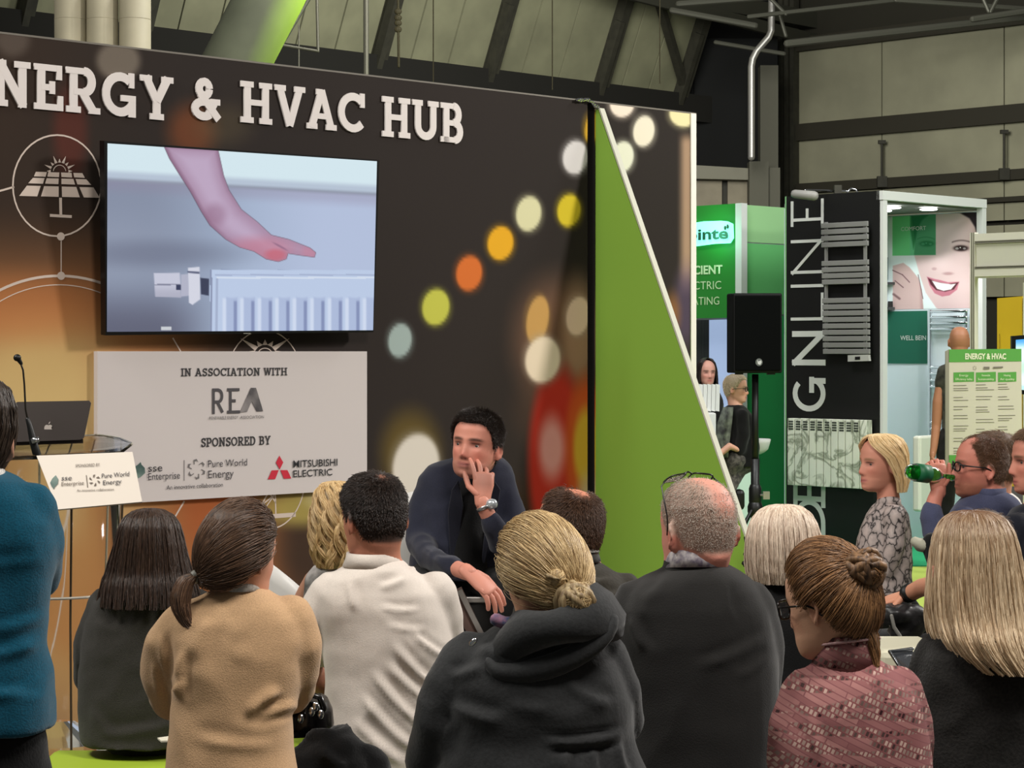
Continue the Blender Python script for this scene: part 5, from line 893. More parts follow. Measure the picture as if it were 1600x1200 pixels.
def glasses(root, M, name='glasses', m=None, up=0, dy=0, w=.026, hgt=.018, thick=.0016, tilt=0, wrap=True, cat=None):
    m = m or mat('frame_black', (12, 12, 14), .3); g = G(); T = Matrix.Translation(V((0, dy, up))) @ Matrix.Rotation(math.radians(tilt), 4, 'X')
    q = lambda x, y, z: M @ (T @ V((x, y, z)))
    for sd in (-1, 1):
        pts = [q(sd*.034+w*np.sign(math.cos(t))*abs(math.cos(t))**.6, .098-.012*abs(sd*.034+w*math.cos(t))/.06, hgt*np.sign(math.sin(t))*abs(math.sin(t))**.6) for t in [2*PI*i/20 for i in range(21)]]; g.tube(pts, thick*1.3, 6)
        g.tube([q(sd*.06, .086, .008), q(sd*.078, .07, .006), q(sd*.083, .0, .004), q(sd*.083, -.02, -.004), q(sd*.08, -.035, -.02)], thick*1.2, 6)
    g.tube([q(-.009, .1, .004), q(0, .102, .007), q(.009, .1, .004)], thick*1.3, 6); fr = g.obj('glasses', m, root, True)
    for sd in (-1, 1): g = G(); g.prism([q(sd*.034+w*.95*np.sign(math.cos(t))*abs(math.cos(t))**.6, .0965-.012*abs(sd*.034+w*math.cos(t))/.06, hgt*.95*np.sign(math.sin(t))*abs(math.sin(t))**.6) for t in [2*PI*i/20 for i in range(20)]], V((0, 0, .0001))+((M.to_3x3() @ V((0, .0012, 0))))); g.obj('lens', mat('lens_glass', (235, 240, 240), .05, trans=1, ior=1.05), fr)
    return fr
def fabric(key, c, var=-.12, kind='noise', sc=180, bump=.35, rough=.92, c2=None, st=(1, 1, 1), sheen=.15): return mat(key, c, rough, bump=bump, bscale=sc, var=var, kind=kind, c2=c2, stretch=st, sheen=sheen, spec=.2)
# ================================================ AUDIENCE
blk = fabric('black_cloth', (15, 15, 16)); jean = fabric('dark_trousers', (24, 24, 28))
def base_legs(**k): return dict(dict(mat=jean), **k)
# standing woman in teal
person('person standing at the left edge in a teal jumper, seen from behind', 4.3, dict(c=(-52, 690), yaw=12, s=.98),
    [(736, -95, 0, .13, 0), (748, -150, 30, .17, 0), (776, -192, 66, .21, 0), (815, -210, 88, .23, 0), (850, -212, 92, .24, 0), (900, -204, 82, .23, 0), (960, -194, 73, .23, 0), (1005, -192, 72, .24, 0), (1055, -200, 82, .26, 0), (1100, -205, 86, .28, 0), (1140, -206, 85, .28, 0)],
    arms=[dict(pts=[(45, 795, 0, .055), (62, 850, .03, .05), (60, 900, .12, .046), (0, 930, .25, .04), (-40, 920, .3, .03)], skin=4, cuff=.3, hand=dict(f=(-1, .1, .1), n=(0, -1, 0))), dict(pts=[(-160, 795, 0, .055), (-178, 850, .03, .05), (-170, 900, .12, .046), (-110, 925, .25, .04), (-70, 925, .3, .03)], skin=4, cuff=.3)],
    skin=(196, 150, 124), top=fabric('teal_knit', (4, 78, 102), -.15, 'noise', 260, .4), topname='jumper', fem=True, neckr=.05, legs=dict(mat=blk, stand=True, yaw=0, hipz=.86), folds=[(-60, 1030, 70, 1000, 9, .010), (-40, 985, 80, 958, 7, .006), (-50, 1070, 82, 1090, 8, .005), (-60, 1100, 70, 1060, 6, .004), (-60, 880, 80, 870, 8, .004)],
    hair=dict(style='env', c1=(34, 26, 22), c2=(62, 48, 36), n=5000, env=[(588, -56, -46, .01, .0, 0), (592, -90, -12, .06, 0, 20), (608, -112, 8, .09, 0, 35), (635, -124, 19, .105, 0, 48), (670, -126, 22, .11, 0, 52), (705, -122, 14, .105, 0, 60), (735, -108, -2, .09, .0, 70)]),
    collar=[(757, 733, -108, 8, .15, 0, fabric('white_collar', (210, 206, 200)), .01)])
# grey cardigan, long dark hair
person('person in a dark grey cardigan with long loose dark hair sitting at the far left', 6.5, dict(c=(235, 868), yaw=0, s=.98),
    [(892, 218, 264, .12, 0), (902, 195, 285, .16, 0), (916, 168, 296, .2, 0), (940, 146, 312, .22, 0), (975, 134, 324, .24, 0), (1015, 127, 330, .25, 0), (1060, 123, 330, .26, 0), (1110, 124, 326, .27, 0), (1150, 126, 318, .28, 0)],
    arms=[dict(pts=[(165, 945, .02, .055), (140, 1010, .06, .05), (140, 1060, .14, .048), (170, 1085, .32, .042)]), dict(pts=[(305, 945, .02, .055), (318, 1010, .06, .05), (316, 1060, .14, .048), (300, 1085, .32, .042)])],
    top=fabric('charcoal_wool', (47, 45, 42), .3, 'noise', 420, .6), topname='cardigan', fem=True, neckr=.05, seat=.5, legs=base_legs(), folds=[(150, 1150, 300, 1120, 8, .006), (140, 1100, 180, 1160, 7, .004), (140, 970, 200, 985, 8, .003)],
    hair=dict(style='env', c1=(34, 25, 20), c2=(74, 54, 42), n=9000, end=.88, spread=.09, shell=7, lock=.004, clumps=40, start=.1, env=[(795, 228, 238, .01, 0, 0), (798, 213, 254, .05, 0, 20), (806, 200, 268, .08, 0, 35), (820, 190, 277, .1, 0, 50), (845, 183, 284, .11, 0, 55), (870, 176, 290, .115, 0, 60), (892, 169, 297, .12, 0, 66), (908, 163, 304, .135, 0, 70), (926, 158, 310, .145, 0, 74), (944, 154, 314, .155, 0, 78)]),
    collar=[(905, 880, 214, 268, .15, 0, fabric('charcoal_wool', (62, 58, 55)), .0)])
# beige jumper
bg_, Mbg, _b0, _t0 = person('person in a beige jumper with a low brown ponytail', 5.2, dict(c=(374, 869), yaw=-34, pitch=-6, s=1.0),
    [(914, 345, 408, .13, 0), (926, 322, 425, .16, 0), (944, 290, 455, .2, 0), (966, 270, 474, .23, 0), (1000, 262, 480, .25, 0), (1045, 266, 474, .26, 0), (1090, 270, 464, .26, 0), (1130, 266, 456, .27, 0), (1165, 262, 458, .28, 0), (1200, 260, 462, .29, 0), (1240, 258, 468, .3, 0)],
    arms=[dict(pts=[(292, 972, 0, .058), (272, 1005, .01, .072), (262, 1050, .04, .066), (272, 1092, .1, .056), (300, 1105, .3, .045)]), dict(pts=[(452, 965, 0, .058), (460, 1005, .01, .066), (462, 1050, .05, .06), (452, 1085, .12, .054), (430, 1100, .3, .045)])],
    top=fabric('beige_knit', (206, 168, 128), -.08, 'noise', 300, .35), topname='jumper', fem=True, neckr=.05, seat=.5, legs=base_legs(), wr=(.005, 7, (1, 1, 1)),
    folds=[(440, 1075, 380, 1122, 9, .016), (470, 1100, 395, 1125, 7, .010), (330, 960, 300, 1040, 14, .006), (255, 985, 262, 1070, 6, .008), (288, 1010, 282, 1100, 7, .010), (240, 1030, 255, 1100, 5, .006), (275, 1085, 292, 1060, 6, .008), (360, 1030, 400, 1015, 12, .004), (290, 1150, 440, 1165, 9, .005)],
    hair=dict(style='pulled', c1=(58, 40, 30), c2=(118, 88, 66), tie=(-.05, -.085, -.052), n=7000, t=.012, tail=([(-.05, -.088, -.05), (-.062, -.108, -.062), (-.068, -.118, -.1), (-.062, -.118, -.135), (-.045, -.11, -.165), (-.025, -.105, -.178)], [.012, .019, .022, .02, .014, .006]), tail_n=2600),
    collar=[(920, 903, 352, 408, .135, 0, fabric('white_lanyard', (214, 208, 200)), .0)])
g_ = G(); g_.tube([Mbg @ V(q) for q in ((-.046, -.083, -.048), (-.052, -.092, -.054))], .016, 14); g_.obj('hair_tie', mat('hair_tie', (130, 128, 118), .5), bg_, True)
# white polo
person('person in a white polo shirt with cropped dark hair and a thinning crown', 5.9, dict(c=(583, 809), yaw=34, pitch=-4, s=1.02),
    [(872, 556, 622, .14, 0), (884, 538, 640, .18, 0), (902, 512, 664, .22, 0), (925, 495, 690, .25, 0), (955, 492, 700, .27, 0), (1000, 504, 706, .28, 0), (1050, 507, 707, .28, 0), (1100, 508, 704, .29, 0), (1150, 508, 698, .3, 0), (1200, 520, 694, .3, 0), (1240, 525, 700, .31, 0)],
    arms=[dict(pts=[(520, 925, .0, .06), (498, 965, .0, .062), (488, 1010, .03, .056), (480, 1050, .12, .042), (520, 1080, .35, .036)], skin=3, cuff=.3), dict(pts=[(678, 925, .0, .06), (690, 965, .03, .06), (694, 1020, .08, .055), (690, 1060, .18, .042), (650, 1080, .4, .036)], skin=3, cuff=.3)],
    skin=(190, 128, 104), top=fabric('white_polo', (222, 212, 202), -.04, 'noise', 300, .15), topname='polo_shirt', seat=.5, legs=base_legs(), wr=(.0035, 8, (1, 1, 1)), cvox=.008, neckr=.06,
    folds=[(610, 1000, 690, 1080, 6, .010), (600, 1030, 690, 1110, 6, .010), (575, 1040, 680, 1150, 6, .010), (560, 1080, 660, 1180, 6, .009), (640, 985, 700, 1030, 5, .007), (550, 1120, 640, 1200, 7, .008), (590, 948, 660, 953, 5, .006), (590, 920, 640, 900, 6, .007), (545, 905, 560, 960, 6, .006), (600, 975, 670, 985, 5, .005), (640, 895, 650, 880, 4, .005)],
    hair=dict(style='short', c1=(26, 20, 17), c2=(62, 48, 40), n=15000, len=.011, t=.004, bald=[(.012, -.045, .108, .034, .034, .03, .6)], lump=.05, r=.0007),
    collar=[(884, 863, 540, 626, .16, 0, fabric('white_polo', (222, 212, 202)), .0)])
# wavy blonde behind the polo
person('person with wavy blonde hair and monochrome top half hidden behind the white polo', 6.7, dict(c=(527, 820), yaw=0, s=.96),
    [(874, 508, 552, .12, 0), (884, 490, 565, .16, 0), (900, 478, 590, .19, 0), (930, 474, 600, .22, 0), (980, 480, 600, .23, 0), (1060, 476, 602, .25, 0), (1130, 470, 606, .27, 0)],
    arms=[dict(pts=[(492, 905, .0, .045), (480, 935, .03, .04), (474, 975, .08, .037), (486, 1010, .25, .03)], skin=1)], skin=(186, 136, 112),
    top=fabric('monochrome_print', (214, 208, 204), c2=(24, 22, 22), sc=9, bump=.1), topname='blouse', fem=True, neckr=.05, legs=base_legs(), pouf=True,
    hair=dict(style='env', c1=(168, 132, 84), c2=(224, 196, 146), n=7000, wave=1.0, clumps=26, env=[(752, 520, 530, .01, 0, 0), (756, 506, 546, .05, 0, 20), (768, 496, 560, .08, 0, 35), (790, 490, 566, .1, 0, 50), (815, 486, 568, .11, 0, 60), (840, 487, 566, .11, 0, 66), (862, 490, 562, .11, 0, 70), (884, 497, 556, .1, 0, 74)]))
# the speaker, facing the audience
navy = fabric('navy_blazer', (40, 42, 56), -.1, 'noise', 300, .2)
sp_, Msp, _b, _t = person('person in a dark navy blazer leaning forward with one hand on his cheek', 8.1, dict(c=(743, 697), yaw=157, pitch=5, roll=-5, s=1.04, off=-.14),
    [(712, 712, 776, .12, .05), (718, 694, 790, .16, .05), (728, 668, 800, .2, .04), (745, 652, 806, .21, .03), (780, 646, 808, .22, .02), (820, 645, 808, .24, .0), (850, 645, 804, .26, -.01), (880, 640, 800, .28, -.01), (902, 640, 795, .3, 0)],
    arms=[dict(pts=[(676, 752, .02, .052), (660, 795, -.0, .054), (655, 845, -.06, .053), (672, 872, -.24, .048), (705, 885, -.42, .04), (725, 893, -.5, .028), (733, 896, -.53, .026)], skin=5, cuff=.35, hand=dict(w=(734, 896, -.53), f=(.74, -.22, -.60), n=(-.38, .5, -.78), thumb=1, curl=(22, 24, 26, 28), spread=5, s=1.1)),
          dict(pts=[(784, 752, .02, .05), (800, 808, -.04, .053), (800, 850, -.12, .052), (782, 848, -.24, .047), (770, 820, -.28, .04), (757, 793, -.3, .028), (754, 783, -.3, .026)], skin=5, cuff=.3, hand=dict(w=(754, 779, -.3), f=(.05, .2, 1), n=(-.25, 1, -.15), thumb=1, curl=(18, 30, 48, 60), spread=9, s=1.0))],
    skin=(206, 138, 118), top=navy, topname='blazer', seat=.78, vox=.0048, cvox=.009, neckr=.062, stubble=(120, 84, 74), brow=(52, 36, 30), cheek=.6, jaw=1.1,
    eyes=dict(c=(60, 60, 56), gaze=(.35, 1, .25)), pouf=False, legs=dict(mat=blk, yaw=165, hipz=.86, floor=.165, knees=[(808, 925, -.22), (652, 912, -.3)], ankles=[(790, 1120, -.2), (670, 1120, -.3)], nohem=True), folds=[(655, 850, 700, 885, 7, .006), (770, 800, 800, 830, 6, .005), (680, 870, 715, 875, 6, .006), (668, 780, 690, 850, 8, .004)],
    hair=dict(style='short', c1=(26, 20, 18), c2=(66, 54, 46), n=12000, len=.021, t=.0095, lift=.8, curl=.15, comb=(0, -.1, .3), crown=(0, -.05, .11), r=.0007))
g_ = G(); rr = []
for py, xl, xr, yy in ((738, 722, 770, -.07), (752, 712, 774, -.105), (775, 704, 770, -.135), (810, 700, 764, -.15), (850, 698, 762, -.165), (892, 698, 764, -.18)): rr.append([P(xl+(xr-xl)*i/10, py, 8.1+yy+.05*(abs(i-5)/5)**2) for i in range(11)]+[P(xl+(xr-xl)*i/10, py, 8.1+yy+.08+.05*(abs(i-5)/5)**2) for i in range(10, -1, -1)])
g_.loft(rr); g_.obj('t_shirt', blk, sp_, True)
for pts in ([(716, 750), (724, 790), (712, 892), (704, 892), (700, 800), (706, 765)], [(772, 750), (762, 780), (752, 880), (758, 880), (776, 800), (782, 765)]): g_ = G(); g_.prism([P(x, y, 7.95) for x, y in pts], (0, .012, 0)); g_.obj('lapel', fabric('navy_lapel', (28, 29, 40)), sp_, bevel=.003)
g_ = G(); a = P(757, 789, 7.8); b = P(759.5, 794, 7.8); g_.tube([a, b], .033, 18, ends=False); g_.obj('watch_strap', mat('steel_strap', (150, 150, 150), .3, .8), sp_, True)
g_ = G(); c = P(766, 788, 7.785); g_.tube([c, c+V((.008, -.006, .002))], .019, 18); g_.obj('watch_face', mat('watch_dial', (190, 196, 200), .2, .5), sp_, True)
# parka
park = fabric('grey_parka', (44, 45, 46), -.12, 'noise', 120, .25, .75)
person('person in a dark grey hooded parka with a low blonde bun', 4.78, dict(c=(847, 902), yaw=30, pitch=-12, roll=-4, s=.98),
    [(968, 800, 905, .16, 0), (985, 765, 935, .2, 0), (1005, 738, 952, .24, 0), (1030, 715, 970, .27, 0), (1060, 702, 978, .29, 0), (1100, 694, 986, .3, 0), (1145, 690, 990, .3, 0), (1175, 684, 1000, .32, 0), (1215, 676, 1014, .34, 0), (1260, 670, 1022, .35, 0)],
    arms=[dict(pts=[(738, 1030, .0, .062), (706, 1075, -.01, .064), (688, 1130, -.01, .062), (676, 1190, .02, .058), (690, 1230, .2, .05)]), dict(pts=[(938, 1025, .0, .062), (962, 1075, .02, .06), (965, 1130, .08, .056), (950, 1160, .25, .048)])],
    skin=(200, 152, 122), top=park, topname='parka', fem=True, neckr=.05, legs=base_legs(), wr=(.006, 6.5, (1, 1, 1)), cvox=.0085,
    folds=[(700, 1060, 760, 1040, 8, .008), (700, 1100, 790, 1130, 10, .008), (880, 1060, 960, 1110, 10, .006), (840, 1158, 985, 1142, 5, .012), (850, 1172, 985, 1158, 4, -.010), (890, 1165, 880, 1230, 7, .009), (930, 1160, 935, 1230, 7, .009), (965, 1150, 985, 1220, 7, .009), (710, 1120, 690, 1190, 9, .006), (790, 1100, 860, 1110, 9, .004), (740, 1010, 840, 1030, 9, .006)],
    hair=dict(style='pulled', c1=(132, 102, 64), c2=(236, 208, 156), tie=(.01, -.095, -.055), n=9000, t=.014, puff=1.4, low=.01, bun=[((.0, -.122, -.066), .037, 26), ((-.03, -.108, -.01), .02, 12)]))
PK = bpy.data.objects[[o.name for o in bpy.data.objects if o.name.startswith('parka')][-1]].parent
g_ = G(); rr = []
for q, (hw, dd, dz, yo) in enumerate(((.150, .13, 0, .0), (.155, .145, .03, -.01), (.125, .135, .075, -.015), (.095, .115, .1, -.01), (.08, .10, .085, .0), (.085, .10, .03, 0), (.1, .1, 0, 0))):
    c = P(866, 1012, 4.76)+V((0, yo, dz)); rr.append([c+V((hw*math.cos(t), dd*math.sin(t), .034*math.cos(t)+.012*math.sin(3*t+q)-.01*math.sin(t))) for t in [2*PI*i/40 for i in range(40)]])
g_.loft(rr, cap=False); me = remesh(g_, .008, 4) if False else None; ho_ = g_.obj('hood', park, PK, True); ho_.modifiers.new('s', 'SOLIDIFY').thickness = .008
g_ = G(); rr = []
for t in range(14):
    a = PI*(t/13); x = -.13*math.cos(a); c = P(862, 1000, 4.68)+V((x, -.03*math.sin(a), -.05*math.sin(a)+.045*(-math.cos(a)))); rr.append((c, .012+.014*math.sin(a)))
g_.tube([c for c, r in rr], [r for c, r in rr], 14); g_.obj('hood_fold', park, PK, True)
g_ = G(); g_.tube([P(737, 1006, 4.65), P(742, 1000, 4.65)], .006, 8); g_.obj('drawcord_toggle', m_chrome, PK, True)
g_ = G(); g_.tube([P(775+12*i, 968+6*math.sin(i), 4.71) for i in range(4)], .014, 10); g_.obj('scarf', fabric('patterned_scarf', (150, 110, 130), c2=(70, 80, 110), sc=60), PK, True)
# olive jacket, balding
person('person in an olive brown jacket with a balding crown turned to the left', 6.3, dict(c=(889, 829), yaw=46, pitch=2, s=1.03),
    [(876, 868, 932, .15, 0), (886, 852, 950, .19, 0), (900, 838, 972, .22, 0), (920, 826, 990, .25, 0), (950, 820, 996, .27, 0), (1000, 822, 998, .28, 0), (1080, 826, 996, .29, 0)],
    arms=[dict(pts=[(975, 925, 0, .058), (990, 975, .03, .055), (985, 1030, .1, .05)]), dict(pts=[(838, 930, 0, .058), (826, 985, .03, .055), (830, 1040, .1, .05)])],
    skin=(196, 128, 102), top=fabric('olive_jacket', (50, 46, 38), -.1, 'noise', 100, .3, .8), legs=base_legs(), wr=(.006, 8, (1, 1, 1)), neckr=.062, folds=[(900, 915, 960, 900, 5, .006), (925, 930, 990, 925, 5, .006)],
    hair=dict(style='short', c1=(58, 38, 26), c2=(104, 74, 54), n=11000, len=.016, t=.005, recede=.03, bald=[(.01, -.03, .12, .06, .075, .045), (0, .06, .1, .06, .06, .04)], lump=.1),
    collar=[(876, 852, 868, 935, .17, 0, fabric('olive_jacket', (50, 46, 38)), .0), (862, 850, 880, 934, .15, 0, fabric('white_shirt', (224, 220, 214)), .004)])
# suit
su, Msu, _b, _t = person('person in a charcoal suit with cropped grey hair and glasses pushed up on his head', 5.2, dict(c=(1090, 829), yaw=28, pitch=-2, s=1.07),
    [(880, 1050, 1130, .16, 0), (888, 1035, 1148, .2, 0), (900, 1008, 1168, .24, 0), (920, 978, 1186, .27, 0), (948, 964, 1200, .3, 0), (990, 960, 1210, .31, 0), (1045, 962, 1216, .32, 0), (1110, 968, 1218, .33, 0), (1170, 974, 1216, .34, 0), (1240, 980, 1215, .35, 0)],
    arms=[dict(pts=[(998, 950, 0, .072), (984, 1010, 0, .07), (990, 1080, .06, .062), (1010, 1120, .25, .05)]), dict(pts=[(1165, 950, 0, .072), (1182, 1010, .02, .068), (1180, 1080, .08, .06), (1160, 1120, .25, .05)])],
    skin=(214, 144, 126), top=fabric('charcoal_suit', (36, 35, 34), -.08, 'noise', 300, .25), topname='suit_jacket', legs=base_legs(), wr=(.0035, 6, (1, 1, 1)), neckr=.06, jaw=1.12, cheek=.9,
    folds=[(1000, 945, 1050, 900, 9, .004), (1080, 1045, 1215, 985, 8, .006), (1150, 1060, 1210, 1020, 7, .005), (985, 960, 1010, 1020, 8, .007), (1130, 900, 1150, 980, 5, .003)],
    hair=dict(style='short', buzz=.75, c1=(150, 136, 122), c2=(198, 188, 176), n=7000, len=.004, lift=.7, t=.002, bald=[(.015, -.03, .12, .055, .07, .06, .85), (.02, -.075, .07, .05, .05, .05, .8)], low=.018, r=.0006),
    collar=[(895, 876, 1036, 1134, .18, 0, fabric('charcoal_suit', (50, 48, 47)), .0), (888, 860, 1041, 1130, .172, 0, fabric('patterned_collar', (206, 200, 200), c2=(120, 110, 130), sc=60, bump=.1), .012)])
glasses(su, Msu, up=.034, dy=-.004, tilt=64)
# platinum bob
person('person in black with a straight platinum bob seen from behind', 6.0, dict(c=(1222, 866), yaw=-4, s=.99),
    [(904, 1196, 1250, .13, 0), (914, 1180, 1268, .17, 0), (930, 1172, 1284, .2, 0), (960, 1174, 1292, .22, 0), (1010, 1176, 1294, .23, 0), (1080, 1176, 1296, .24, 0), (1140, 1176, 1298, .26, 0)],
    arms=[dict(pts=[(1190, 945, 0, .05), (1186, 1000, .03, .048), (1190, 1060, .1, .045)]), dict(pts=[(1278, 945, 0, .05), (1284, 1000, .03, .048), (1280, 1060, .1, .045)])], top=blk, topname='top', fem=True, neckr=.05, legs=base_legs(),
    hair=dict(style='env', c1=(176, 152, 132), c2=(236, 220, 200), n=9000, clumps=30, start=.06, spread=.03, lock=.003, env=[(789, 1218, 1232, .01, 0, 0), (792, 1200, 1248, .05, 0, 20), (801, 1186, 1262, .08, 0, 35), (818, 1175, 1273, .1, 0, 50), (842, 1169, 1281, .112, 0, 58), (868, 1167, 1286, .115, 0, 62), (890, 1168, 1284, .112, 0, 66), (908, 1172, 1278, .105, 0, 70)]))
# red patterned jacket, bun
m_rp = bpy.data.materials.new('woven_pink_pattern'); m_rp.use_nodes = True; _n = m_rp.node_tree; _N = _n.nodes; _L = _n.links; _b = _N['Principled BSDF']; _b.inputs['Roughness'].default_value = .9; _b.inputs['Specular IOR Level'].default_value = .2
tc_ = _N.new('ShaderNodeTexCoord'); sp1 = _N.new('ShaderNodeSeparateXYZ'); _L.new(tc_.outputs['Object'], sp1.inputs[0]); cb = _N.new('ShaderNodeCombineXYZ'); _L.new(sp1.outputs['X'], cb.inputs['X']); _L.new(sp1.outputs['Z'], cb.inputs['Y'])
mp_ = _N.new('ShaderNodeMapping'); mp_.inputs['Rotation'].default_value = (0, 0, math.radians(26)); _L.new(cb.outputs[0], mp_.inputs[0])
def brick(w, h, c1, c2, mo, ms, off=.5):
    b = _N.new('ShaderNodeTexBrick'); b.inputs['Scale'].default_value = 1; b.inputs['Brick Width'].default_value = w; b.inputs['Row Height'].default_value = h; b.inputs['Mortar Size'].default_value = ms; b.inputs['Color1'].default_value = lin(c1); b.inputs['Color2'].default_value = lin(c2); b.inputs['Mortar'].default_value = lin(mo); b.offset = off; b.inputs['Mortar Smooth'].default_value = .1; _L.new(mp_.outputs[0], b.inputs['Vector']); return b
b1 = brick(.11, .0125, (172, 122, 118), (130, 80, 82), (132, 84, 86), .0011, .37); b2 = brick(.0085, .0125, (46, 18, 24), (196, 166, 154), (130, 80, 80), .0016, .5)
nz_ = _N.new('ShaderNodeTexNoise'); nz_.inputs['Scale'].default_value = 1; nz_.inputs['Detail'].default_value = 0; mp2 = _N.new('ShaderNodeMapping'); mp2.inputs['Rotation'].default_value = (0, 0, math.radians(26)); mp2.inputs['Scale'].default_value = (9, 62, 1); _L.new(cb.outputs[0], mp2.inputs[0]); _L.new(mp2.outputs[0], nz_.inputs['Vector'])
rm = _N.new('ShaderNodeMapRange'); rm.inputs[1].default_value = .47; rm.inputs[2].default_value = .53; _L.new(nz_.outputs['Fac'], rm.inputs[0]); mx_ = _N.new('ShaderNodeMix'); mx_.data_type = 'RGBA'; _L.new(rm.outputs[0], mx_.inputs[0]); _L.new(b1.outputs[0], mx_.inputs[6]); _L.new(b2.outputs[0], mx_.inputs[7]); _L.new(mx_.outputs[2], _b.inputs['Base Color'])
bp_ = _N.new('ShaderNodeBump'); bp_.inputs['Strength'].default_value = .4; bp_.inputs['Distance'].default_value = .003; _L.new(b1.outputs['Fac'], bp_.inputs['Height']); _L.new(bp_.outputs[0], _b.inputs['Normal'])
bu, Mbu, _b1, _t1 = person('person in a pink and maroon woven jacket with glasses and a high bun', 4.6, dict(c=(1294, 944), yaw=48, pitch=-10, s=.98),
    [(1024, 1284, 1366, .15, 0), (1040, 1268, 1388, .18, 0), (1060, 1248, 1414, .23, 0), (1085, 1232, 1432, .26, 0), (1115, 1220, 1444, .28, 0), (1150, 1211, 1450, .3, 0), (1190, 1207, 1454, .31, 0), (1240, 1205, 1458, .32, 0), (1280, 1205, 1460, .33, 0)],
    arms=[dict(pts=[(1262, 1085, 0, .058), (1240, 1135, .0, .056), (1236, 1190, .04, .052), (1250, 1230, .2, .045)]), dict(pts=[(1398, 1080, 0, .058), (1418, 1130, .02, .056), (1420, 1190, .06, .052), (1400, 1230, .25, .045)])],
    skin=(206, 158, 130), top=m_rp, fem=True, neckr=.048, legs=base_legs(), vox=.0055, wr=(.003, 7, (1, 1, 1)), folds=[(1265, 1100, 1285, 1190, 7, .005)], brow=(90, 66, 50), neck_to=(1318, 1030),
    hair=dict(style='pulled', c1=(78, 54, 36), c2=(178, 132, 88), tie=(.0, -.078, .055), n=10000, t=.012, puff=1.3, bun=[((-.002, -.104, .062), .037, 24)], tail=([(.01, -.075, -.05), (.012, -.085, -.08), (.015, -.088, -.115), (.012, -.09, -.14)], [.022, .018, .012, .006]), tail_n=500),
    collar=[(1050, 998, 1272, 1372, .165, 0, m_rp, .012)])
g_ = G(); n_ = 36; g_.tube([P(1322, 1003, 4.6)+V((.069*math.cos(t), .083*math.sin(t), -.012*math.sin(t)+.008*math.cos(t))) for t in [2*PI*i/n_ for i in range(n_+1)]], .003, 6, ends=False); g_.obj('collar_piping', fabric('pink_piping', (210, 170, 170)), bu, True)
glasses(bu, Mbu, m=mat('frame_tortoise', (22, 18, 18), .2), w=.027, hgt=.02, thick=.002)
# long blond
person('person in a black knit top with very long straight ash blonde hair', 5.0, dict(c=(1520, 890), yaw=-8, s=1.0),
    [(965, 1492, 1560, .14, 0), (978, 1470, 1585, .18, 0), (995, 1448, 1610, .22, 0), (1020, 1434, 1632, .25, 0), (1055, 1427, 1644, .27, 0), (1110, 1425, 1650, .28, 0), (1170, 1425, 1652, .29, 0), (1240, 1424, 1654, .3, 0)],
    arms=[dict(pts=[(1462, 1030, 0, .055), (1450, 1085, .02, .053), (1452, 1150, .06, .05), (1470, 1200, .2, .045)]), dict(pts=[(1620, 1030, 0, .055), (1632, 1085, .02, .053), (1630, 1150, .06, .05)])],
    top=fabric('black_knit', (24, 23, 22), .5, 'noise', 160, .5), topname='top', fem=True, neckr=.05, legs=base_legs(),
    hair=dict(style='env', c1=(150, 120, 86), c2=(240, 218, 184), root=(98, 66, 42), n=14000, clumps=46, start=.05, end=.88, spread=.07, shell=9, lock=.005, r=.001, env=[(799, 1512, 1526, .01, 0, 0), (802, 1494, 1548, .05, 0, 20), (812, 1478, 1566, .08, 0, 35), (832, 1467, 1578, .105, 0, 50), (862, 1460, 1587, .12, 0, 58), (895, 1455, 1595, .125, 0, 64), (930, 1452, 1603, .13, -.0, 70), (962, 1452, 1610, .14, 0, 74), (990, 1456, 1614, .155, -.01, 78), (1014, 1470, 1622, .165, -.01, 82), (1040, 1500, 1630, .17, -.01, 84)]))
# snakeskin blouse
m_sn = mat('snakeskin', (170, 156, 150), .6, bump=.1, bscale=60); _n = m_sn.node_tree; vo = _n.nodes.new('ShaderNodeTexVoronoi'); vo.feature = 'DISTANCE_TO_EDGE'; vo.inputs['Scale'].default_value = 24; tc_ = _n.nodes.new('ShaderNodeTexCoord'); mpp = _n.nodes.new('ShaderNodeMapping'); mpp.inputs['Scale'].default_value = (1, 1, .75); mpp.inputs['Rotation'].default_value = (.4, .5, .2); _n.links.new(tc_.outputs['Object'], mpp.inputs[0])
nzz = _n.nodes.new('ShaderNodeTexNoise'); nzz.inputs['Scale'].default_value = 30; vm = _n.nodes.new('ShaderNodeVectorMath'); vm.operation = 'MULTIPLY_ADD'; _n.links.new(mpp.outputs[0], nzz.inputs['Vector']); _n.links.new(nzz.outputs['Color'], vm.inputs[0]); vm.inputs[1].default_value = (.05, .05, .05); _n.links.new(mpp.outputs[0], vm.inputs[2]); _n.links.new(vm.outputs[0], vo.inputs['Vector'])
crr = _n.nodes.new('ShaderNodeValToRGB'); crr.color_ramp.elements[0].position = .015; crr.color_ramp.elements[0].color = lin((40, 34, 34)); crr.color_ramp.elements[1].position = .09; crr.color_ramp.elements[1].color = lin((158, 146, 142)); e_ = crr.color_ramp.elements.new(.4); e_.color = lin((190, 174, 168)); _n.links.new(vo.outputs['Distance'], crr.inputs[0]); _n.links.new(crr.outputs[0], _n.nodes['Principled BSDF'].inputs['Base Color'])
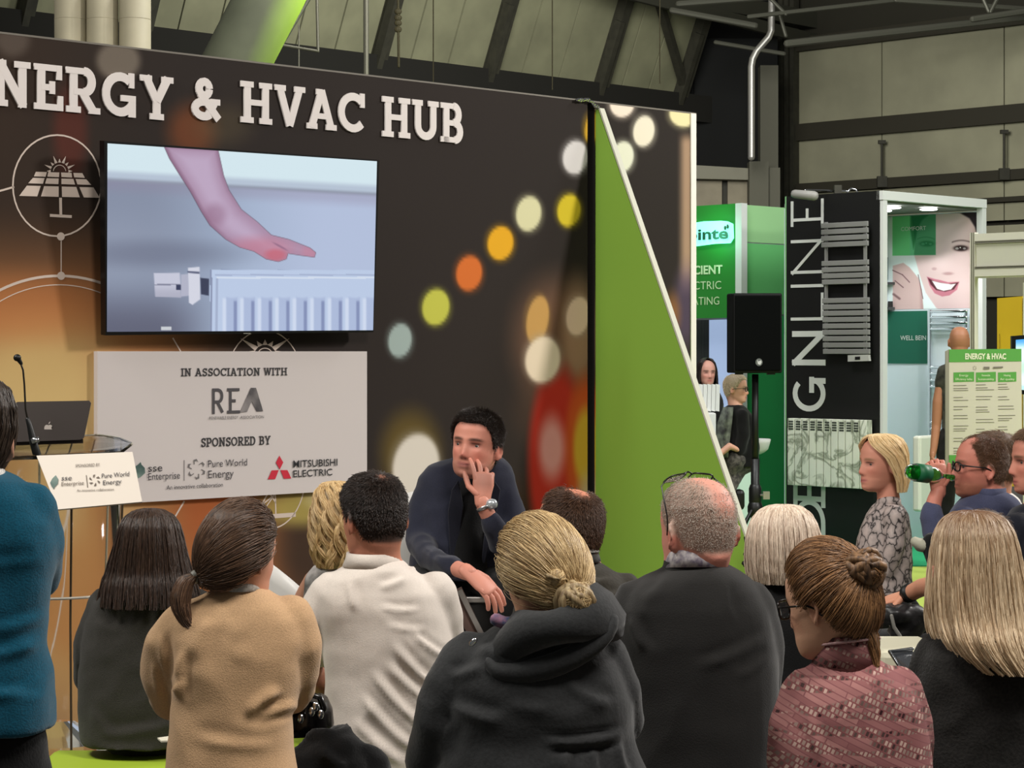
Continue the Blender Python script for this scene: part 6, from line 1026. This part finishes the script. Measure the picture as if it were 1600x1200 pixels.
sn, Msn, _b2, _t2 = person('person in a snakeskin print blouse with a blonde bob looking to the left', 9.2, dict(c=(1376, 726), yaw=112, pitch=3, s=1.0),
    [(783, 1372, 1404, .11, 0), (791, 1362, 1412, .14, 0), (802, 1354, 1418, .17, 0), (824, 1345, 1423, .2, 0), (850, 1338, 1425, .21, 0), (880, 1334, 1425, .22, 0), (905, 1338, 1425, .23, 0), (922, 1346, 1424, .24, 0)],
    arms=[dict(pts=[(1398, 805, -.1, .048), (1398, 850, -.12, .046), (1385, 893, -.1, .042), (1350, 880, -.02, .037), (1335, 868, .05, .028), (1325, 862, .07, .024)], skin=5, hand=dict(f=(-1, .2, .3), n=(.2, 0, -1)))],
    skin=(204, 140, 118), top=m_sn, topname='blouse', fem=True, neckr=.047, vox=.005, seat=.5, brow=(140, 108, 80), cheek=.5, legs=dict(mat=blk, yaw=100), eyes=dict(c=(70, 80, 84), gaze=(0, 1, .1)), wr=(.004, 10, (1, 1, 1)), lips=(188, 110, 104), jaw=.88, neck_to=(1389, 786),
    hair=dict(style='env', c1=(206, 170, 116), c2=(240, 216, 170), n=6500, clumps=24, start=.06, env=[(678, 1372, 1384, .01, 0, 0), (680, 1358, 1398, .045, 0, 0), (686, 1349, 1409, .072, 0, 14), (696, 1344, 1415, .092, 0, 32), (712, 1343, 1418, .1, 0, 62), (733, 1348, 1419, .1, 0, 76), (750, 1354, 1419, .096, 0, 84), (768, 1364, 1414, .085, 0, 90)]),
    collar=[(797, 782, 1369, 1408, .12, 0, m_sn, .02)])
# man drinking from the bottle
bz = fabric('slate_blazer', (72, 76, 102), -.08, 'noise', 300, .2)
dr, Mdr, _b3, _t3 = person('person in a slate blue blazer with glasses drinking from a green bottle', 8.2, dict(c=(1531, 731), yaw=92, pitch=4, s=1.02),
    [(768, 1520, 1572, .13, 0), (776, 1505, 1585, .16, 0), (788, 1494, 1594, .2, 0), (805, 1482, 1598, .22, 0), (835, 1474, 1600, .24, 0), (870, 1474, 1602, .25, 0), (910, 1476, 1604, .26, 0), (950, 1478, 1604, .27, 0)],
    arms=[dict(pts=[(1506, 812, -.1, .055), (1490, 850, -.14, .05), (1478, 858, -.16, .05), (1464, 835, -.16, .05), (1455, 806, -.15, .048), (1460, 782, -.14, .028), (1466, 766, -.13, .025)], skin=5, cuff=.25, hand=dict(w=(1466, 764, -.13), f=(-.05, .1, 1), n=(-.25, .95, .1), thumb=-1, curl=(60, 66, 70, 74), spread=4))],
    skin=(194, 124, 106), top=bz, topname='blazer', seat=.5, vox=.005, brow=(110, 80, 60), stubble=(130, 86, 60), eyes=dict(c=(60, 60, 60)), legs=dict(mat=blk, yaw=95), neckr=.06, folds=[(1455, 800, 1480, 845, 5, .006), (1500, 830, 1540, 850, 7, .005)],
    hair=dict(style='short', c1=(76, 52, 36), c2=(124, 92, 66), n=11000, len=.009, t=.004, recede=.012, bald=[(.03, .055, .1, .035, .05, .04), (-.03, .055, .1, .035, .05, .04), (0, -.045, .115, .03, .03, .02)]),
    collar=[(784, 762, 1518, 1572, .15, 0, bz, .0)])
glasses(dr, Mdr, w=.025, hgt=.016, thick=.0022)
bt = thing('beer_bottle', 'green glass bottle held up to the mouth of the person in slate blue', 'bottle', P(1455, 742, 8.05)); m_bot = mat('green_glass', (70, 196, 88), .06, trans=1, ior=1.15)
A0 = P(1423, 737, 8.02); A1 = P(1488, 746, 8.1); dv = (A1-A0).normalized(); Lb = (A1-A0).length
g_ = G(); g_.tube([A0+dv*Lb*q for q in (.03, .06, .5, .6, .68, .78, .97, 1.0)], [.029, .031, .031, .029, .02, .014, .0125, .0135], 22); g_.obj('glass', m_bot, bt, True)
g_ = G(); g_.tube([A0+dv*Lb*q for q in (.12, .42)], .0335, 22, ends=False); g_.obj('label', mat('dark_green_label', (20, 96, 60), .5), bt, True)
# man at the right edge
person('person in a dark navy jacket at the right edge facing left', 7.8, dict(c=(1622, 722), yaw=94, pitch=0, s=1.02),
    [(785, 1600, 1660, .14, 0), (794, 1585, 1675, .18, 0), (812, 1570, 1690, .22, 0), (840, 1562, 1695, .24, 0), (880, 1558, 1698, .25, 0), (940, 1556, 1700, .27, 0)],
    arms=[dict(pts=[(1590, 825, -.1, .06), (1576, 880, -.12, .055), (1570, 930, -.1, .05)])], skin=(196, 130, 110), top=fabric('dark_navy', (26, 28, 38)), seat=.5, vox=.005, brow=(100, 72, 54), eyes=dict(c=(60, 60, 60)), neckr=.062, legs=base_legs(yaw=95),
    hair=dict(style='short', c1=(92, 68, 50), c2=(136, 106, 80), n=4000, len=.02, t=.009))
# white shirt, brown hair behind
person('person in a white shirt with brown hair half hidden behind the bottle drinker', 9.2, dict(c=(1553, 723), yaw=60, s=1.0),
    [(770, 1535, 1580, .13, 0), (780, 1520, 1592, .17, 0), (800, 1512, 1602, .2, 0), (840, 1508, 1606, .22, 0), (900, 1508, 1606, .24, 0)], skin=(200, 144, 120), top=fabric('white_shirt', (224, 220, 214)), topname='shirt', legs=base_legs(yaw=5),
    hair=dict(style='short', c1=(84, 60, 42), c2=(132, 100, 72), n=5000, len=.03, t=.016))
# forearm with the watch: person hidden behind the long blonde
hd, Mh, _b4, _t4 = person('person in an olive top hidden behind the long blonde hair, forearm and black watch showing', 6.8, dict(c=(1534, 858), yaw=40, s=.98),
    [(905, 1512, 1566, .13, 0), (915, 1500, 1580, .17, 0), (935, 1490, 1592, .2, 0), (970, 1486, 1596, .22, 0), (1030, 1486, 1596, .24, 0), (1090, 1484, 1598, .26, 0)],
    arms=[dict(pts=[(1500, 950, -.05, .05), (1478, 945, .05, .045), (1462, 915, .25, .035), (1440, 918, .35, .03), (1416, 930, .42, .026)], skin=2, hand=dict(f=(-1, .3, -.35), n=(0, .2, -1), curl=(40, 40, 40, 40)))],
    skin=(200, 140, 112), top=fabric('olive_top', (70, 74, 58)), topname='top', legs=base_legs(yaw=60), hair=dict(style='short', c1=(70, 50, 38), c2=(100, 76, 60), n=1500, t=.01))
g_ = G(); g_.tube([P(1418, 928, 7.21), P(1424, 925, 7.19)], .031, 14, ends=False); g_.obj('watch', m_black, hd, True)
# leg and pale shoe of someone crossing legs in the aisle belongs to the drinker
g_ = G(); g_.tube([P(1512, 925, 8.0), P(1470, 872, 7.9), P(1458, 850, 7.92)], [.075, .055, .045], 14); g_.obj('trouser_leg', blk, dr, True)
g_ = G(); g_.tube([P(1462, 846, 7.95), P(1452, 853, 7.93), P(1436, 851, 7.92), P(1430, 846, 7.92)], [(.03, .03), (.036, .03), (.034, .024), (.026, .018)], 14, N0=(0, 0, 1)); part(g_.obj('shoe', mat('canvas_shoe', (170, 168, 150), .7), dr, True), 'pale canvas shoe')
# ---- people on the stands behind
gm, Mgm, _b5, _t5 = person('person with short grey hair and glasses in a black jacket seated on a bar stool', 17.6, dict(c=(1150, 608), yaw=-106, s=.98),
    [(632, 1138, 1160, .12, 0), (637, 1131, 1166, .16, 0), (648, 1125, 1175, .2, 0), (670, 1121, 1184, .22, 0), (700, 1120, 1187, .23, 0), (725, 1124, 1184, .24, 0)],
    arms=[dict(pts=[(1160, 648, -.1, .05), (1162, 680, -.13, .047), (1156, 704, -.12, .045), (1140, 697, -.18, .03), (1124, 710, -.2, .027)], skin=3, hand=dict(f=(-.7, -.2, -.6), n=(0, .2, -1)))],
    skin=(206, 156, 134), top=blk, seat=.82, vox=.0075, cvox=.013, pouf=False, brow=(150, 130, 110), legs=dict(mat=fabric('grey_trousers', (96, 92, 86), c2=(50, 48, 46), sc=40), yaw=70, hipz=.82, knees=[(1120, 760, .0), (1136, 766, -.1)], ankles=[(1122, 830, .0), (1140, 828, -.1)]),
    hair=dict(style='short', c1=(186, 166, 136), c2=(216, 200, 170), n=2500, len=.014, t=.009, r=.0012))
glasses(gm, Mgm, thick=.0016)
m_pl = mat('plaid', (120, 128, 116), .8, bscale=14, c2=(46, 46, 50)); g_ = G(); rr = []
for py, xl, xr in ((636, 1130, 1146), (660, 1121, 1144), (690, 1118, 1140), (715, 1120, 1138)): rr.append([P(xl+(xr-xl)*i/6, py, 17.42+.04*abs(i-3)/3) for i in range(7)]+[P(xl+(xr-xl)*i/6, py, 17.5) for i in range(6, -1, -1)])
g_.loft(rr); g_.obj('checked_shirt', m_pl, gm, True)
person('person with long dark hair behind the white counter on the green stand', 19.2, dict(c=(1104, 583), yaw=195, s=.98), [(607, 1092, 1116, .12, 0), (612, 1084, 1124, .16, 0), (625, 1078, 1130, .2, 0), (650, 1076, 1132, .22, 0), (700, 1078, 1130, .24, 0)],
    skin=(196, 144, 130), top=blk, topname='top', fem=True, vox=.008, cvox=.014, brow=(40, 28, 24), legs=dict(mat=blk, yaw=0), neckr=.048, seat=.62,
    hair=dict(style='env', c1=(22, 17, 16), c2=(46, 36, 34), n=2500, r=.0016, env=[(559, 1102, 1106, .01, 0, 0), (561, 1096, 1112, .05, 0, 30), (567, 1091, 1117, .09, 0, 50), (580, 1089, 1120, .1, 0, 62), (596, 1088, 1121, .1, 0, 66), (612, 1086, 1122, .1, 0, 70)]))
person('bald person in a dark patterned t-shirt standing behind the programme board', 17.0, dict(c=(1499, 534), yaw=-8, s=1.0), [(562, 1490, 1508, .12, 0), (566, 1480, 1516, .16, 0), (576, 1470, 1527, .2, 0), (600, 1468, 1530, .22, 0), (640, 1471, 1527, .22, 0), (690, 1474, 1524, .22, 0)],
    arms=[dict(pts=[(1475, 580, 0, .055), (1470, 600, .0, .052), (1466, 628, .0, .045), (1463, 665, .0, .037), (1459, 700, -.03, .028), (1457, 712, -.04, .025)], skin=2, hand=dict(f=(-.1, 0, -1), n=(1, 0, 0))), dict(pts=[(1523, 580, 0, .055), (1528, 600, 0, .052), (1532, 628, 0, .045), (1535, 665, 0, .037), (1537, 700, -.03, .028)], skin=2)],
    skin=(160, 110, 82), top=fabric('camouflage_shirt', (62, 62, 52), c2=(30, 30, 28), sc=22), topname='t_shirt', vox=.007, cvox=.012, neckr=.06, legs=dict(mat=blk, stand=True, hipz=.92))
# ================================================ SEATS, BAGS, STAGE FURNITURE
m_pad = mat('lime_pad', (158, 184, 52), .5, bump=.1, bscale=80); m_cube = mat('seat_white', (186, 180, 170), .55)
for i, (x, y, sz, rt) in enumerate(sorted(POUFS, key=lambda q: q[1])):
    if rt['label'].startswith('person in a dark grey cardigan') or sz > .55: continue
    who = rt['label'].replace('person ', 'one ', 1).split(' with ')[0].split(' half ')[0].split(', ')[0].split(' hidden ')[0].split(' facing ')[0]; po = thing('cube_seat', 'cube seat under the '+who, 'stool', (x, y, 0), 'cube seats under the audience')
    g = G(); g.abox(x-.2, x+.2, y-.19, y+.19, 0, sz-.045); g.obj('base', m_cube, po, bevel=.01); g = G(); g.abox(x-.2, x+.2, y-.19, y+.19, sz-.045, sz); g.obj('pad', m_pad, po, bevel=.015)
xg = lx(66, 6.4); bn = thing('bench', 'long bench with lime green pad under the dark grey cardigan', 'bench', (xg+.38, 6.3, 0)); g = G(); g.abox(xg, xg+.76, 6.05, 6.56, .44, .5); g.obj('pad', m_pad, bn, bevel=.02); g = G(); g.abox(xg+.02, xg+.74, 6.07, 6.54, 0, .44); g.obj('base', m_cube, bn, bevel=.01)
# speaker's case with aluminium edges
x0, x1, y0, y1, zt = lx(697, 8.0), lx(815, 8.0), 7.98, 8.45, .785
fc = thing('flight_case', 'black case with aluminium edges that the leaning speaker sits on', 'case', ((x0+x1)/2, 8.2, .165)); g = G(); g.abox(x0, x1, y0, y1, .17, zt); g.obj('box', mat('case_black', (26, 25, 23), .6), fc)
for a, b in (((x0, y0, zt), (x1, y0, zt)), ((x0, y0, .18), (x0, y0, zt)), ((x0, y0, zt), (x0, y1, zt)), ((x1, y0, .18), (x1, y0, zt))): g = G(); g.beam(a, b, .022, .022); g.obj('edge_strip', m_alu, fc, bevel=.004)
g = G(); g.ell((x0, y0, zt), (.026, .02, .02), nu=12, nv=8); g.obj('corner', m_chrome, fc, True)
g = G(); g.beam(P(710, 922, 7.93), P(752, 1008, 7.93), .055, .01, up=(0, 1, 0)); g.obj('brace', mat('brace_brown', (120, 98, 90), .45, .4), fc)
g = G(); g.beam(P(718, 922, 7.92), P(760, 1006, 7.92), .018, .016, up=(0, 1, 0)); g.obj('brace_lip', m_alu, fc)
g = G(); [g.ell(P(x, y, 7.918), (.006, .004, .006), nu=8, nv=5) for x, y in ((709, 930), (716, 949), (737, 1000))]; g.obj('rivet', m_chrome, fc)
g = G(); a = P(700, 1012, 7.5); b = P(800, 1012, 7.5); g.abox(a.x-.02, b.x, 7.45, 7.8, .165, a.z); tag(g.obj('white_cube_table', mat('cube_white', (206, 202, 196), .5), bevel=.012), 'low white cube standing in front of the black case', 'table')
# white shell chairs behind the audience
def shellchair(px, py, d, yaw, lab):
    t = thing('shell_chair', lab, 'chair', (lx(px, d), d, 0), 'white moulded chairs at the stage'); zs = P(0, py, d).z; R_ = Matrix.Rotation(math.radians(yaw), 4, 'Z'); o = V((lx(px, d), d, 0)); g = G(); nU, nV = 24, 12
    rows = []; vs_ = []
    for j in range(nV+1):
        v = j/nV; hgt = zs-.38 if j else 0; row = []
        for i in range(nU+1):
            u = -1+2*i/nU; a = u*PI*.62; hh = v**1.3*(.42-.26*abs(u)**1.7); r = .06+.21*min(1, v*2.2)**.6; row.append(o+(R_ @ V((r*math.sin(a), -r*math.cos(a)*.95, 0)))+Z*(.45+hh*(zs-.45)/.42*1.0))
        rows.append(row)
    g.add([p for r_ in rows for p in r_], [(j*(nU+1)+i, j*(nU+1)+i+1, (j+1)*(nU+1)+i+1, (j+1)*(nU+1)+i) for j in range(nV) for i in range(nU)])
    s_ = g.obj('shell', mat('chair_white', (216, 214, 210), .35), t, True); s_.modifiers.new('s', 'SOLIDIFY').thickness = .012
    g = G(); g.tube([o+Z*.425, o+Z*.46], [.2, .21], 24); g.obj('seat', mat('chair_white'), t, True)
    for k in range(4): a = R_ @ V((.22*(1 if k % 2 else -1), .22*(1 if k > 1 else -1), 0)); g = G(); g.tube([o+a*.4+Z*.43, o+a+Z*.01], [.014, .01], 8); g.obj('leg', m_chrome, t, True)
shellchair(470, 838, 7.5, -60, 'white moulded shell chair behind the beige jumper'); shellchair(645, 760, 8.75, 10, 'white moulded shell chair back rising behind the leaning speaker')
# handbag, coat, rucksack, leaflet, tablet
hb = thing('handbag', 'glossy black handbag with metal clasps between the beige jumper and the white polo', 'handbag', P(478, 1140, 5.5)); g = G(); rr = []
for y, w in ((1090, 20), (1094, 30), (1110, 38), (1130, 40), (1146, 38)): c = P(482, y, 5.5); hw = w*5.5/F; rr.append([c+V((hw*math.cos(t)*1.0, .07*math.sin(t), .006*math.sin(3*t))) for t in [2*PI*i/24 for i in range(24)]])
g.loft(rr); g.obj('bag_body', mat('patent_black', (12, 10, 10), .22), hb, True)
g = G(); g.tube([P(x, y, 5.42) for x, y in ((455, 1112), (470, 1096), (488, 1086), (500, 1090), (506, 1108))], .008, 8); g.obj('handle', mat('patent_black'), hb, True)
g = G(); [g.ell(P(x, y, 5.4), (.008, .006, .012), nu=8, nv=6) for x, y in ((470, 1123), (487, 1112), (493, 1104), (501, 1116))]; g.obj('clasp', m_chrome, hb, True)
g = G(); c = P(520, 1200, 5.35)
for q in ((0, 0, 0, .1, .09, .1), (-.06, 0, -.04, .08, .1, .1), (.07, 0, -.02, .07, .08, .085), (.03, -.02, .05, .05, .05, .04), (.0, 0, -.12, .13, .1, .1)): g.ell(c+V(q[:3]), q[3:], nu=16, nv=10)
me = remesh(g, .01, 3); cloth(me, [(470, 1150, 560, 1135, 6, .012), (500, 1170, 540, 1200, 6, .01)], .012, 12, 3); me.materials.append(blk); me.name = 'folded_coat'; tag(link('folded_coat', me, None, True), 'black coat heaped on the seat beside the white polo', 'coat')
g = G(); c = P(1408, 968, 7.2)
for q in ((-.02, 0, .02, .075, .07, .035), (.04, 0, -.0, .05, .06, .05), (-.06, .02, .03, .05, .05, .02), (.02, .02, -.04, .06, .06, .03)): g.ell(c+V(q[:3]), q[3:], nu=16, nv=10)
ru = thing('rucksack', 'black shiny rucksack on the white bench left of the long blonde hair', 'bag', P(1408, 990, 7.2)); me = remesh(g, .008, 3); cloth(me, [(1370, 950, 1430, 945, 4, .006), (1385, 960, 1410, 955, 4, .005)], .006, 16, 3); me.materials.append(mat('nylon_black', (34, 33, 34), .4, bump=.2, bscale=90)); link('bag_body', me, ru, True)
g = G(); g.tube([P(x, y, 7.08) for x, y in ((1393, 962), (1397, 980), (1405, 992), (1409, 999))], .006, 8); g.obj('strap', mat('strap_grey', (120, 118, 112), .5), ru, True)
g = G(); a = P(1355, 1003, 6.6); b = P(1405, 1003, 6.6); g.abox(a.x, b.x+.1, 6.4, 6.75, 0, a.z); tag(g.obj('white_low_bench', mat('bench_cream', (206, 202, 178), .5), bevel=.02), 'low cream bench behind the pink woven jacket', 'bench')
g = G(); g.prism([P(1389, 1018, 5.6), P(1425, 1013, 5.6), P(1440, 1060, 5.4), P(1425, 1072, 5.4)], (0, .01, .002)); tb_ = thing('tablet', 'dark tablet with silver edge held beside the black knit top', 'tablet', P(1410, 1040, 5.5)); g.obj('screen', mat('tablet_dark', (44, 46, 50), .2), tb_)
g = G(); g.tube([P(1426, 1014, 5.58), P(1390, 1018, 5.58), P(1427, 1074, 5.38)], .0045, 8); g.obj('edge', m_chrome, tb_, True)
g = G(); g.prism([P(246, 1155, 5.75), P(290, 1149, 5.75), P(300, 1158, 5.6), P(252, 1160, 5.65)], (0, 0, .004)); tag(g.obj('leaflet', mat('paper', (222, 216, 196), .7)), 'folded white paper lying on the lime bench beside the beige jumper', 'paper')
